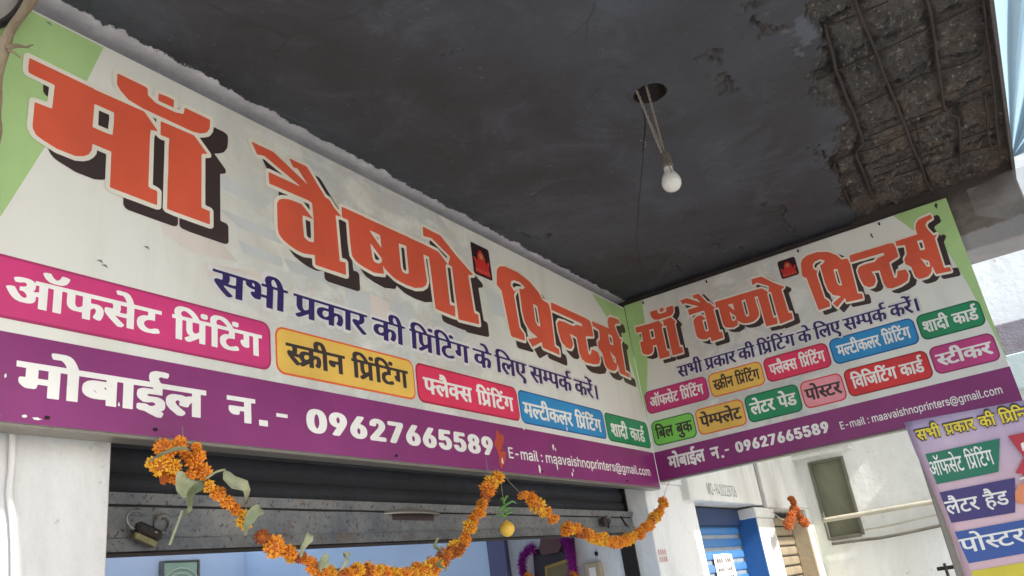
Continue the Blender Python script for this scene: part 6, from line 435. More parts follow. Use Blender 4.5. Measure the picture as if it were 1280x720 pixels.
email=3046 -114 -15 4 -9 8 -8 12 -12 28 -2 8 0 10 17 27 13 -30 10 -10 11 -3 14 8 7 12 4 15 2 27 0 36 -1 0 -7 -16 -5 -9 -12 -8 -14 0 -7 3 -12 12 -8 17 -9 27 -5 24 -2 20 -2 53 3 50 6 34 6 19 10 24 10 13 9 5 18 0 10 -10 11 -23 1 3 1 22 2 5 19 0 2 -5 0 -5 0 -308 -2 -27 -7 -31 -6 -13 -6 -11 -10 -10 -9 -6,2036 -107 -2 5 -1 5 1 395 3 6 17 -1 2 -5 0 -24 2 -3 9 23 8 9 5 3 18 0 10 -8 10 -14 10 -25 6 -21 4 -32 2 -29 0 -52 -1 -20 -4 -31 -3 -19 -10 -30 -12 -20 -11 -9 -13 -3 -8 3 -11 12 -7 19 -2 2 -1 -131 -3 -6,2889 -102 -15 2 -20 10 -20 21 -11 21 -13 34 -7 35 -6 41 -3 48 0 65 3 46 5 37 10 45 14 35 14 23 18 17 17 8 25 0 9 -3 17 -12 15 -20 8 -16 7 -18 10 -36 8 -46 3 -41 0 -55 -1 -27 -3 -36 -2 -15 -4 -17 -5 -15 -5 -10 -4 -6 -9 -5 -15 2 -11 10 -8 20 -10 -19 -4 -5 -7 -6 -15 0 -11 9 -9 16 -8 22 -6 39 -2 29 0 40 5 44 5 21 13 30 12 13 8 2 12 -2 12 -14 5 9 15 0 2 -3 1 -8 0 -164 2 -14 2 -12 3 -6 4 -2 5 2 4 8 3 12 2 20 2 38 0 46 -4 48 -7 34 -8 25 -8 16 -11 14 -15 11 -20 2 -17 -8 -9 -7 -12 -17 -11 -24 -5 -17 -5 -29 -4 -34 -2 -31 0 -53 2 -34 5 -37 3 -18 6 -20 7 -16 10 -18 9 -9 16 -11 23 -2 17 8 14 11 3 -1 2 -5 4 -31 0 -7 -2 -6 -11 -9 -14 -8,473 -6 -9 5 -10 12 -8 17 -4 17 -3 19 -2 19 3 39 5 22 4 9 8 13 17 13 25 7 11 7 2 8 -1 20 -2 12 -3 8 -9 10 -13 0 -7 -6 -6 -9 -4 -10 -3 -12 -2 -4 -17 13 -3 7 0 8 4 17 6 20 8 14 8 9 13 8 19 0 10 -5 6 -7 10 -20 6 -20 3 -21 1 -14 0 -213 -4 -5 -17 0 -3 5 0 15 -1 3 -9 -18 -10 -10 -7 -3,1053 -6 -6 2 -11 12 -12 27 -4 17 -2 20 0 36 1 12 3 14 5 15 5 10 8 9 10 8 16 7 14 3 9 6 3 7 -1 17 -2 14 -2 10 -10 11 -13 0 -4 -3 -9 -12 -6 -20 -3 -6 -18 14 -3 6 0 5 7 27 8 21 9 13 15 10 20 0 6 -3 8 -7 8 -12 7 -17 5 -29 3 -39 -1 -190 -1 -6 -2 -2 -17 0 -3 5 0 15 -2 3 -7 -16 -12 -12 -8 -3,1171 -6 -9 5 -7 7 -6 12 -8 22 -4 24 -1 17 0 20 2 21 5 22 5 12 7 10 13 10 29 10 11 7 2 8 -1 20 -5 20 -9 10 -13 0 -7 -6 -7 -12 -6 -19 -2 -4 -17 13 -3 7 0 8 4 17 7 22 5 9 10 12 13 8 18 0 7 -3 11 -12 7 -11 6 -18 4 -19 2 -27 0 -207 -1 -6 -2 -2 -17 0 -4 5 0 15 -1 3 -6 -13 -12 -15 -8 -3,1407 -6 -9 5 -10 12 -7 15 -5 19 -3 24 -1 19 2 34 4 18 5 12 11 16 14 11 25 7 11 7 2 8 -1 22 -5 18 -9 10 -13 0 -7 -6 -6 -9 -4 -10 -3 -12 -2 -4 -17 13 -3 7 0 5 3 19 6 17 9 18 8 9 13 8 19 0 10 -5 6 -7 11 -23 5 -19 3 -19 1 -14 0 -213 -3 -5 -18 0 -3 5 0 15 -1 3 -9 -18 -10 -10 -7 -3,1584 -6 -11 5 -15 16 -11 33 -3 16 -1 15 4 8 16 7 3 -6 5 -22 3 -7 7 -7 10 -3 7 3 10 11 4 13 0 20 -3 9 -4 8 -34 23 -7 7 -7 12 -4 12 -5 23 -2 11 0 29 2 13 5 22 6 17 7 12 15 12 21 0 13 -10 10 -17 5 -17 4 -17 1 -12 -1 -7 -1 -3 -16 -10 -4 6 -5 20 -5 9 -7 5 -8 0 -10 -8 -5 -10 -2 -9 0 -17 3 -11 5 -7 28 -18 17 -17 5 -12 6 -19 2 -17 1 -25 -2 -24 -5 -21 -6 -16 -7 -11 -5 -7 -11 -8,1953 -6 -12 5 -13 14 -6 11 -10 30 -6 29 -3 29 -1 17 0 44 3 38 3 17 5 23 9 26 8 14 11 12 7 3 18 0 12 -8 7 -9 14 -31 5 -18 4 -26 2 -20 1 -17 0 -55 -4 -42 -4 -23 -8 -25 -7 -14 -9 -14 -12 -8,2532 -6 -13 5 -13 14 -4 7 -12 29 -6 32 -3 27 -2 17 0 52 4 37 4 26 5 17 10 25 10 14 7 8 6 2 18 0 11 -8 12 -16 8 -20 5 -17 2 -15 4 -36 1 -19 0 -41 -2 -5 -2 -1 -76 0 -2 -3 0 -8 2 -19 3 -15 5 -15 8 -11 8 -6 12 0 7 6 6 10 6 22 3 5 16 -10 4 -5 0 -7 -6 -32 -12 -27 -8 -9 -10 -8,2723 -6 -12 5 -14 16 -12 33 -3 16 0 15 3 8 17 7 2 -5 4 -20 3 -8 9 -9 9 -3 8 3 9 11 4 13 0 20 -2 9 -4 8 -38 26 -9 13 -6 16 -4 14 -2 19 0 29 1 13 4 19 8 20 6 12 16 12 21 0 12 -10 10 -16 5 -18 4 -16 2 -11 -1 -9 -2 -3 -16 -10 -3 6 -7 24 -11 10 -8 0 -9 -8 -5 -10 -2 -9 0 -17 3 -11 5 -7 36 -25 9 -13 8 -19 2 -12 2 -14 1 -25 -1 -16 -4 -22 -7 -23 -7 -11 -6 -7 -10 -8,3341 -6 -14 10 -9 16 -6 18 -4 19 -2 31 2 34 4 18 5 12 11 16 14 11 25 7 11 7 2 8 -1 22 -5 18 -9 10 -13 0 -7 -6 -5 -9 -8 -22 -2 -4 -17 13 -3 7 0 5 4 19 5 17 9 18 8 9 13 8 19 0 10 -5 6 -7 11 -23 5 -19 3 -19 1 -14 0 -213 -3 -5 -18 0 -3 5 0 15 -1 3 -9 -18 -9 -10 -8 -3,3642 -6 -12 5 -12 12 -7 14 -9 25 -5 19 -5 36 -2 44 1 33 4 39 5 24 14 38 11 15 7 6 6 2 18 0 13 -10 11 -16 10 -30 4 -20 1 -11 -2 -6 -18 -13 -3 6 -7 28 -10 14 -5 3 -9 0 -7 -6 -5 -7 -5 -11 -5 -23 -4 -41 1 -38 4 -34 4 -15 6 -14 10 -11 12 0 8 8 8 15 4 22 4 8 17 -13 2 -5 0 -7 -3 -20 -4 -16 -13 -30 -8 -9 -10 -8,3763 -6 -13 5 -11 12 -7 11 -10 29 -6 28 -3 24 -2 29 0 38 3 39 4 24 6 27 7 17 10 17 9 9 7 3 18 0 11 -8 8 -9 14 -31 4 -13 4 -24 4 -39 1 -26 -1 -39 -3 -31 -4 -22 -7 -26 -5 -13 -8 -14 -11 -12 -14 -6,2451 -4 -11 5 -7 7 -5 11 -6 23 -3 20 0 183 -1 3 -14 1 -2 8 0 39 1 4 2 4 13 0 1 4 0 57 1 5 3 4 18 -2 2 -7 1 -60 20 -1 2 -4 1 -4 0 -39 -1 -6 -3 -2 -18 -1 -2 -3 0 -166 1 -15 2 -7 4 -4 13 3 2 -3 2 -8 3 -31 0 -8 -3 -5 -11 -5,636 -1 -11 9 -6 15 -4 17 -2 32 0 318 1 7 3 3 18 0 2 -3 1 -5 0 -323 2 -12 5 -4 7 3 2 -4 4 -33 0 -10 -3 -8 -7 -3,738 -1 -5 6 -5 16 -1 7 0 24 3 12 6 13 3 3 9 -1 5 -6 6 -16 1 -17 -1 -17 -5 -15 -5 -9,3504 -1 -8 6 -6 10 -5 16 -3 21 0 338 1 7 3 3 17 0 2 -3 1 -5 0 -320 2 -13 2 -3 3 -3 7 3 2 -4 4 -33 0 -10 -3 -8 -7 -3,3550 -1 -5 6 -5 16 -1 7 0 24 3 12 6 13 3 3 9 -1 5 -6 5 -16 2 -17 -1 -17 -5 -15 -5 -9,2 1 -2 5 0 5 0 383 2 5 2 1 93 -1 2 -5 0 -4 0 -39 -2 -8 -71 -2 0 -108 66 -2 2 -8 1 -38 -1 -8 -3 -3 -65 -1 0 -109 0 -4 2 -2 70 0 2 -8 0 -44 -2 -5 -2 -1,263 1 -2 5 0 5 0 282 2 10 19 0 2 -5 1 -17 1 -3 6 13 8 12 8 6 11 0 8 -6 5 -7 11 -31 7 17 12 19 10 8 13 0 9 -6 6 -7 10 -24 5 -22 3 -39 0 -200 -2 -9 -19 -1 -3 5 -1 208 -1 12 -5 15 -9 10 -10 0 -7 -8 -5 -12 -3 -15 -1 -15 -1 -195 -3 -5 -16 -1 -3 3 -1 8 0 190 -2 20 -3 17 -4 7 -7 6 -8 0 -5 -3 -7 -10 -2 -8 -4 -24 -1 -14 -1 -186 -3 -5,565 1 -2 5 0 5 0 285 1 4 2 4 18 0 2 -4 1 -7 0 -284 -1 -5 -2 -3,843 1 -2 5 -1 5 0 282 3 10 19 0 2 -5 0 -19 2 -3 7 17 7 10 8 6 12 0 11 -11 6 -12 6 -20 11 25 7 10 12 8 12 0 9 -6 7 -9 10 -24 4 -18 3 -33 0 -208 -2 -9 -18 -1 -3 5 -1 193 -1 17 -4 23 -7 9 -4 3 -10 0 -6 -6 -5 -11 -4 -20 -2 -20 0 -188 -3 -5 -16 -1 -3 3 -2 8 0 198 -1 14 -3 12 -5 10 -5 6 -9 0 -7 -6 -6 -10 -3 -14 -3 -17 0 -198 -3 -5,1297 1 -4 8 -2 17 -40 265 0 7 3 6 18 0 2 -1 3 -7 28 -203 1 -6 1 0 30 209 4 8 20 -1 2 -7 -1 -10 -42 -277 -4 -8,1499 1 -2 5 0 5 0 285 1 5 2 3 18 0 3 -4 1 -7 -1 -284 -1 -6 -2 -2,1661 1 -2 5 0 5 0 381 1 6 2 2 18 0 1 -2 2 -6 0 -116 8 15 10 12 5 3 18 0 7 -5 9 -13 8 -19 4 -17 3 -26 1 -22 0 -195 -1 -6 -3 -3 -17 1 -3 5 0 193 -2 15 -5 21 -3 8 -9 8 -7 0 -8 -6 -6 -9 -4 -10 -4 -22 -1 -17 0 -181 -3 -5,1786 1 -2 5 -1 5 1 287 3 6 17 -1 2 -5 0 -22 2 -3 7 18 8 10 7 5 18 0 7 -5 9 -12 9 -22 4 -24 3 -20 1 -19 -1 -198 -3 -5 -17 -1 -2 1 -2 5 0 193 -1 15 -5 22 -4 7 -9 8 -7 0 -8 -6 -6 -9 -4 -10 -4 -22 -1 -17 0 -181 -3 -5,2164 1 -2 5 -1 5 1 287 3 6 18 -1 2 -5 0 -17 2 -3 6 16 11 12 9 3 9 -2 3 -9 0 -41 -1 -7 -3 -4 -12 3 -11 -9 -7 -16 -4 -23 -1 -195 -3 -5,2243 1 -2 5 0 5 0 285 1 4 2 4 18 0 3 -4 1 -7 -1 -284 0 -5 -3 -3,2294 1 -2 5 -1 5 1 287 3 6 18 -1 2 -7 1 -23 13 25 11 8 17 0 7 -5 9 -12 10 -27 3 -15 3 -28 -1 -213 -3 -5 -16 -1 -2 1 -2 5 0 191 -1 14 -3 17 -5 13 -6 7 -10 3 -9 -6 -8 -12 -4 -14 -3 -22 0 -191 -3 -5,2610 1 -2 5 -1 5 1 287 3 6 17 -1 2 -5 0 -17 2 -3 8 18 9 10 15 3 5 -4 2 -7 0 -41 -1 -7 -3 -4 -13 3 -8 -6 -6 -7 -3 -8 -4 -22 -2 -14 0 -186 -3 -5,3131 1 -2 5 0 5 0 282 2 10 19 0 3 -5 0 -17 1 -3 9 18 6 7 7 6 12 0 11 -11 13 -33 6 17 12 19 11 8 13 0 8 -6 6 -7 10 -24 5 -22 3 -34 1 -205 -3 -9 -19 -1 -3 5 0 208 -2 12 -3 12 -6 10 -5 3 -10 0 -7 -8 -5 -12 -3 -15 -1 -17 -1 -193 -3 -5 -16 -1 -3 3 -1 8 0 193 -1 17 -4 17 -4 7 -6 6 -9 0 -4 -3 -8 -10 -2 -8 -4 -24 -1 -19 0 -181 -4 -5,3433 1 -2 5 0 5 0 285 1 4 2 4 18 0 3 -4 1 -7 0 -284 -1 -5 -3 -3,3845 1 -2 5 -1 5 0 282 2 8 3 3 17 -1 2 -5 0 -17 2 -3 5 13 9 12 8 6 11 0 5 -3 8 -10 11 -31 8 19 10 17 11 8 13 0 9 -6 5 -7 10 -21 6 -25 3 -44 0 -195 -1 -8 -3 -3 -18 1 -3 5 0 205 -1 12 -4 15 -4 7 -8 6 -8 0 -8 -8 -6 -15 -3 -19 0 -203 -3 -5 -16 -1 -3 3 -2 8 0 188 -1 20 -2 12 -5 12 -7 8 -8 0 -8 -6 -4 -6 -5 -16 -2 -14 -1 -15 0 -188 -3 -5,479 50 7 -1 9 5 6 8 6 13 3 13 2 20 -1 29 -32 -11 -10 -8 -4 -8 -3 -19 0 -10 2 -14 7 -12,1059 50 7 -1 6 3 9 9 5 11 3 14 3 17 -1 34 -32 -11 -7 -6 -7 -10 -3 -19 0 -10 2 -12 6 -12,1177 50 7 -1 9 5 7 10 4 9 4 15 2 20 0 29 -29 -9 -9 -5 -9 -13 -3 -17 0 -14 3 -12 6 -12,1414 50 6 -1 6 3 9 9 4 8 4 14 3 22 0 32 -33 -11 -7 -6 -7 -10 -3 -17 0 -12 2 -9 2 -8 4 -7,3348 50 6 -1 7 3 8 9 4 8 4 14 3 20 0 34 -33 -11 -7 -6 -7 -10 -2 -17 0 -12 1 -9 2 -8 4 -7,1950 52 12 -1 5 3 7 9 5 13 4 15 2 19 3 29 -1 38 -3 27 -3 15 -7 19 -8 10 -5 3 -8 0 -6 -3 -10 -14 -4 -13 -3 -20 -4 -28 0 -44 6 -41 7 -24 5 -7,2080 52 11 -1 5 3 7 9 4 11 4 14 4 39 0 48 -3 29 -2 15 -8 22 -12 10 -7 0 -5 -3 -8 -10 -6 -15 -4 -19 -3 -34 0 -38 5 -44 4 -14 4 -11,3759 52 11 -1 6 3 10 15 6 27 4 38 0 31 -2 27 -3 19 -3 15 -5 12 -5 7 -8 6 -8 0 -8 -6 -5 -6 -5 -13 -4 -15 -4 -43 0 -36 2 -24 3 -22 6 -19 9 -12,3044 62 8 -1 6 3 10 14 6 23 4 40 -1 41 -5 37 -3 11 -6 13 -10 8 -9 0 -4 -3 -9 -13 -5 -14 -4 -20 -3 -33 1 -41 2 -19 4 -20 9 -19,2881 64 3 -1 7 3 8 10 4 15 2 12 2 26 0 36 -3 29 -4 15 -10 11 -12 0 -8 -9 -6 -19 -4 -29 0 -36 5 -39 2 -9 5 -8 3 -5,145 143 -2 6 -1 4 0 39 3 8 66 0 2 0 2 -6 0 -43 -2 -8,2505 185 53 -1 2 0 1 3 -2 17 -6 30 -10 14 -5 3 -8 0 -6 -3 -8 -10 -5 -12 -5 -27,742 206 -5 2 -8 18 -2 12 0 21 2 13 5 12 5 5 8 0 5 -6 5 -11 2 -8 1 -19 -2 -17 -6 -15 -3 -5,570 338 -6 9 -4 14 0 26 2 7 6 15 5 3 5 0 4 -3 4 -8 4 -14 0 -24 -4 -15 -5 -8,1504 338 -6 9 -3 14 -1 26 2 7 6 15 5 3 5 0 4 -3 4 -7 4 -12 1 -15 -1 -14 -4 -14 -6 -9,2248 338 -6 9 -3 14 -1 26 4 14 4 8 5 3 5 0 4 -3 5 -8 3 -14 0 -24 -3 -15 -6 -8,3438 338 -6 9 -3 14 -1 26 2 7 6 15 5 3 5 0 4 -3 5 -8 3 -11 1 -15 -1 -14 -4 -14 -6 -9
phone=531 -1 -32 11 -33 22 -33 44 -24 76 0 98 19 65 43 57 47 26 46 6 32 -6 33 -17 43 -44 28 -76 5 -93 -10 -54 -19 -43 -33 -41 -42 -26 -28 -6,2067 -1 -38 17 -37 49 -20 71 -4 87 15 87 27 54 43 34 42 6 47 -17 42 -56 20 -81 0 -103 -15 -66 -33 -56 -47 -26,2963 -1 -62 34 -22 43 -7 33 7 32 17 38 35 33 -24 20 -12 23 -8 27 0 33 10 32 29 34 28 17 46 6 56 -23 21 -23 12 -27 0 -65 -12 -27 -29 -27 33 -33 17 -27 6 -22 0 -43 -15 -38 -24 -28 -56 -23,3571 -1 -46 26 -20 24 -19 43 -10 49 0 114 15 65 27 49 39 29 42 6 28 -6 32 -22 29 -45 19 -70 0 -120 -14 -60 -14 -32 -20 -24 -26 -19 -20 -7,3873 -1 -38 16 -33 39 -15 44 0 54 6 27 28 65 85 147 8 8 33 -1 2 -13 -79 -141 58 -3 37 -21 24 -35 11 -44 0 -32 -11 -44 -31 -43 -48 -24,7 3 -7 13 2 379 51 4 10 -8 106 -316 107 320 60 1 0 -390 -32 -3 -6 8 -3 307 -97 -285 -10 -27 -9 -3 -24 0 -9 11 -102 298 -3 -301 -6 -8,1130 4 -1 12 80 141 -47 -2 -46 22 -29 40 -10 44 0 32 10 38 24 41 42 26 42 6 51 -23 29 -34 15 -43 0 -60 -24 -70 -94 -165 -10 -6,1529 3 -7 8 -3 70 -148 4 -7 13 6 43 123 250 13 8 23 0 6 -8 -123 -255 1 -7 9 -1 97 2 3 109 7 8 32 -3 3 -108 7 -8 36 -3 3 -33 -7 -7 -36 -4 -5 -75,1696 3 -6 8 2 33 78 3 7 7 0 277 -2 13 -9 -1 -65 -55 -7 5 1 38 71 66 46 2 7 -14 1 -331 6 -7 64 -3 3 -33 -11 -8,2285 3 -6 8 2 29 132 166 27 44 10 38 -6 32 -10 19 -46 22 -42 -16 -15 -19 -6 -33 -7 -8 -33 4 -2 21 6 21 29 46 32 21 47 6 37 -12 32 -27 20 -39 6 -33 -6 -32 -29 -62 -112 -150 145 -3 6 -8 0 -27 -11 -8,2587 3 -6 8 1 29 147 188 12 22 11 38 -9 38 -30 28 -28 7 -33 -12 -19 -23 -9 -30 -9 -11 -28 4 -2 26 6 22 29 40 32 21 46 6 38 -12 23 -20 24 -35 6 -22 -1 -54 -34 -67 -81 -102 -26 -43 144 -3 7 -8 0 -27 -11 -8,3214 4 -4 12 143 331 -9 9 -154 0 -6 8 2 31 212 1 2 -43 -145 -339 -9 -11,2074 44 26 -2 34 23 18 38 10 44 0 108 -10 44 -29 46 -32 16 -30 -8 -21 -20 -15 -29 -15 -76 0 -54 10 -65 20 -41,2970 44 39 -2 33 17 10 12 11 27 0 27 -11 27 -15 18 -51 17 -41 -17 -20 -23 -8 -38 6 -28 22 -28,3578 44 21 -3 18 7 24 21 19 45 11 71 -5 76 -13 49 -20 32 -39 19 -32 -12 -20 -18 -19 -43 -10 -82 5 -65 10 -43 24 -41,3875 44 30 -3 23 12 20 23 10 33 0 32 -11 35 -19 21 -32 12 -39 -13 -22 -26 -6 -18 3 -65 16 -27,525 49 53 -3 43 25 28 43 14 60 0 54 -19 71 -20 28 -51 28 -55 -6 -25 -18 -28 -38 -15 -49 0 -87 6 -27 20 -40 21 -25,814 150 -6 13 0 22 6 7 130 1 12 -8 0 -28 -7 -7,1165 196 30 -3 32 16 20 35 5 33 -13 49 -21 23 -28 12 -32 -7 -19 -15 -20 -46 0 -32 10 -33,2979 228 12 -2 34 13 18 22 9 32 -13 44 -20 17 -23 7 -44 -14 -17 -20 -7 -23 2 -27 12 -27 16 -15
""")

# ================================================================== SETTING
ZC = 3.155          # ceiling soffit
# ---- ground
g = MB(); g.add([(-60, -60, 0), (60, -60, 0), (60, 60, 0), (-60, 60, 0)], [(0, 1, 2, 3)])
tag(g.build('ground', M['concrete']), kind='structure')

def vnoise(x, y, seed, scale):
    r = np.random.default_rng(seed).random((256, 256)); X, Y = x * scale + 1000, y * scale + 1000
    xi, yi = np.floor(X).astype(int), np.floor(Y).astype(int); fx, fy = X - xi, Y - yi
    fx = fx * fx * (3 - 2 * fx); fy = fy * fy * (3 - 2 * fy)
    a, b, c, d = r[xi % 256, yi % 256], r[(xi + 1) % 256, yi % 256], r[xi % 256, (yi + 1) % 256], r[(xi + 1) % 256, (yi + 1) % 256]
    return (a * (1 - fx) + b * fx) * (1 - fy) + (c * (1 - fx) + d * fx) * fy - .5
def fbm(x, y, seed, scale, oct=5, gain=.55):
    o = np.zeros_like(x); a = 1.0
    for i in range(oct): o += a * vnoise(x, y, seed + i, scale * 2 ** i); a *= gain
    return o
def seg_dist(x, y, pts, closed=False):
    d = np.full(x.shape, 1e9); P = list(pts) + ([pts[0]] if closed else [])
    for (ax, ay), (bx, by) in zip(P, P[1:]):
        L2 = (bx - ax) ** 2 + (by - ay) ** 2 + 1e-12; t = np.clip(((x - ax) * (bx - ax) + (y - ay) * (by - ay)) / L2, 0, 1)
        d = np.minimum(d, np.hypot(x - ax - t * (bx - ax), y - ay - t * (by - ay)))
    return d
def inside(x, y, P):
    c = np.zeros(x.shape, bool)
    for (ax, ay), (bx, by) in zip(P, P[1:] + P[:1]):
        if ay == by: continue
        c ^= ((ay > y) != (by > y)) & (x < (bx - ax) * (y - ay) / (by - ay) + ax)
    return c
def cpts(px): return [tuple(at(a, b, 2, ZC))[:2] for a, b in px]

# ---- ceiling slab: soffit as a fine relief, with the spalled concrete recessed
X0, X1, Y0, Y1, ST = -3.36, 0.06, -2.0, 0.06, .006
nx, ny = int((X1 - X0) / ST) + 1, int((Y1 - Y0) / ST) + 1
gx, gy = np.meshgrid(np.linspace(X0, X1, nx), np.linspace(Y0, Y1, ny), indexing='ij')
sp = cpts([(1008, 0), (1016, 25), (1032, 40), (1024, 72), (1006, 95), (1000, 112), (1030, 128), (1062, 150), (1050, 185), (1036, 205), (1046, 232), (1060, 262)])
sp += [(0.3, -1.24), (0.3, -2.3), (-1.9, -2.3), (-1.92, -1.6)]
wx, wy = gx + .06 * fbm(gx, gy, 3, 7) + .035 * fbm(gx, gy, 30, 30, 4, .7), gy + .06 * fbm(gx, gy, 13, 7) + .035 * fbm(gx, gy, 31, 30, 4, .7)
sd_ = seg_dist(wx, wy, sp, True); sd_ = np.where(inside(wx, wy, sp), sd_, -sd_)
spall = np.clip(sd_ / .012 + .5, 0, 1)
h = .0035 * fbm(gx, gy, 50, 1.6, 4) + .0012 * fbm(gx, gy, 51, 22, 3)
rough = fbm(gx, gy, 60, 14, 6, .68)
ridged = np.abs(fbm(gx, gy, 70, 18, 4))
h += spall * (.028 + .024 * rough - .022 * ridged + .012 * np.clip(sd_ / .3, 0, 1))
BARS = [[(1066, -6), (1165, 243)], [(1157, -6), (1164, 20), (1173, 90), (1180, 133), (1186, 141), (1197, 146), (1200, 165), (1200, 208)],
        [(1032, 30), (1045, 87), (1067, 141), (1079, 177), (1070, 192), (1078, 215), (1092, 248)], [(1041, 204), (1052, 232), (1064, 258)],
        [(1020, 101), (1128, 50), (1227, 4)], [(1072, 134), (1150, 96), (1200, 82), (1226, 70)], [(1085, 172), (1176, 134), (1240, 104)],
        [(1047, 199), (1110, 178), (1180, 150), (1240, 128)], [(1082, 214), (1160, 188), (1244, 160)], [(1086, 232), (1165, 205), (1246, 180)], [(1035, 33), (1070, 18), (1110, 0)]]
groove = np.zeros_like(h)
for k_, l_ in enumerate(BARS):
    d_ = seg_dist(gx + .012 * fbm(gx, gy, 140, 16), gy + .012 * fbm(gx, gy, 141, 16), cpts(l_))
    groove = np.maximum(groove, np.clip(1.25 - d_ / (.013 if k_ > 3 or k_ == 0 else .022), 0, 1) * (.55 + 1.2 * np.clip(fbm(gx, gy, 150 + k_, 9) + .3, 0, .8)))
groove = np.clip(groove, 0, 1) * spall
h += groove * .012
h += spall * .010 * fbm(gx, gy, 160, 55, 3, .7)
chip = np.zeros_like(h)
for line, wd in (([(925, 18), (940, 8), (952, 22), (960, 36), (970, 42)], .014), ([(895, 88), (903, 96), (908, 108)], .028), ([(886, 72), (892, 66), (898, 78)], .014),
                 ([(820, 318), (838, 330), (852, 338)], .007), ([(962, 252), (978, 275), (1000, 302)], .006), ([(648, 292), (668, 300), (690, 294)], .010),
                 ([(893, 302), (905, 312)], .009), ([(1000, 190), (1022, 186), (1036, 200)], .006), ([(545, 60), (575, 56)], .003), ([(915, 310), (930, 318)], .006)):
    d = seg_dist(wx, wy, cpts(line)); chip = np.maximum(chip, np.clip(1.4 - d / wd, 0, 1) * np.clip(.7 + 1.6 * fbm(gx, gy, 80, 30), 0, 1))
h += chip * .022
h -= .006 * np.clip(1 - np.abs(chip - .25) / .2, 0, 1) * (1 - spall)
# blue-grey blister plate next to the broken edge
bl = cpts([(985, 20), (1003, 8), (1018, 22), (1020, 45), (1008, 62), (990, 66), (984, 45)])
plate = np.clip(np.where(inside(wx, wy, bl), seg_dist(wx, wy, bl, True), 0) / .01, 0, 1); h -= plate * .003 * (1 - spall)
hole_c = (-1.782, -.977); HR = .058
hd = np.hypot(gx - hole_c[0], gy - hole_c[1])
h -= .004 * np.clip(1.5 - np.abs(hd - HR) / .012, 0, 1)
pale = np.clip((gy + .020 + .026 * fbm(gx, gy, 90, 9, 5, .7) + .012 * np.clip(-(gx + 1.2), -2, 1)) / .012, 0, 1) * np.clip((-.15 - gx) / .3, 0, 1)
h -= pale * .004
verts = np.stack([gx, gy, ZC + h], -1).reshape(-1, 3)
ii, jj = np.meshgrid(np.arange(nx - 1), np.arange(ny - 1), indexing='ij')
a = (ii * ny + jj).ravel(); quads = np.stack([a, a + 1, a + ny + 1, a + ny], -1)
ctr = verts[quads].mean(1); keep = np.hypot(ctr[:, 0] - hole_c[0], ctr[:, 1] - hole_c[1]) > HR
quads = quads[keep]
me = bpy.data.meshes.new('ceiling'); me.vertices.add(len(verts)); me.vertices.foreach_set('co', verts.ravel())
me.loops.add(len(quads) * 4); me.loops.foreach_set('vertex_index', quads.ravel().astype(np.int32))
me.polygons.add(len(quads)); me.polygons.foreach_set('loop_start', np.arange(0, len(quads) * 4, 4, dtype=np.int32))
me.update(calc_edges=True); me.validate(); me.polygons.foreach_set('use_smooth', np.ones(len(me.polygons), bool))
for nm, arr in (('spall', spall), ('chip', np.clip(chip, 0, 1)), ('groove', groove), ('plate', plate)):
    at_ = me.attributes.new(nm, 'FLOAT', 'POINT'); at_.data.foreach_set('value', arr.ravel().astype(np.float32))
s = NT('sooty_ceiling_concrete')
def attr(n_): x = s.n('ShaderNodeAttribute'); x.attribute_name = n_; return x.outputs['Fac']
soot = s.mix(s.ramp(s.noise(1.3, 8, .65, None, .6), [(.38, (0, 0, 0)), (.7, (1, 1, 1))]), (.024, .025, .029), (.050, .059, .074))
soot = s.mix(s.ramp(s.noise(3.4, 9, .72, None, .9), [(.50, (0, 0, 0)), (.70, (.55,) * 3)]), soot, (.082, .096, .118))
soot = s.mix(s.ramp(s.noise(6.5, 9, .75, (1, .6, 1), .4), [(.28, (.8,) * 3), (.42, (0, 0, 0))]), soot, (.013, .012, .012))
soot = s.mix(s.ramp(s.noise(45, 4, .6), [(.66, (0, 0, 0)), (.72, (.6,) * 3)]), soot, (.15, .15, .155))
soot = s.mix(s.ramp(s.noise(30, 6, .7), [(.27, (.9,) * 3), (.34, (0, 0, 0))]), soot, (.008, .008, .009))
pk = s.mix(1.0, s.ramp(s.noise(11, 9, .8, None, .3), [(.60, (0, 0, 0)), (.63, (1, 1, 1))]), s.ramp(s.noise(1.6, 3), [(.52, (0, 0, 0)), (.60, (.7,) * 3)]), 'MULTIPLY')
soot = s.mix(pk, soot, (.105, .10, .098))
sc_ = s.mix(s.ramp(s.noise(7, 9, .75), [(.38, (0, 0, 0)), (.66, (1, 1, 1))]), (.036, .035, .033), (.130, .127, .118))
sxx = s.n('ShaderNodeSeparateXYZ'); s.link(s.co, sxx.inputs[0])
sm_ = s.n('ShaderNodeMath', operation='MULTIPLY_ADD'); s.link(sxx.outputs[1], sm_.inputs[0]); sm_.inputs[1].default_value = -.9; s.link(sxx.outputs[0], sm_.inputs[2])
rm_ = s.n('ShaderNodeMapRange'); s.link(sm_.outputs[0], rm_.inputs[0]); rm_.inputs[1].default_value = -.1; rm_.inputs[2].default_value = 1.1; rm_.inputs[3].default_value = .1; rm_.inputs[4].default_value = .8
rust_m = s.mix(1.0, s.ramp(s.noise(7, 9, .78, None, .6), [(.44, (0, 0, 0)), (.56, (1, 1, 1))]), rm_.outputs[0], 'MULTIPLY')
sc_ = s.mix(rust_m, sc_, (.135, .095, .070))
sc_ = s.mix(s.ramp(s.noise(4.2, 8, .75), [(.58, (0, 0, 0)), (.66, (.8,) * 3)]), sc_, (.26, .19, .13))
sc_ = s.mix(s.ramp(s.noise(34, 7, .75), [(.58, (0, 0, 0)), (.63, (.85,) * 3)]), sc_, (.36, .33, .28))
sc_ = s.mix(s.ramp(s.noise(90, 5, .7), [(.62, (0, 0, 0)), (.66, (.8,) * 3)]), sc_, (.40, .37, .32))
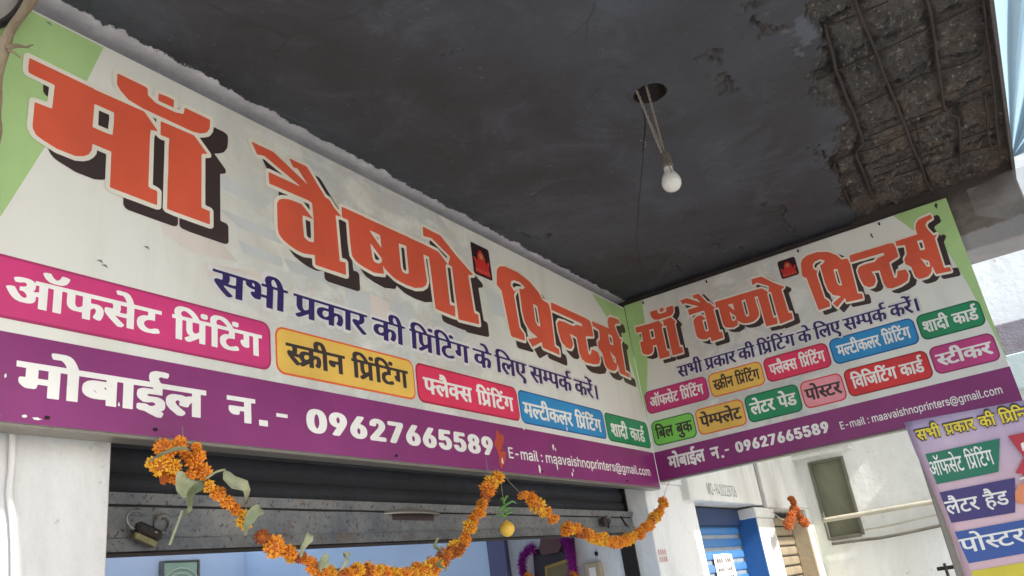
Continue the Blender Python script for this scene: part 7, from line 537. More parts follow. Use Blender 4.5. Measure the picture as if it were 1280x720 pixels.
sc_ = s.mix(s.ramp(s.noise(38, 6, .7), [(.33, (.9,) * 3), (.42, (0, 0, 0))]), sc_, (.02, .016, .014))
col = s.mix(attr('plate'), soot, (.075, .085, .105))
col = s.mix(attr('spall'), col, sc_)
ch_ = s.mix(s.ramp(s.noise(24, 6, .7), [(.42, (0, 0, 0)), (.60, (1, 1, 1))]), (.012, .010, .010), (.10, .085, .07))
col = s.mix(attr('chip'), col, ch_)
col = s.mix(attr('groove'), col, (.014, .011, .010))
vor = s.n('ShaderNodeTexVoronoi', feature='DISTANCE_TO_EDGE'); vor.inputs['Scale'].default_value = 1.7
vadd = s.n('ShaderNodeMix', data_type='RGBA', blend_type='MIX'); vadd.inputs[0].default_value = .16
nzc = s.n('ShaderNodeTexNoise'); nzc.inputs['Scale'].default_value = 3.5; nzc.inputs['Detail'].default_value = 8; s.link(s.co, nzc.inputs['Vector'])
s.link(s.co, vadd.inputs[6]); s.link(nzc.outputs['Color'], vadd.inputs[7]); s.link(vadd.outputs[2], vor.inputs['Vector'])
crk = s.mix(1.0, s.ramp(vor.outputs['Distance'], [(.0, (1, 1, 1)), (.006, (0, 0, 0))]), s.ramp(s.noise(2.1, 4), [(.5, (0, 0, 0)), (.62, (.8,) * 3)]), 'MULTIPLY')
col = s.mix(crk, col, (.012, .011, .011))
pl_ = s.mix(s.ramp(s.noise(12, 8, .75), [(.4, (0, 0, 0)), (.62, (1, 1, 1))]), (.44, .43, .46), (.56, .55, .58))
sepc = s.n('ShaderNodeSeparateXYZ'); s.link(s.co, sepc.inputs[0])
e1 = s.n('ShaderNodeMath', operation='MULTIPLY_ADD'); s.link(s.noise(13, 9, .75), e1.inputs[0]); e1.inputs[1].default_value = .085; s.link(sepc.outputs[1], e1.inputs[2])
e2 = s.n('ShaderNodeMath', operation='MULTIPLY_ADD'); s.link(sepc.outputs[0], e2.inputs[0]); e2.inputs[1].default_value = -.008; s.link(e1.outputs[0], e2.inputs[2])
e3 = s.n('ShaderNodeMapRange'); s.link(e2.outputs[0], e3.inputs[0]); e3.inputs[1].default_value = .043; e3.inputs[2].default_value = .047
col = s.mix(e3.outputs[0], col, pl_)
s.base(col); s.b.inputs['Roughness'].default_value = .62
hm = s.n('ShaderNodeMath', operation='MULTIPLY_ADD'); s.link(attr('spall'), hm.inputs[0]); hm.inputs[1].default_value = 1.0; hm.inputs[2].default_value = .22
hm2 = s.n('ShaderNodeMath', operation='MULTIPLY'); s.link(hm.outputs[0], hm2.inputs[0]); s.link(s.noise(55, 10, .78), hm2.inputs[1])
s.bump(hm2.outputs[0], .9, .022)
me.materials.append(s.m)
ceil = bpy.data.objects.new('ceiling', me); COL.objects.link(ceil); tag(ceil, kind='structure')
# slab body above the relief: rim and top
sb = MB(); Z1 = 3.32
for x0, x1, y0, y1 in ((X0, X1 + .3, Y0 - .012, Y0), (X0 - .012, X0, Y0 - .012, .3)): sb.box(x0, x1, y0, y1, ZC - .012, Z1)
sb.box(X0, X1 + .3, Y0, .3, Z1 - .05, Z1 + .01)
sb.build('slab_body', M['rail'] if False else plaster('slab_edge_cement', (92, 88, 86), (50, 42, 38), .8, 6, 1.2, False), ceil)
# reinforcement laid bare
def rebar(px, z, r=.006, n=40, amp=.004, seed=0):
    pts = wobble(lerp_pts([at(a_, b_, 2, ZC + z) for a_, b_ in px], n), amp, seed, 6)
    MB().tube(pts, [r * .78 * (1 + .3 * noise.noise(p * 60)) for p in pts], 7).build('rebar', M['rust'], ceil, True)
rebar([(1066, -6), (1165, 243)], .000, .0075, 60, .004, 1)
rebar([(1157, -6), (1164, 20), (1173, 90), (1180, 133), (1186, 141), (1197, 146), (1200, 165), (1200, 208)], .000, .007, 60, .003, 2)
rebar([(1032, 30), (1045, 87), (1067, 141), (1079, 177), (1070, 192), (1078, 215), (1092, 248)], .012, .008, 50, .006, 3)
rebar([(1228, 0), (1236, 60), (1244, 130), (1249, 200)], .004, .006, 50, .004, 4)
rebar([(1041, 204), (1052, 232), (1064, 258)], .006, .006, 24, .005, 5)
rebar([(1146, 152), (1152, 190)], .008, .005, 20, .003, 6)
rebar([(1231, 118), (1238, 190)], .008, .006, 20, .005, 16)
for k, (c_, zz) in enumerate((([(1020, 101), (1128, 50), (1227, 4)], .012), ([(1072, 134), (1150, 96), (1200, 82), (1226, 70), (1236, 40), (1233, 8)], .008),
                        ([(1085, 172), (1176, 134), (1240, 104)], .012), ([(1047, 199), (1110, 178), (1158, 158)], .012), ([(1082, 214), (1160, 188), (1244, 160)], .014),
                        ([(1086, 232), (1165, 205), (1246, 180)], .015), ([(1035, 33), (1070, 18), (1110, 0)], .012))):
    rebar(c_, zz + .004, .0042, 50, .009, 20 + k)

# ---- shop building
shop = thing('shop_building', 'whitewashed printing shop with dark concrete soffit, pillars and pale blue room inside', 'building')
def wall(name, b, mat, par=shop): return MB().box(*b, .004).build(name, mat, par)
LEFTX, RX = -3.006, -.03
wall('front_wall', (-7.0, RX + .7, .066, .30, 2.13, 3.45), M['white_wall'])  # top kept low so sun reaches the added ceiling gap
wall('pillar', (-7.0, LEFTX, .078, .32, 0, 2.129), M['white_wall'])
wall('pillar', (RX, .66, .078, .42, 0, 2.129), M['white_wall'])
MB().box(-4.0, X0 - .05, -2.1, .06, 3.62, 3.70, .01).build('added_sun_blocker', M['white_wall2'], shop)  # unseen slab added over the left end to keep sun off the signboard
# beam over the side opening: sooty above, cement grey below
s = NT('beam_soot_and_cement')
sep = s.n('ShaderNodeSeparateXYZ'); s.link(s.co, sep.inputs[0])
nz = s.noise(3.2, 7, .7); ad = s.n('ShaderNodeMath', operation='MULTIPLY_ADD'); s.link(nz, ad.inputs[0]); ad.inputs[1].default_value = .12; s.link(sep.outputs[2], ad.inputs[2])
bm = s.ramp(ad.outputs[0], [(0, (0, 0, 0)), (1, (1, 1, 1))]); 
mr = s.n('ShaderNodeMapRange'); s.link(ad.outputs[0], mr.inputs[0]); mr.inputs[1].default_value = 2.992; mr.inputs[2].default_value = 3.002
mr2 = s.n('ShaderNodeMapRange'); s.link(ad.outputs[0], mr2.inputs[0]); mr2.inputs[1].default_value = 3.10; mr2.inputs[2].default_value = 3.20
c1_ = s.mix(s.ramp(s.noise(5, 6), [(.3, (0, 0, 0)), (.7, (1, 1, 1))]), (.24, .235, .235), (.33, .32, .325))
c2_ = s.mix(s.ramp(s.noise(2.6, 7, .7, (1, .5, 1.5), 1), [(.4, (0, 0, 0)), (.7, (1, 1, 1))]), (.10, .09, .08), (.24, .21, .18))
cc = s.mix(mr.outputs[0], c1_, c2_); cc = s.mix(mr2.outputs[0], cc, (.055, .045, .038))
s.base(cc); s.b.inputs['Roughness'].default_value = .7; s.bump(s.noise(30, 8, .7), .5, .006)
MB().box(.062, .30, -2.005, .060, 2.846, 3.30, .006).build('beam', s.m, shop)
# room behind the shutter
rm = MB()
rm.add([(-3.6, 3.25, 0), (.0, 3.25, 0), (.0, 3.25, 3.0), (-3.6, 3.25, 3.0)], [(0, 3, 2, 1)])
rm.build('back_wall', M['blue_room'], shop)
MB().add([(0.0, .42, 0), (0.0, 3.25, 0), (0.0, 3.25, 3.0), (0.0, .42, 3.0)], [(0, 1, 2, 3)]).build('side_wall', M['blue_room'], shop)
MB().add([(-3.6, .32, 0), (-3.6, 3.25, 0), (-3.6, 3.25, 3.0), (-3.6, .32, 3.0)], [(0, 1, 2, 3)]).build('side_wall', M['blue_room'], shop)
for y0_, y1_ in ((.31, 2.25), (3.12, 3.4)): MB().box(-3.8, .2, y0_, y1_, 3.0, 3.1).build('room_ceiling', M['white_wall'], shop)  # gap between the pieces is an added roof opening to light the room
MB().box(-3.8, .2, .31, 3.4, .0, .012).build('room_floor', M['white_wall2'], shop)
MB().box(-.02, -.002, .421, 1.02, 0, 2.4).build('white_panel', M['white_wall'], shop)
MB().box(-.06, -.0205, .98, 1.10, 0, 2.5).build('door_post', ink('dull_violet_paint', (92, 92, 128), .6), shop)
MB().box(-3.6, .0, .301, .42, 2.13, 3.0).build('shutter_box', M['dark_slat'], shop)

# ---- rolling shutter, partly rolled up
shut = thing('rolling_shutter', 'sooty grey rolling shutter rolled almost fully up above the shop entrance', 'shutter')
def slat(parent, x0, x1, y, z, pitch, mat, d=.012):
    prof = [(y + d * (1 - math.sin(math.pi * t)) , z + pitch * t) for t in [i / 7 for i in range(8)]] + [(y + d + .004, z + pitch), (y + d + .004, z)]
    return MB().extr(prof, 0, x0, x1).build('slat', mat, parent)
for i in range(5): slat(shut, LEFTX + .004, RX - .012, .205, 1.987 + .062 * i, .0617, M['dark_slat'], .014)
rail = MB()
def railz(x): return (x - LEFTX) / (RX - LEFTX) * .035
rl = [(.168, 1.962), (.160, 1.988), (.196, 1.990), (.196, 1.962)]
rail_o = MB().extr(rl, 0, LEFTX + .01, RX - .014).build('rail_flange', M['rail'], shut)
v = []; prof = [(.172, 1.956), (.172, 1.885), (.166, 1.88), (.156, 1.848), (.160, 1.845), (.190, 1.85), (.196, 1.956)]
N = 40
for i in range(N + 1):
    x = LEFTX + .01 + (RX - .024 - LEFTX) * i / N
    for j, (y, z) in enumerate(prof):
        up_ = railz(x) * (1 if 2 <= j <= 5 else .25 if j == 1 else 0)
        v.append((x, y + .002 * noise.noise(Vector((x * 3, j, 0))), z + up_ + .0015 * noise.noise(Vector((x * 5, j, 5)))))
k = len(prof); f = [(i * k + j, i * k + (j + 1) % k, (i + 1) * k + (j + 1) % k, (i + 1) * k + j) for i in range(N) for j in range(k)] + [tuple(range(k)), tuple(range(N * k, N * k + k))[::-1]]
obj('bottom_rail', v, f, M['rail'], shut)
MB().tube([(LEFTX + .01 + (RX - .024 - LEFTX) * i / 20, .158, 1.843 + railz(LEFTX + (RX - LEFTX) * i / 20)) for i in range(21)], .0065, 6).build('rail_lip', M['iron'], shut)
MB().box(LEFTX + .012, RX - .026, .176, .192, 1.9565, 1.9615).build('rail_gap', M['iron'], shut)
# pull handle: a bent slot in the rail
hp = at(522, 641, 1, .16)
hv = []
for i_ in range(13):
    t_ = i_ / 12; w_ = math.sin(math.pi * t_) ** .6
    hv += [(hp.x - .16 + .30 * t_, .171, hp.z + .004 + .014 * w_), (hp.x - .16 + .30 * t_, .171 - .040 * w_, hp.z - .002), (hp.x - .16 + .30 * t_, .171 - .036 * w_, hp.z - .006)]
obj('pull_handle', hv, [(i_ * 3 + k_, i_ * 3 + k_ + 1, i_ * 3 + k_ + 4, i_ * 3 + k_ + 3) for i_ in range(12) for k_ in range(2)], M['alu'], shut, True)
MB().box(hp.x - .12, hp.x + .10, .1695, .1715, hp.z - .024, hp.z - .003).build('handle_slot', M['black'], shut)
for (px_, py_) in ((760, 651), (203, 655)):
    q = at(px_, py_, 1, .165)
    ring = [(q.x + .020 * math.cos(t), .162, q.z + .020 * math.sin(t)) for t in [2 * math.pi * i / 16 for i in range(17)]]
    hs = MB().box(q.x - .09, q.x + .045, .1675, .1712, q.z - .024, q.z + .020, .003).build('hasp_plate', M['rail'], shut); hs = MB(); hs.tube(ring, .006, 6, False)
    hs.build('hasp', M['rail'], shut)
q = at(250, 637, 1, .16)
for x in np.arange(-2.8, -.2, .33):
    MB().lathe([(0, -.004), (.007, -.003), (.009, 0), (.009, .004)], (0, 0, 0), 8)
    o = MB().box(x - .007, x + .007, .166, .173, 1.968, 1.980, .003).build('rivet', M['rail'], shut)
# side guide at the right jamb
MB().box(RX - .014, RX - .002, .19, .27, 0, 2.13).build('guide_channel', M['iron'], shut)
MB().box(LEFTX + .002, LEFTX + .009, .19, .27, 0, 2.13).build('guide_channel', M['iron'], shut)
ho = [at(*p, 1, .17) for p in ((776, 646), (786, 660), (800, 666), (806, 660), (803, 652))]
MB().tube(smooth_path(ho, 16), .007, 6).build('latch_hook', M['iron'], shut, True)

# ---- padlock hanging from the shutter
c = at(184, 667, 1, .140)
lock = thing('padlock', 'old brass padlock with steel shackle hanging on the left end of shutter rail', 'padlock', loc=c)
R2 = Matrix.Rotation(math.radians(22), 4, 'Y')
def rot(mb): mb.v = [tuple(R2 @ Vector(p)) for p in mb.v]; return mb
rot(MB().box(-.034, .036, -.012, .012, -.008, .018, .006)).build('lock_body', M['iron'], lock)
rot(MB().box(-.034, .030, -.013, .009, -.024, -.0085, .004)).build('lock_face', M['brass'], lock)
rot(MB().tube([(-.036 - .030 * math.sin(t), -.002, .018 - .022 * math.cos(t)) for t in np.linspace(0, math.pi, 14)] + [(-.03, -.002, .040)], .0036, 8)).build('shackle', M['steel'], lock, True)
rot(MB().lathe([(0, -.001), (.006, 0), (.006, .003), (0, .004)], (.012, -.0135, .004), 10)).build('keyhole_cover', M['steel'], lock, True)
q = at(755, 652, 1, .15)
lock2 = thing('padlock', 'dark rusty lock hanging at the right end of the shutter rail by the white pillar', 'padlock', loc=q)
MB().lathe([(0, -.012), (.020, -.012), (.024, -.008), (.024, .008), (.020, .012), (0, .012)], (0, 0, 0), 14).build('lock_body', M['rust'], lock2).rotation_euler = (math.radians(90), 0, 0)
MB().tube([(.02 + .016 * math.cos(t), -.004, .022 * math.sin(t) - .01) for t in np.linspace(-1.2, 1.6, 12)], .004, 6).build('shackle', M['iron'], lock2, True)

# ---- service cable down the left pillar
pts = smooth_path([at(x, y, 1, .066) for x, y in ((16, 528), (15, 580), (12, 618), (16, 650), (18, 690), (18, 730), (18, 800))], 40)
tag(MB().tube(pts, .007, 8).build('service_cable', M['wirewhite'], None, True), 'white cable running down the left white pillar under the big signboard', 'cable')

# ---- neighbouring shops
nb = thing('neighbour_building', 'white neighbouring shop row with blank fascia above blue and beige shutters', 'building')
FY = .028
def depth_for(px, py, x):
    lo, hi = -.5, 2.0
    for _ in range(40):
        m_ = (lo + hi) / 2
        if at(px, py, 1, m_).x > x: hi = m_
        else: lo = m_
    return lo
def xs(px, py, y): return at(px, py, 1, y).x
q0 = at(864, 624, 1, FY); fx0 = q0.x; fz = q0.z; q1 = at(1009, 639, 1, FY); fx1 = q1.x
sm0, sm1 = xs(946, 600, FY), xs(952.5, 600, FY)
ftop = at(1003, 563, 1, FY).z
MB().box(fx0, sm0, FY, .45, fz, 2.75, .006).build('fascia_panel', M['white_wall2'], nb)
MB().box(sm1, fx1, FY + .004, .45, fz - .012, ftop, .006).build('fascia_panel', M['white_wall2'], nb)
MB().box(sm0 + .001, sm1 - .001, FY + .03, .45, fz, 2.7).build('joint_strip', M['grey_plaster'], nb)
xa = xs(944, 640, FY + .03); xb = xs(967, 652, FY + .03)
MB().box(xa, xb, FY + .03, .60, 0, fz - .085, .006).build('pillar', M['white_wall2'], nb)
MB().box(xa - .03, xb + .02, FY + .015, .45, fz - .084, fz - .014, .008).build('pillar_cap', M['white_wall2'], nb)
xc = xs(1019, 690, FY); xd = xs(1034, 655, FY)
MB().box(xc, xd, FY, .60, 0, at(1008, 655, 1, FY).z, .006).build('pillar', M['pale_green'], nb)
MB().box(fx1 + .001, xd, FY + .01, .45, at(1008, 655, 1, FY).z + .001, ftop - .05, .006).build('upper_wall', M['white_wall2'], nb)
MB().box(.66, xd, .61, .75, 0, 3.4).build('rear_wall', M['beige'], nb)
yb_ = depth_for(921, 650, xa); yg = depth_for(995, 680, xc)
MB().box(xc - .012, xc - .001, FY + .01, yg, 0, fz - .02, .003).build('reveal', M['beige'], nb)
MB().box(xa - .012, xa - .001, FY + .032, yb_, 0, fz - .02, .003).build('jamb', M['blue_paint'], nb)
MB().box(.363, 3.19, -1.60, .40, 3.18, 3.28, .01).build('added_sun_blocker', M['white_wall2'], nb)  # unseen slab added to keep direct sun off the neighbouring fascia
def flat_slat(par, x0, x1, y, z, hgt, mat):
    prof = [(y + .010, z), (y + .002, z + hgt * .12), (y, z + hgt * .35), (y, z + hgt * .7), (y + .004, z + hgt * .92), (y + .010, z + hgt), (y + .016, z + hgt), (y + .016, z)]
    return MB().extr(prof, 0, x0, x1).build('slat', mat, par)
bs = thing('rolling_shutter', 'closed bright blue rolling shutter with a paper notice pasted on it', 'shutter')
for i in range(28): flat_slat(bs, .664, xa - .014, yb_, fz - .175 - .078 * i, .054, M['slat_blue'])
MB().box(.664, xa - .014, yb_ + .012, yb_ + .024, 0, fz - .03).build('shutter_back', metal('grey_blue_worn_steel', (150, 162, 172), (90, 100, 108), .6, .5, .2, 9), bs)
MB().box(.664, xa - .014, yb_ - .03, yb_ + .011, fz - .118, fz - .012).build('head_box', metal('navy_head_box', (24, 52, 98), (16, 30, 60), .6, .5, .1, 9), bs)
gs = thing('rolling_shutter', 'closed dusty beige rolling shutter under the dried garland', 'shutter')
for i in range(26): flat_slat(gs, xb + .002, xc - .014, yg, fz - .12 - .075 * i, .064, M['slat_beige'])
MB().box(xb + .002, xc - .014, yg + .017, yg + .028, 0, fz - .03).build('shutter_back', M['dark_slat'], gs)
# notice on the blue shutter
tl, tr_, br_, bl_ = [at(x, y, 1, yb_ - .004) for x, y in ((891, 693), (914, 692), (922, 730), (897, 732))]
no = thing('paper_notice', 'torn white paper notice with black print pasted on the blue shutter', 'notice')
npnl = Plane((tl.x, yb_ - .006, bl_.z), (1, 0, 0), (0, 0, 1), (0, -1, 0)); W_, H_ = tr_.x - tl.x, tl.z - bl_.z
obj('sheet', [npnl.p(a_, b_, 0) + Vector((0, .0015 * c_, 0)) for a_, b_, c_ in ((0, 0, 1), (W_ * .5, 0, -1), (W_ * 1.05, .01, 1), (W_, H_ * .97, 1), (W_ * .5, H_, -1), (0, H_ * .99, 1))], [(0, 1, 4, 5), (1, 2, 3, 4)], M['paper'], no)
for r_, (b0, hh) in enumerate(((.70, .16), (.42, .12), (.18, .1))):
    for q_ in range(7):
        npnl.poly('print_mark', [(W_ * (.12 + .11 * q_), H_ * b0), (W_ * (.12 + .11 * q_ + .07), H_ * b0), (W_ * (.12 + .11 * q_ + .08), H_ * (b0 + hh * random.uniform(.6, 1))), (W_ * (.12 + .11 * q_ + .01), H_ * (b0 + hh))], 5, M['black'], no)
# faint phone number painted on the fascia
fpl = Plane((0, FY, 0), (1, 0, 0), (0, 0, 1), (0, -1, 0))
a_ = at(884, 611, 1, FY); b_ = at(919, 611, 1, FY)
fpl.text('painted_number', 'phone', a_.x, b_.x, a_.z - .035, a_.z + .038, 3, M['grey_ink'], nb)
a_ = at(824, 700, 1, .078); b_ = at(837, 712, 1, .078)
ppl = Plane((0, .078, 0), (1, 0, 0), (0, 0, 1), (0, -1, 0))
for r_ in range(2):
    for q_ in range(4):
        u_ = a_.x + (b_.x - a_.x) * q_ / 4; z_ = a_.z - .012 + .035 * (1 - r_) ; ww = (b_.x - a_.x) / 4
        ppl.poly('red_marking', [(u_ + ww * p_, z_ + .03 * r2) for p_, r2 in ((.1, 0), (.3, 0), (.5, .7), (.8, 0), (.95, .1), (.6, 1), (.3, .9))], 3, M['redpaint'], shop)

# ---- whitewashed wall closing the lane, with a boarded window
fw = thing('boundary_wall', 'stained whitewashed wall at the end of the lane with a boarded window', 'wall')
XW = 3.2
wz0, wz1, wy0, wy1 = 1.77, 2.408, -.345, -.06
for nm, b in (('wall_panel', (XW, XW + .2, -9, wy0, 0, 6)), ('wall_panel', (XW, XW + .2, wy1, .44, 0, 6)), ('wall_panel', (XW, XW + .2, wy0, wy1, 0, wz0)), ('wall_panel', (XW, XW + .2, wy0, wy1, wz1, 6))):
    MB().box(*b).build(nm, M['far_wall'], fw)
MB().box(XW + .05, XW + .07, wy0, wy1, wz0, wz1).build('window_board', M['pane'], fw)
for b in ((XW - .012, XW + .05, wy0 - .005, wy0 + .02, wz0, wz1), (XW - .012, XW + .05, wy1 - .015, wy1 + .005, wz0, wz1), (XW - .014, XW + .05, wy0 + .021, wy1 - .016, wz1 - .018, wz1 + .002), (XW - .014, XW + .05, wy0 + .021, wy1 - .016, wz0 - .01, wz0 + .016)):
    MB().box(*b, .003).build('window_frame', M['frame_dark'], fw)
MB().box(XW - .16, XW + .001, wy0 - .1, wy1 + .15, wz1 + .03, wz1 + .06, .005).build('sunshade', M['white_wall2'], fw)
q = at(1262, 425, 0, XW)
MB().box(XW - .10, XW + .001, q.y - .25, q.y + .33, q.z - .13, q.z + .12, .01).build('ledge', M['grey_plaster'], fw)
MB().box(XW - .14, XW + .001, -9, q.y + .25, q.z - .40, q.z - .132, .01).build('ledge', plaster('aqua_wash', (196, 212, 212), (130, 150, 150), .4, 2), fw)
def pipe(px, x_, r, mat, lab, cat='pipe', amp=.004):
    pts = lerp_pts([at(a_, b_, 0, x_) for a_, b_ in px], 30)
    pts.append(pts[-1] + (pts[-1] - pts[0]).normalized() * 1.5)
    o = MB().tube(wobble(pts, amp, len(lab), 2), r, 10).build('conduit_pipe' if cat == 'pipe' else 'wall_cable', mat, None, True); tag(o, lab, cat); return o
pipe([(1028, 651), (1172, 626)], XW - .06, .019, M['pipe'], 'thick chalky white pipe crossing the boarded window and lane wall')
pipe([(1040, 679), (1100, 672), (1190, 654)], XW - .05, .0125, M['frame_dark'], 'dark thin lower pipe sagging along the lane wall', 'pipe', .012)
pipe([(1082, 662), (1130, 654), (1180, 643)], XW - .04, .007, M['pipe'], 'loose pale cable between the two pipes on the lane wall', 'cable', .015)
q = at(1196, 708, 0, 2.2)
br = thing('iron_bracket', 'short dark iron bracket sticking out behind the hanging banner', 'bracket', loc=q)
MB().box(-.02, .02, -.04, .12, -.012, .012, .004).build('arm', M['iron'], br); MB().box(-.026, .026, .06, .075, -.06, .03, .003).build('plate', M['iron'], br)

# the e-mail line is split into its words
em = sorted(GLYPHS['email'], key=lambda l: l[:, 0].min()); email_words = []; grp = [em[0]]; mx = em[0][:, 0].max(); words_ = []
for l in em[1:]:
    if l[:, 0].min() - mx > 26 and len(words_) < 2 and (len(grp) >= 6 or words_): words_.append(grp); grp = []
    grp.append(l); mx = max(mx, l[:, 0].max())
words_.append(grp)
for i_, g_ in enumerate(words_): GLYPHS['email%d' % i_] = g_; email_words.append('email%d' % i_)
# ================================================================== SIGNBOARDS
S1 = Plane((0, 0, 2.1), (1, 0, 0), (0, 0, 1), (0, -1, 0))
S2 = Plane((0, 0, 2.1), (0, -1, 0), (0, 0, 1), (-1, 0, 0))
sg = thing('signboard', 'long white Hindi signboard with red title over the shutter, left of the corner', 'signboard')
SL = -3.385
MB().box(SL, -.0005, 0, .045, 2.084, 3.101, .001).build('board', M['board'], sg)
MB().box(SL, -.008, -.003, .05, 2.074, 2.0835, .002).build('bottom_trim', M['alu'], sg)
S1.poly('phone_band', [(SL, -.0155), (-.0015, -.0155), (-.0015, .168), (SL, .172)], 1, M['purple'], sg)
S1.poly('green_corner', [(SL, .995), (-3.125, .995), (-3.164, .866), (-3.254, .627), (-3.328, .431), (SL, .33)], 1, M['green_ink'], sg)
S1.poly('green_corner', [(-.40, .99), (-.006, .99), (-.006, .40), (-.03, .55), (-.07, .66), (-.13, .76), (-.22, .85), (-.31, .92)], 1, M['green_ink'], sg)
def bprint(pts, par=sg, pl=S1, k=1.6): pl.poly('backdrop_print', [((q := at(x, y, 1, 0)).x, q.z - 2.1) for x, y in pts], k, M['backprint'], par)
for k_, (pp_, mt_) in enumerate((([(272, 218), (340, 250), (332, 262), (272, 236)], 1), ([(275, 258), (350, 292), (352, 306), (300, 286)], 1), ([(356, 320), (420, 345), (424, 360), (364, 338)], 1), ([(300, 300), (352, 322), (356, 334), (306, 316)], 1),
        ([(432, 352), (470, 370), (466, 418), (440, 412)], 1), ([(462, 366), (486, 378), (484, 422), (470, 420)], 2), ([(488, 372), (520, 388), (512, 430), (490, 424)], 1), ([(255, 330), (330, 340), (352, 362), (268, 358)], 2), ([(200, 262), (262, 282), (300, 330), (240, 318), (205, 290)], 2),
        ([(540, 400), (580, 414), (576, 432), (545, 425)], 1), ([(606, 360), (640, 376), (632, 398), (612, 390)], 1), ([(372, 282), (402, 300), (410, 330), (378, 312)], 2))):
    pl_mat = M['backprint'] if mt_ == 1 else M['backprint2']
    S1.poly('backdrop_print', [((q := at(x + 2.5 * math.sin(x), y + 2 * math.cos(y), 1, 0)).x, q.z - 2.1) for x, y in pp_], 1.2 + .1 * k_, pl_mat, sg)
title(S1, sg, {'maa': (1, 0, 1, 0), 'vai': (1, 0, 1, 0), 'pri': (1, 0, 1, 0)}, (.050, -.031))
S1.text('tagline_halo', 'line_w', -2.806, -.532, .376, .468, 2.6, M['halo'], sg)
S1.text('tagline', 'line', -2.790, -.548, .387, .459, 3, M['navy_ink'], sg)
pill(S1, sg, 'pink', 'offset', -3.35, -2.597, .200, .342, (200, 54, 118), (164, 42, 98), 'white_ink', -3.305, -2.628, .235, .299)
pill(S1, sg, 'amber', 'screen', -2.580, -1.970, .198, .340, (232, 190, 88), (226, 100, 50), 'black', -2.543, -2.003, .234, .296)
pill(S1, sg, 'rose', 'flex', -1.960, -1.312, .196, .338, (222, 52, 92), (166, 24, 56), 'white_ink', -1.925, -1.348, .232, .290)
pill(S1, sg, 'blue', 'multi', -1.303, -.535, .192, .334, (36, 140, 200), (24, 84, 150), 'white_ink', -1.277, -.575, .222, .284)
pill(S1, sg, 'green', 'card', -.522, -.012, .188, .330, (28, 140, 92), (16, 96, 60), 'white_ink', -.473, -.072, .216, .280)
S1.text('phone_caption', 'mobile', -3.270, -2.810, .042, .114, 3, M['white_ink'], sg)
S1.text('phone_caption', 'num', -2.748, -2.656, .044, .112, 3, M['white_ink'], sg)
S1.poly('phone_caption', [(-2.645, .042), (-2.615, .042), (-2.615, .058), (-2.645, .058)], 3, M['white_ink'], sg)
S1.poly('phone_caption', [(-2.585, .073), (-2.545, .073), (-2.545, .083), (-2.585, .083)], 3, M['white_ink'], sg)
S1.text('phone_number', 'digits', -2.476, -1.538, .041, .111, 3, M['white_ink'], sg)
for kk_ in email_words: S1.text('email_text', kk_, -1.436, -.099, .040, .083, 3, M['white_ink'], sg)
def emblem(pl, sign, u0, u1, v0, v1):
    o = pl.poly('emblem_picture', rrect(u0, u1, v0, v1, .012), 3, M['darkprint'], sign)
    W_, H_ = u1 - u0, v1 - v0
    fg = lambda pts: [(u0 + W_ * a, v0 + H_ * b) for a, b in pts]
    pl.poly('figure', fg([(.1, .08), (.9, .08), (.86, .36), (.95, .55), (.84, .56), (.74, .42), (.7, .66), (.6, .8), (.5, .86), (.4, .8), (.3, .66), (.26, .42), (.16, .56), (.05, .55), (.14, .36)]), 4, M['redprint'], o)
    pl.poly('face', fg([(.42, .55), (.58, .55), (.62, .68), (.5, .76), (.38, .68)]), 5, M['skinprint'], o)
    for a_ in (.18, .34, .5, .66, .82): pl.poly('ornament', fg([(a_ - .04, .14), (a_ + .04, .14), (a_, .24)]), 5, M['skinprint'], o)
emblem(S1, sg, -1.51, -1.375, .798, .945)
# vermilion mark and lime splashes on the print
for i, (c_, r_, sx, sy) in enumerate((((-1.490, .085), .030, 1.0, 1.5), ((-1.486, .040), .028, 1.1, 1.0), ((-1.468, .115), .020, .8, 1.2), ((-1.50, .015), .016, .9, 1.0))):
    S1.poly('vermilion_mark', blob_loop(c_, r_, i * 3.3, 18, .9, sx, sy), 4 + i * .3, M['vermilion'], sg)
for i, (px_, py_, r_) in enumerate(((628, 577, .008), (691, 559, .010), (694, 562, .006), (674, 586, .011), (715, 593, .008), (716, 588, .005), (696, 583, .009), (662, 518, .005), (654, 535, .006), (708, 536, .007), (148, 506, .003), (6, 470, .003))):
    p_ = at(px_, py_, 1, 0); S1.poly('lime_splash', blob_loop((p_.x, p_.z - 2.1), r_, i * 1.7, 12, .8, .8, 1.5), 5.2 + i * .3, M['white_ink'], sg)
for i in range(5):
    S1.poly('lime_splash', blob_loop((-3.31 + random.uniform(0, .16) ** 1.2, -.006 + random.uniform(0, .014)), random.uniform(.002, .006), i * 2.1, 14, 1.2, 1.8, .6), 5 + i * .4, M['white_ink'], sg)
for i, (px_, py_) in enumerate(((120, 325), (126, 331), (235, 18), (56, 27), (179, 308), (205, 192))):
    p_ = at(px_, py_, 1, 0); S1.poly('scuff', [(p_.x, p_.z - 2.1), (p_.x + .012, p_.z - 2.1 + .004), (p_.x + .018, p_.z - 2.1 - .004)], 4, M['grey_ink'], sg)
for u_ in (-3.2, -2.95, -2.1, -1.2, -.4):
    MB().box(u_ - .004, u_ + .004, -.005, 0, 2.098, 2.104).build('nail', M['iron'], sg)

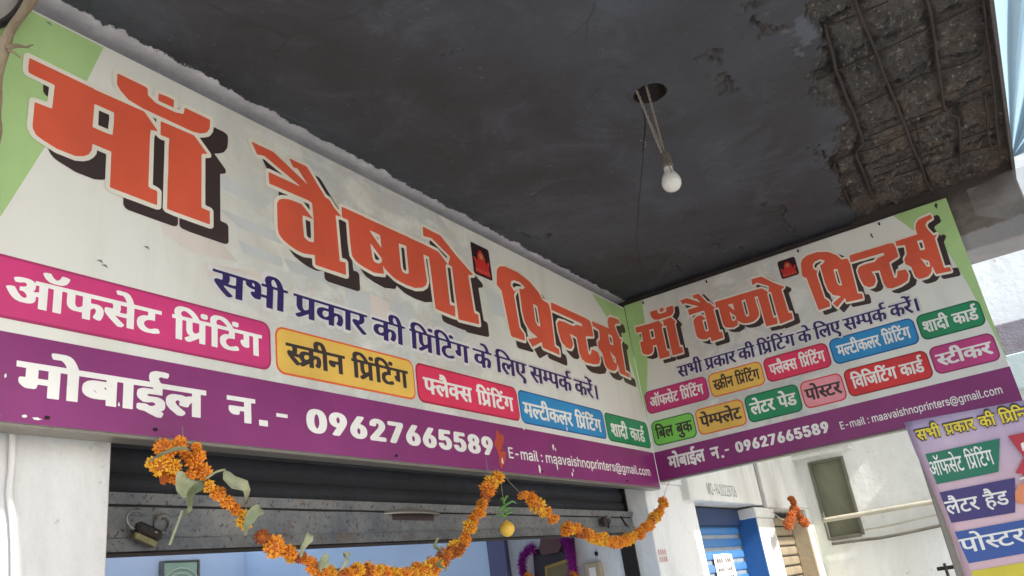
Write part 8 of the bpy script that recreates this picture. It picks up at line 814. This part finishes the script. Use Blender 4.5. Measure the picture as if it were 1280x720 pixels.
sg2 = thing('signboard', 'shorter white Hindi signboard hanging across the lane, right of the corner, with two label rows', 'signboard')
W2 = 1.708
b2 = MB().box(.0, .045, -W2, -.0025, 2.118, 3.112, .003); b2.build('board', M['board2'], sg2)
MB().box(-.002, .05, -W2, -.004, 2.110, 2.1175, .002).build('bottom_trim', M['alu'], sg2)
U0 = .008
S2.o = Vector((0, 0, 2.1))
S2.poly('phone_band', [(.003, .0185), (W2, .0185), (W2, .178), (.003, .168)], 1, M['purple'], sg2)
S2.poly('green_corner', [(.003, 1.01), (.115, 1.01), (.10, .80), (.065, .62), (.036, .50), (.012, .40), (.003, .34)], 1, M['green_ink'], sg2)
S2.poly('green_corner', [(1.47, 1.01), (W2, 1.01), (W2, .20), (1.69, .40), (1.665, .60), (1.64, .74), (1.59, .84), (1.53, .91)], 1, M['green_ink'], sg2)
title(S2, sg2, {'maa': (.480, 1.608 + .022, .802, .179), 'vai': (.4905, 1.632, .797, .203), 'pri': (.517, 1.683, .872, .168)}, (.024, -.022))
S2.text('tagline_halo', 'line_w', .222, 1.458, .513, .593, 2.6, M['halo'], sg2)
S2.text('tagline', 'line', .230, 1.448, .522, .584, 3, M['navy_ink'], sg2)
D = 1
pill(S2, sg2, 'pink', 'offset', .014, .374, .371, .497, (216, 44, 110), (160, 30, 84), 'white_ink')
pill(S2, sg2, 'amber', 'screen', .383, .672, .371, .497, (232, 182, 72), (220, 90, 50), 'black')
pill(S2, sg2, 'rose', 'flex', .682, 1.004, .373, .499, (222, 52, 92), (166, 24, 56), 'white_ink')
pill(S2, sg2, 'blue', 'multi', 1.014, 1.405, .375, .503, (36, 140, 200), (24, 84, 150), 'white_ink')
pill(S2, sg2, 'green', 'card', 1.415, 1.685, .380, .503, (28, 140, 92), (16, 96, 60), 'white_ink')
pill(S2, sg2, 'lime', 'bill', .018, .262, .196, .330, (128, 206, 88), (30, 120, 50), 'black')
pill(S2, sg2, 'amber', 'pamphlet', .272, .532, .197, .334, (232, 182, 72), (220, 90, 50), 'black')
pill(S2, sg2, 'green', 'letter', .542, .816, .199, .338, (28, 140, 92), (16, 96, 60), 'white_ink')
pill(S2, sg2, 'blush', 'poster', .826, 1.028, .202, .337, (232, 150, 160), (210, 50, 60), 'black')
pill(S2, sg2, 'scarlet', 'visiting', 1.038, 1.413, .207, .341, (214, 46, 50), (150, 26, 30), 'white_ink')
pill(S2, sg2, 'magenta', 'sticker', 1.423, 1.690, .214, .343, (196, 62, 132), (140, 36, 90), 'white_ink')
S2.text('phone_caption', 'mobile', .072, .277, .068, .130, 3, M['white_ink'], sg2)
S2.text('phone_caption', 'num', .308, .354, .066, .126, 3, M['white_ink'], sg2)
S2.poly('phone_caption', [(.360, .064), (.374, .064), (.374, .076), (.360, .076)], 3, M['white_ink'], sg2)
S2.poly('phone_caption', [(.384, .093), (.406, .093), (.406, .102), (.384, .102)], 3, M['white_ink'], sg2)
S2.text('phone_number', 'digits', .441, .906, .072, .126, 3, M['white_ink'], sg2)
for kk_ in email_words: S2.text('email_text', kk_, .958, 1.648, .072, .108, 3, M['white_ink'], sg2)
emblem(S2, sg2, .884, .975, .872, .972)
for u_ in (.12, .5, 1.0, 1.4, 1.66):
    MB().box(-.003, 0, -u_ - .004, -u_ + .004, 3.085, 3.10).build('nail', M['iron'], sg2)
S2.poly('scuff', [(1.35, .935), (1.356, .935), (1.352, .96), (1.346, .957)], 4, M['black'], sg2)
S2.poly('scuff', [(1.655, .975), (1.661, .975), (1.657, .995), (1.651, .992)], 4, M['black'], sg2)

# ================================================================== BANNER at lower right
BX = -.8
BN = Plane((BX, 0, 0), (0, -1, 0), (0, 0, 1), (-1, 0, 0))
def bp(x, y): q = at(1000 + x / 3.271, 500 + y / 3.271, 0, BX); return (-q.y, q.z)
bn = thing('hanging_banner', 'lilac flex banner with green, navy and blue Hindi labels hanging before the long lane', 'banner')
top0, top1 = bp(425, 92), bp(916, 0)
edge = [bp(*p) for p in ((425, 92), (470, 210), (512, 300), (555, 400), (600, 510), (640, 610), (672, 720))]
# sheet: gently rippled grid following the slanted edge
W_ = 1.25; zt = edge[0][1]; zb = .95; nu_, nv_ = 40, 40
def edge_u(z):
    E_ = edge + [(edge[-1][0] + .03, .9)]
    for (u0, z0), (u1, z1) in zip(E_, E_[1:]):
        if z1 <= z <= z0 + 1e-6: return u0 + (u1 - u0) * (z0 - z) / (z0 - z1)
    return E_[0][0]
v = []
for j in range(nv_ + 1):
    z = zb + (zt - zb) * j / nv_
    for i in range(nu_ + 1):
        t = i / nu_; u = edge_u(z) + t * W_
        zz = z + (top1[1] - top0[1]) / (top1[0] - top0[0]) * (u - top0[0]) * j / nv_
        v.append((BX + .004 + .003 * math.sin(u * 9 + z * 3) * (1 if t > .02 else 0), -u, zz))
f = [(j * (nu_ + 1) + i, j * (nu_ + 1) + i + 1, (j + 1) * (nu_ + 1) + i + 1, (j + 1) * (nu_ + 1) + i) for j in range(nv_) for i in range(nu_)]
s = NT('lilac_flex_print'); sep = s.n('ShaderNodeSeparateXYZ'); s.link(s.co, sep.inputs[0])
mr = s.n('ShaderNodeMapRange'); s.link(sep.outputs[2], mr.inputs[0]); mr.inputs[1].default_value = 1.70; mr.inputs[2].default_value = 2.02
cc = s.mix(mr.outputs[0], lin((210, 176, 186)), lin((170, 156, 190)))
cc = s.mix(s.ramp(s.noise(5, 6, .6), [(.4, (0, 0, 0)), (.7, (.4,) * 3)]), cc, lin((226, 206, 220)))
s.base(cc); s.b.inputs['Roughness'].default_value = .3; s.bump(s.noise(6, 3, .5, (1, 1, .3), .5), .8, .02)
sheet = obj('banner_sheet', v, f, s.m, bn, True)
md = sheet.modifiers.new('thickness', 'SOLIDIFY'); md.thickness = .002; md.offset = 1
K0 = 10
def bpoly(name, pts, k, mat, par=bn): return BN.poly(name, [bp(*p) for p in pts], k, mat, par)
def btext(name, key, l, r, base, cap, k, mat, par=bn):
    (u0, z0), (u1, z1) = bp(*l), bp(*r); h_ = bp(*cap)[1] - bp(*base)[1]; sl = (z1 - z0) / (u1 - u0)
    w_ = (u1 - u0) / 4000
    return BN.loops(name, GLYPHS[key], k, mat, par, lambda x, y: (u0 + x * w_, z0 + y * h_ / 400 + sl * x * w_))
btext('headline_edge', 'head_w', (480, 174), (1000, 66), (550, 160), (550, 103), K0 + 1, M['black'])
btext('headline', 'head', (484, 168), (994, 62), (550, 152), (550, 107), K0 + 2, M['yellow_ink'])
gl = bpoly('green_label', ((513, 222), (817, 157), (812, 294), (560, 345)), K0 + 1, ink('banner_green', (30, 118, 92), .35, .12, 6))
btext('lettering', 'offa', (540, 314), (800, 262), (620, 298), (620, 236), K0 + 2, M['white_ink'], gl)
nl = bpoly('navy_label', ((570, 378), (879, 318), (880, 460), (620, 503)), K0 + 1, ink('banner_navy', (66, 54, 118), .35, .12, 6))
btext('lettering', 'lettera', (605, 470), (862, 424), (700, 458), (700, 402), K0 + 2, M['white_ink'], nl)
bll = bpoly('blue_label', ((633, 540), (1000, 474), (1010, 610), (690, 668)), K0 + 1, ink('banner_blue', (54, 88, 160), .35, .12, 6))
btext('lettering', 'posta', (665, 628), (935, 580), (760, 612), (760, 552), K0 + 2, M['white_ink'], bll)
bpoly('yellow_label', ((698, 700), (1020, 645), (1040, 790), (750, 840)), K0 + 1, ink('banner_yellow', (206, 192, 60), .35, .12, 6))
rs = bpoly('red_burst', ((850, 148), (1010, 112), (1015, 340), (940, 350), (905, 300), (880, 300), (915, 235)), K0 + 1, ink('banner_red', (190, 52, 68), .35, .2, 6))
bpoly('burst_mark', ((902, 180), (914, 172), (919, 178), (916, 200), (922, 212), (910, 206)), K0 + 2, M['white_ink'], rs)
bpoly('burst_mark', ((895, 322), (925, 308), (928, 316), (905, 326)), K0 + 2, M['white_ink'], rs)
bpoly('peach_print', blob_pts if False else ((880, 372), (895, 345), (930, 330), (960, 340), (965, 420), (930, 425), (895, 425), (876, 405)), K0 + 1, ink('banner_peach', (224, 140, 100), .4))
for uu in (.02, 1.2):
    MB().box(BX + .012, BX + .036, -edge[0][0] - uu - .012, -edge[0][0] - uu + .012, 0, 1.995 + .02 * uu, .003).build('pole', M['alu'], bn)

# ================================================================== PLASTIC SHEETING at the slab edge
knot = at(1265, 197, 1, -2.04)
s = NT('pale_blue_tarpaulin'); s.base(lin((184, 206, 215))); s.b.inputs['Roughness'].default_value = .3
s.b.inputs['Transmission Weight'].default_value = 0.0; s.b.inputs['Subsurface Weight'].default_value = 0
tr2 = s.n('ShaderNodeBsdfTranslucent'); tr2.inputs[0].default_value = (*lin((176, 206, 218)), 1)
mxs = s.n('ShaderNodeMixShader'); mxs.inputs[0].default_value = .42; outn = s.t.nodes['Material Output']
s.link(s.b.outputs[0], mxs.inputs[1]); s.link(tr2.outputs[0], mxs.inputs[2]); s.link(mxs.outputs[0], outn.inputs[0])
s.bump(s.noise(6, 5, .6), .3, .01)
tarp = []; nr, na = 26, 72
for i in range(nr + 1):
    r_ = .012 + 3.6 * (i / nr) ** 1.5
    for j in range(na + 1):
        th = math.radians(178 + (258 - 178) * j / na)
        fold = .055 * min(r_, 1.2) ** .7 * (math.sin(j * .95 + .5 * math.sin(j * .3)) + .5 * math.sin(j * .37 + 1 + r_ * .6))
        x = knot.x + r_ * math.cos(th); y = min(-2.035 - .004 * abs(math.sin(j)), knot.y + r_ * math.sin(th) - .0)
        tarp.append((x, y, knot.z + .0 + fold + .05 * min(r_, 1.0) + .02 * r_ ))
f = [(i * (na + 1) + j, i * (na + 1) + j + 1, (i + 1) * (na + 1) + j + 1, (i + 1) * (na + 1) + j) for i in range(nr) for j in range(na)]
tp = obj('tarpaulin', tarp, f, s.m, None, True); tag(tp, 'pale blue wrinkled tarpaulin tied at the corner of the concrete slab', 'tarpaulin')
# clouded film wrapped from the beam end
s = NT('clouded_film'); s.base(lin((170, 168, 170))); s.b.inputs['Roughness'].default_value = .22; s.b.inputs['Alpha'].default_value = .24
s.bump(s.noise(9, 4, .6, (1, 1, 2), 1), .6, .01)
fl = []; 
for i in range(25):
    for j in range(17):
        t, q_ = i / 24, j / 16
        y = -1.80 - .42 * t; z = 3.13 - .30 * q_ * (.5 + .5 * t) + .02 * math.sin(q_ * 9 + t * 3)
        fl.append((.045 + .012 * math.sin(t * 11 + q_ * 5) - .006, y, z))
f = [(i * 17 + j, i * 17 + j + 1, (i + 1) * 17 + j + 1, (i + 1) * 17 + j) for i in range(24) for j in range(16)]
tag(obj('plastic_film', fl, f, s.m, None, True), 'clouded clear plastic film wrapped over the outer end of the beam', 'plastic sheet')

# ================================================================== BULB
bx, by = hole_c[0] - .012, hole_c[1] - .004
lamp = thing('hanging_bulb', 'white bulb in a black holder hanging on twisted wires from the round ceiling hole', 'light bulb', loc=(bx, by, 2.80))
bulb = NT('frosted_bulb_glass'); bulb.base(lin((196, 196, 190))); bulb.b.inputs['Roughness'].default_value = .07; bulb.b.inputs['Coat Weight'].default_value = .5
MB().lathe([(0, -.034), (.012, -.0325), (.022, -.027), (.030, -.016), (.0325, -.002), (.030, .012), (.023, .026), (.016, .036), (.0150, .046), (.0148, .052)], (0, 0, 0), 24).build('bulb_glass', bulb.m, lamp, True)
MB().lathe([(.0145, .040), (.0145, .062), (.011, .064), (0, .064)], (0, 0, 0), 20).build('cap', M['steel'], lamp, True)
MB().lathe([(.017, .052), (.0195, .056), (.0195, .064), (.017, .068), (.018, .092), (.015, .104), (.008, .112), (0, .113)], (0, 0, 0), 20).build('holder', M['darkbox'], lamp, True)
def twist(a0, a1, r, n, turns, ph, amp):
    o = []
    for i in range(n):
        t = i / (n - 1); p = Vector(a0).lerp(Vector(a1), t); o.append(p + Vector((math.cos(turns * 6.28 * t + ph), math.sin(turns * 6.28 * t + ph), 0)) * amp * math.sin(math.pi * min(1, t * 6 + .1) / 2))
    return o
topz = ZC + .05 - 2.80
for ph in (0, math.pi): MB().tube(twist((0, 0, .108), (-.010, .004, topz), 0, 60, 9, ph, .0028), .0021, 6).build('flex_wire', M['cord'], lamp, True)
for ph in (0, math.pi): MB().tube(twist((-.012, .004, .100), (-.046, .036, topz), 0, 60, 8, ph, .0030), .0021, 6).build('flex_wire', M['cord'], lamp, True)
MB().tube(smooth_path([(-.014, -.018, .0), (-.022, -.014, .03), (-.016, -.006, .085), (-.012, 0, .13), (-.024, .012, .22)], 30), .0016, 6).build('loose_wire', M['alu'], lamp, True)
# recessed fan box in the ceiling
cb = thing('ceiling_box', 'round recessed electrical box in the sooty ceiling above the bulb', 'electrical box', loc=(hole_c[0], hole_c[1], ZC))
MB().lathe([(HR + .003, -.002), (HR - .001, -.003), (HR - .002, .0), (HR - .002, .07), (0, .071)], (0, 0, 0), 36).build('box_shell', M['iron'], cb, True)
MB().tube([(-.03, .0, .03), (.0, .01, .022), (.03, .0, .03)], .004, 8).build('hook_bar', M['rust'], cb, True)
# thin hanging thread with a knot
th0 = Vector((hole_c[0] - .028, hole_c[1] + .03, ZC)); 
pa, pb, pc = at(807, 150, 0, th0.x), at(804, 190, 0, th0.x), at(795, 300, 0, th0.x)
tw = thing('hanging_wire', 'thin knotted wire dangling beside the bulb from the ceiling box', 'wire')
MB().tube(wobble(lerp_pts([th0, pa, pb], 30), .002, 3, 30), .0022, 6).build('wire', M['iron'], tw, True)
MB().lathe([(0, -.006), (.005, -.003), (.006, .002), (0, .006)], pb, 8).build('knot', M['black'], tw)
MB().tube([pb + Vector((.0, .0, .03)) + Vector((.012 * math.cos(t), -.012 * math.cos(t), .014 * math.sin(t))) for t in np.linspace(-1.5, 1.7, 10)], .0013, 5).build('wire_curl', M['cord'], tw, True)
MB().tube(wobble(lerp_pts([pb, pc, pc + Vector((0, .0, -.12))], 30), .003, 8, 12), .0011, 5).build('thread', M['iron'], tw, True)

# ================================================================== DRY STICK at the upper left
st = thing('dry_branch', 'dry bent branch with twigs propped against the upper left end of the signboard', 'branch')
pts = smooth_path([at(x, y, 1, yy) for x, y, yy in ((48, -10, -.09), (38, 6, -.08), (20, 27, -.07), (8, 52, -.07), (-1, 90, -.07), (-8, 150, -.08), (-10, 240, -.10), (-14, 330, -.12))], 60)
MB().tube(wobble(pts, .006, 2, 12), [.0115 * (1 + .25 * noise.noise(p * 20)) for p in pts], 10).build('stem', M['wood'], st, True)
for a_ in (((9, 60), (22, 58), (32, 59), (41, 56)), ((10, 62), (18, 66), (26, 73)), ((8, 60), (20, 55), (36, 60))):
    MB().tube(lerp_pts([at(x, y, 1, -.09) for x, y in a_], 14), [.004 * (1 - .6 * i / 13) for i in range(14)], 6).build('twig', M['wood'], st, True)
pts = smooth_path([at(x, y, 1, -.03) for x, y in ((36, -12), (26, 8), (12, 22), (-6, 30))], 24)
MB().tube(wobble(pts, .006, 5, 14), .010, 8).build('dark_stem', M['iron'], st, True)

ms = thing('tin_sheet', 'corner of a pale grey tin sheet behind the dry branch at the upper left', 'metal sheet')
pp = [at(x, y, 1, -.02) for x, y in ((-70, -60), (40, -60), (36, -6), (24, 10), (10, 22), (-6, 30), (-70, 60))]
mb = MB(); mb.add(pp + [p + Vector((0, .006, 0)) for p in pp], [tuple(range(7)), tuple(range(7, 14))[::-1]] + [(i, 7 + i, 7 + (i + 1) % 7, (i + 1) % 7) for i in range(7)]); mb.build('sheet', plaster('dull_grey_tin', (150, 148, 142), (96, 92, 86), .6, 6), ms)
# ================================================================== GARLANDS
def flower_mesh(seed, n=130):
    r = random.Random(seed); mb = MB(); ga = math.pi * (3 - math.sqrt(5))
    mb.lathe([(0, -.5), (.5, -.38), (.70, 0), (.5, .38), (0, .5)], (0, 0, 0), 8); core = len(mb.f)
    for i in range(n):
        z = 1 - 2 * (i + .5) / n; t = i * ga; rr = math.sqrt(1 - z * z)
        d = Vector((rr * math.cos(t), rr * math.sin(t), z * .78)); d = d + Vector((r.uniform(-.14, .14), r.uniform(-.14, .14), r.uniform(-.14, .14)))
        d.normalize(); p0 = Vector((d.x, d.y, d.z * .8)) * .6; L_ = r.uniform(.78, 1.14)
        p1 = Vector((d.x, d.y, d.z * .82)) * L_
        sidev = d.cross(Vector((r.uniform(-1, 1), r.uniform(-1, 1), r.uniform(-1, 1)))).normalized() * r.uniform(.10, .14)
        upv = d.cross(sidev).normalized() * .10
        pm = p0.lerp(p1, .7); mb.add([p0 - sidev * .6, p0 + sidev * .6, pm + sidev * 1.1 + upv, p1 + sidev * .5 + upv * .6, p1 - sidev * .5 + upv * .6, pm - sidev * 1.1 + upv, p1 - upv], [(0, 1, 2, 5), (5, 2, 3, 4), (4, 3, 6)])
    me = bpy.data.meshes.new('flower'); me.from_pydata(mb.v, [], mb.f); me.update(); me['core'] = core; return me
M['petal_core'] = petal_mat('marigold_core', (160, 84, 20), (196, 112, 28), (168, 92, 22))  # darker core: petal bases, with shade between petals put into the colour
FM = {}
for nm in ('petal', 'petal_y', 'petal_dry'):
    FM[nm] = []
    for k in range(3):
        me = flower_mesh(k + 5); me.materials.append(M[nm]); me.materials.append(M['petal_core'])
        for p_ in me.polygons[:me['core']]: p_.material_index = 1
        FM[nm].append(me)
def flower(parent, p, r, kind='petal', squash=None):
    o = bpy.data.objects.new('flower', random.choice(FM[kind])); COL.objects.link(o); o.parent = parent
    o.location = p; r *= .80; sq = squash or (r, r, r * .85); o.scale = sq
    o.rotation_euler = (random.uniform(0, 6.3), random.uniform(0, 6.3), random.uniform(0, 6.3)); return o
def chain(parent, px, ypl, r0, r1, step, kinds=('petal',), jit=.006):
    P = smooth_path([at(x, y, 1, ypl) for x, y in px], 200); L = sum((b - a).length for a, b in zip(P, P[1:]))
    n = max(2, int(L / step)); Q = lerp_pts(P, n)
    for i, p in enumerate(Q):
        t = i / (n - 1); r = (r0 + (r1 - r0) * t) * random.uniform(.74, 1.22)
        if 3 < i < n - 3 and random.random() < .04: continue
        flower(parent, p + Vector((random.uniform(-jit, jit), random.uniform(-jit, jit), random.uniform(-jit, jit))), r, random.choice(kinds) if random.random() > .09 else 'petal_dry')
    return P
def leaf(parent, a, b, width, mat, bend=.02, name='leaf'):
    a, b = Vector(a), Vector(b); d = b - a; side = d.cross(Vector((0, -1, 0.15))).normalized(); nrm = side.cross(d).normalized(); v = []; n = 9
    for i in range(n):
        t = i / (n - 1); wd = width * 1.0 * (min(1, t * 3.2 + .08)) ** .8 * (1 - t) ** .62 * (1 + .12 * math.sin(t * 17 + a.x * 40)); c_ = a + d * t + nrm * bend * math.sin(math.pi * t) + side * bend * 1.1 * math.sin(t * 4) + nrm * .012 * math.sin(t * 7 + a.x * 30)
        for q_, k in ((-1, .35), (-.5, .1), (0, -.15), (.5, .12), (1, .4)):
            v.append(c_ + side * wd * q_ * (1 + .15 * math.sin(i * 2.1 + q_)) + nrm * wd * k * (1.2 + 1.2 * t))
    f = [(i * 5 + j, i * 5 + j + 1, (i + 1) * 5 + j + 1, (i + 1) * 5 + j) for i in range(n - 1) for j in range(4)]
    o = obj(name, v, f, mat, parent, True); o.modifiers.new('thickness', 'SOLIDIFY').thickness = .0012; return o
def string(parent, px, ypl, r=.0012):
    return MB().tube(lerp_pts([at(x, y, 1, ypl) for x, y in px], 20), r, 5).build('thread', M['cord'], parent, True)
GY = -.045
ga = thing('marigold_garland', 'long orange marigold garland with dry leaves drooping under the big signboard', 'garland', 'marigold garlands under the signboard')
for x, y, r, kk in ((203, 559, .026, 'petal'), (224, 556, .027, 'petal'), (232, 568, .024, 'petal'), (203, 583, .034, 'petal_y'), (245, 574, .032, 'petal'), (254, 590, .027, 'petal'), (216, 596, .024, 'petal'), (238, 594, .020, 'petal'), (205, 598, .018, 'petal_dry'), (213, 566, .02, 'petal'), (246, 560, .018, 'petal'), (190, 578, .019, 'petal_y'), (218, 583, .022, 'petal_y')):
    flower(ga, at(x, y, 1, GY + random.uniform(-.02, .02)), r, kk)
for x, y, r, kk in ((261, 608, .020, 'petal_y'), (273, 617, .025, 'petal'), (285, 628, .022, 'petal'), (294, 637, .024, 'petal'), (306, 650, .031, 'petal_y'), (328, 671, .026, 'petal_dry'), (343, 683, .036, 'petal'), (361, 690, .030, 'petal'), (364, 698, .02, 'petal_y'), (376, 697, .022, 'petal_dry'), (384, 700, .023, 'petal'), (391, 708, .026, 'petal'), (397, 716, .024, 'petal')):
    flower(ga, at(x, y, 1, GY + random.uniform(-.012, .012)), r, kk)
chain(ga, [(402, 716), (420, 717), (445, 716), (470, 716), (500, 716), (522, 713), (540, 708), (556, 697), (572, 686)], GY, .031, .034, .028, ('petal', 'petal', 'petal_y'))
chain(ga, [(572, 686), (584, 670), (590, 655), (598, 641), (603, 627), (612, 612), (618, 603), (622, 598)], GY, .034, .036, .032, ('petal', 'petal', 'petal_y'))
string(ga, ((228, 533), (229, 548), (226, 560)), GY); string(ga, ((607, 570), (609, 585), (615, 598)), GY)
for (ax, ay), (bx_, by_), wd, mt, nm in (((236, 566), (180, 575), .005, 'leafdark', 'leaf'), ((233, 598), (222, 622), .032, 'leaf', 'leaf'), ((250, 604), (226, 642), .020, 'leafdark', 'leaf'), ((282, 588), (309, 628), .026, 'leaf', 'leaf'),
                                    ((325, 636), (300, 668), .020, 'leaf', 'leaf'), ((388, 664), (375, 694), .016, 'leaf', 'leaf'), ((438, 692), (422, 712), .012, 'leaf', 'leaf'), ((543, 672), (549, 696), .012, 'leafdark', 'leaf'), ((408, 706), (396, 712), .02, 'leaf', 'leaf'), ((548, 700), (552, 716), .014, 'leafdark', 'leaf')):
    leaf(ga, at(ax, ay, 1, GY - .03), at(bx_, by_, 1, GY - .035), wd, M[mt], .010)
for pth in (((228, 638), (220, 660), (212, 681)), ((258, 598), (270, 590), (281, 587))):
    MB().tube(smooth_path([at(x, y, 1, GY - .03) for x, y in pth], 14), .0028, 6).build('leaf_stalk', M['leaf'], ga, True)
gb = thing('marigold_garland', 'short broken marigold strand slanting down to the right beside the lemon charm', 'garland', 'marigold garlands under the signboard')
string(gb, ((628, 592), (640, 606), (652, 618)), GY)
chain(gb, [(655, 618), (664, 626), (673, 635), (684, 641), (693, 649)], GY, .040, .034, .036, ('petal', 'petal_y'))
gc = thing('marigold_garland', 'orange marigold strand curving up to the white pillar right of the shutter', 'garland', 'marigold garlands under the signboard')
chain(gc, [(708, 660), (722, 663), (738, 671), (757, 676), (778, 676), (795, 670), (808, 660), (818, 648), (826, 636), (830, 626)], GY, .034, .033, .026, ('petal', 'petal', 'petal_y', 'petal'))
string(gc, ((829, 624), (833, 610), (838, 600)), GY)
# dried garland on the neighbour's fascia
gd = thing('dried_garland', 'short dried brown marigold garland hanging below the neighbouring fascia', 'garland')
P = chain(gd, [(985, 656), (990, 645), (992, 630), (989, 624)], -.09, .042, .036, .03, ('petal_dry',)); chain(gd, [(990, 624), (997, 640), (1006, 655)], -.10, .036, .042, .03, ('petal_dry',))
string(gd, ((965, 640), (975, 648), (985, 652)), -.07, .003); string(gd, ((990, 626), (996, 634), (1012, 636)), -.07, .002)

# lemon and chilli charm
lc = at(634, 661, 1, GY)
ch = thing('lemon_charm', 'yellow lemon with green chillies hanging on a thread before the shutter rail', 'charm', loc=lc)
MB().lathe([(0, -.028), (.006, -.027), (.016, -.022), (.025, -.010), (.027, 0), (.025, .010), (.016, .021), (.007, .026), (.003, .031), (0, .032)], (0, 0, 0), 20).build('lemon', M['lemon'], ch, True)
for i, (dx, dz, ln, up_) in enumerate(((-.075, .012, 1, .02), (.05, .02, 1, .03), (-.06, .03, 1, .0), (.04, .01, 1, .01), (-.045, .0, 1, -.015), (.085, .038, 1, .02), (-.03, .045, 1, .02), (.03, .05, 1, .02))):
    z0 = .040 + .008 * i
    pts = smooth_path([(0, 0, z0), (dx * .5, -.008, z0 + dz * .3 + .004), (dx, -.006 + .003 * (i % 3), z0 + dz * .2 + up_ * .5 - .008)], 12)
    MB().tube(pts, [.0045 * (1 - .8 * (k / 11) ** 2) for k in range(12)], 7).build('chilli', M['chili'], ch, True)
MB().tube([(0, 0, .03), (0, 0, .12), (-.004, 0, .21)], .0013, 5).build('thread', M['cord'], ch)

# ================================================================== things inside the room
# relief picture on the back wall
a_, b_ = at(205, 703, 1, 3.22), at(247, 700, 1, 3.22)
pf = thing('wall_picture', 'pale green relief picture in a silver frame on the blue back wall', 'picture', loc=((a_.x + b_.x) / 2, 3.22, a_.z - .25))
w_ = (b_.x - a_.x) / 2
MB().box(-w_, w_, .0, .022, -.26, .25, .004).build('panel', ink('sage_relief', (176, 200, 170), .6, .2, 30), pf)
for b in ((-w_ - .02, -w_ - .001, -.01, .025, -.27, .26), (w_ + .001, w_ + .014, -.01, .025, -.27, .26), (-w_, w_, -.01, .025, .251, .262)): MB().box(*b, .003).build('frame', M['alu'], pf)
for k in range(5):
    t = [(.17 * math.cos(q) * (1 - k * .17), -.004, .02 + .19 * math.sin(q) * (1 - k * .17)) for q in np.linspace(0, 2 * math.pi, 20)]
    MB().tube(t, .006, 6, False).build('relief_line', ink('pale_relief', (205, 216, 190), .6), pf, True)
# dark shrine picture with purple tinsel
def sw(px, py): return at(px, py, 0, -.04)
sp_ = thing('shrine_picture', 'dark framed deity picture with gold inner frame on the side wall', 'picture')
P4 = [sw(*p) for p in ((666, 688), (716, 672), (722, 760), (672, 770))]
mb = MB(); mb.add([(-.04, p.y, p.z) for p in P4] + [(-.012, p.y, p.z) for p in P4], [(0, 1, 2, 3), (7, 6, 5, 4), (0, 4, 5, 1), (1, 5, 6, 2), (2, 6, 7, 3), (3, 7, 4, 0)])
mb.build('backing', M['darkprint'], sp_)
P4 = [sw(*p) for p in ((682, 708), (712, 698), (716, 760), (686, 765))]
mb = MB(); mb.add([(-.050, p.y, p.z) for p in P4] + [(-.0405, p.y, p.z) for p in P4], [(0, 1, 2, 3), (7, 6, 5, 4), (0, 4, 5, 1), (1, 5, 6, 2), (2, 6, 7, 3), (3, 7, 4, 0)]); mb.build('gold_frame', M['gold'], sp_)
P4 = [sw(*p) for p in ((685, 711), (710, 702), (713, 758), (689, 762))]
mb = MB(); mb.add([(-.052, p.y, p.z) for p in P4], [(0, 1, 2, 3)]); mb.build('print', ink('dull_olive_print', (120, 104, 60), .4, .4), sp_)
P4 = [sw(*p) for p in ((678, 672), (706, 672), (704, 682), (700, 690), (680, 694), (676, 688))]
mb = MB(); mb.add([(-.060, p.y, p.z) for p in P4] + [(-.0405, p.y, p.z) for p in P4], [tuple(range(6)), tuple(range(6, 12))[::-1]] + [(i, 6 + i, 6 + (i + 1) % 6, (i + 1) % 6) for i in range(6)]); mb.build('crest', ink('brown_crest', (96, 62, 60), .6), sp_)
tg = thing('tinsel_garland', 'bright purple tinsel garland draped round the dark shrine picture', 'garland')
def tinsel(px, r, n):
    P = smooth_path([sw(*p) + Vector((-.03, 0, 0)) for p in px], 60); mb = MB(); mb.tube(P, r * .25, 8)
    for i in range(n):
        p = random.choice(P); d = Vector((random.gauss(0, 1), random.gauss(0, 1), random.gauss(0, 1))).normalized(); q = p + d * r * random.uniform(.5, 1.2); sd2 = d.cross(Vector((.3, .5, .8))).normalized() * r * .09
        mb.add([p - sd2, p + sd2, q], [(0, 1, 2)])
    mb.build('tinsel_strand', M['purple_tinsel'], tg)
tinsel([(670, 684), (660, 692), (656, 702), (658, 716), (660, 740), (664, 770)], .038, 2600)
tinsel([(706, 672), (712, 676), (716, 690), (719, 710), (722, 740), (724, 770)], .040, 2600)
for (x, y) in ((663, 722), (721, 720)): flower(tg, sw(x, y) + Vector((-.03, 0, 0)), .04, 'petal')
q = at(744, 714, 0, -.03)
sbx = thing('switch_box', 'small cream switch box on the white wall inside by the entrance', 'switch box', loc=q)
MB().box(-.03, .0, -.05, .05, -.07, .045, .006).build('box_body', M['beige'], sbx); MB().box(-.034, -.0305, -.02, .02, -.03, .02, .002).build('switch', M['paper'], sbx)
q = at(746, 692, 0, -.025)
MB().lathe([(0, -.01), (.012, -.01), (.012, .01), (0, .01)], q, 10).build('wall_hook', M['iron'], shop)
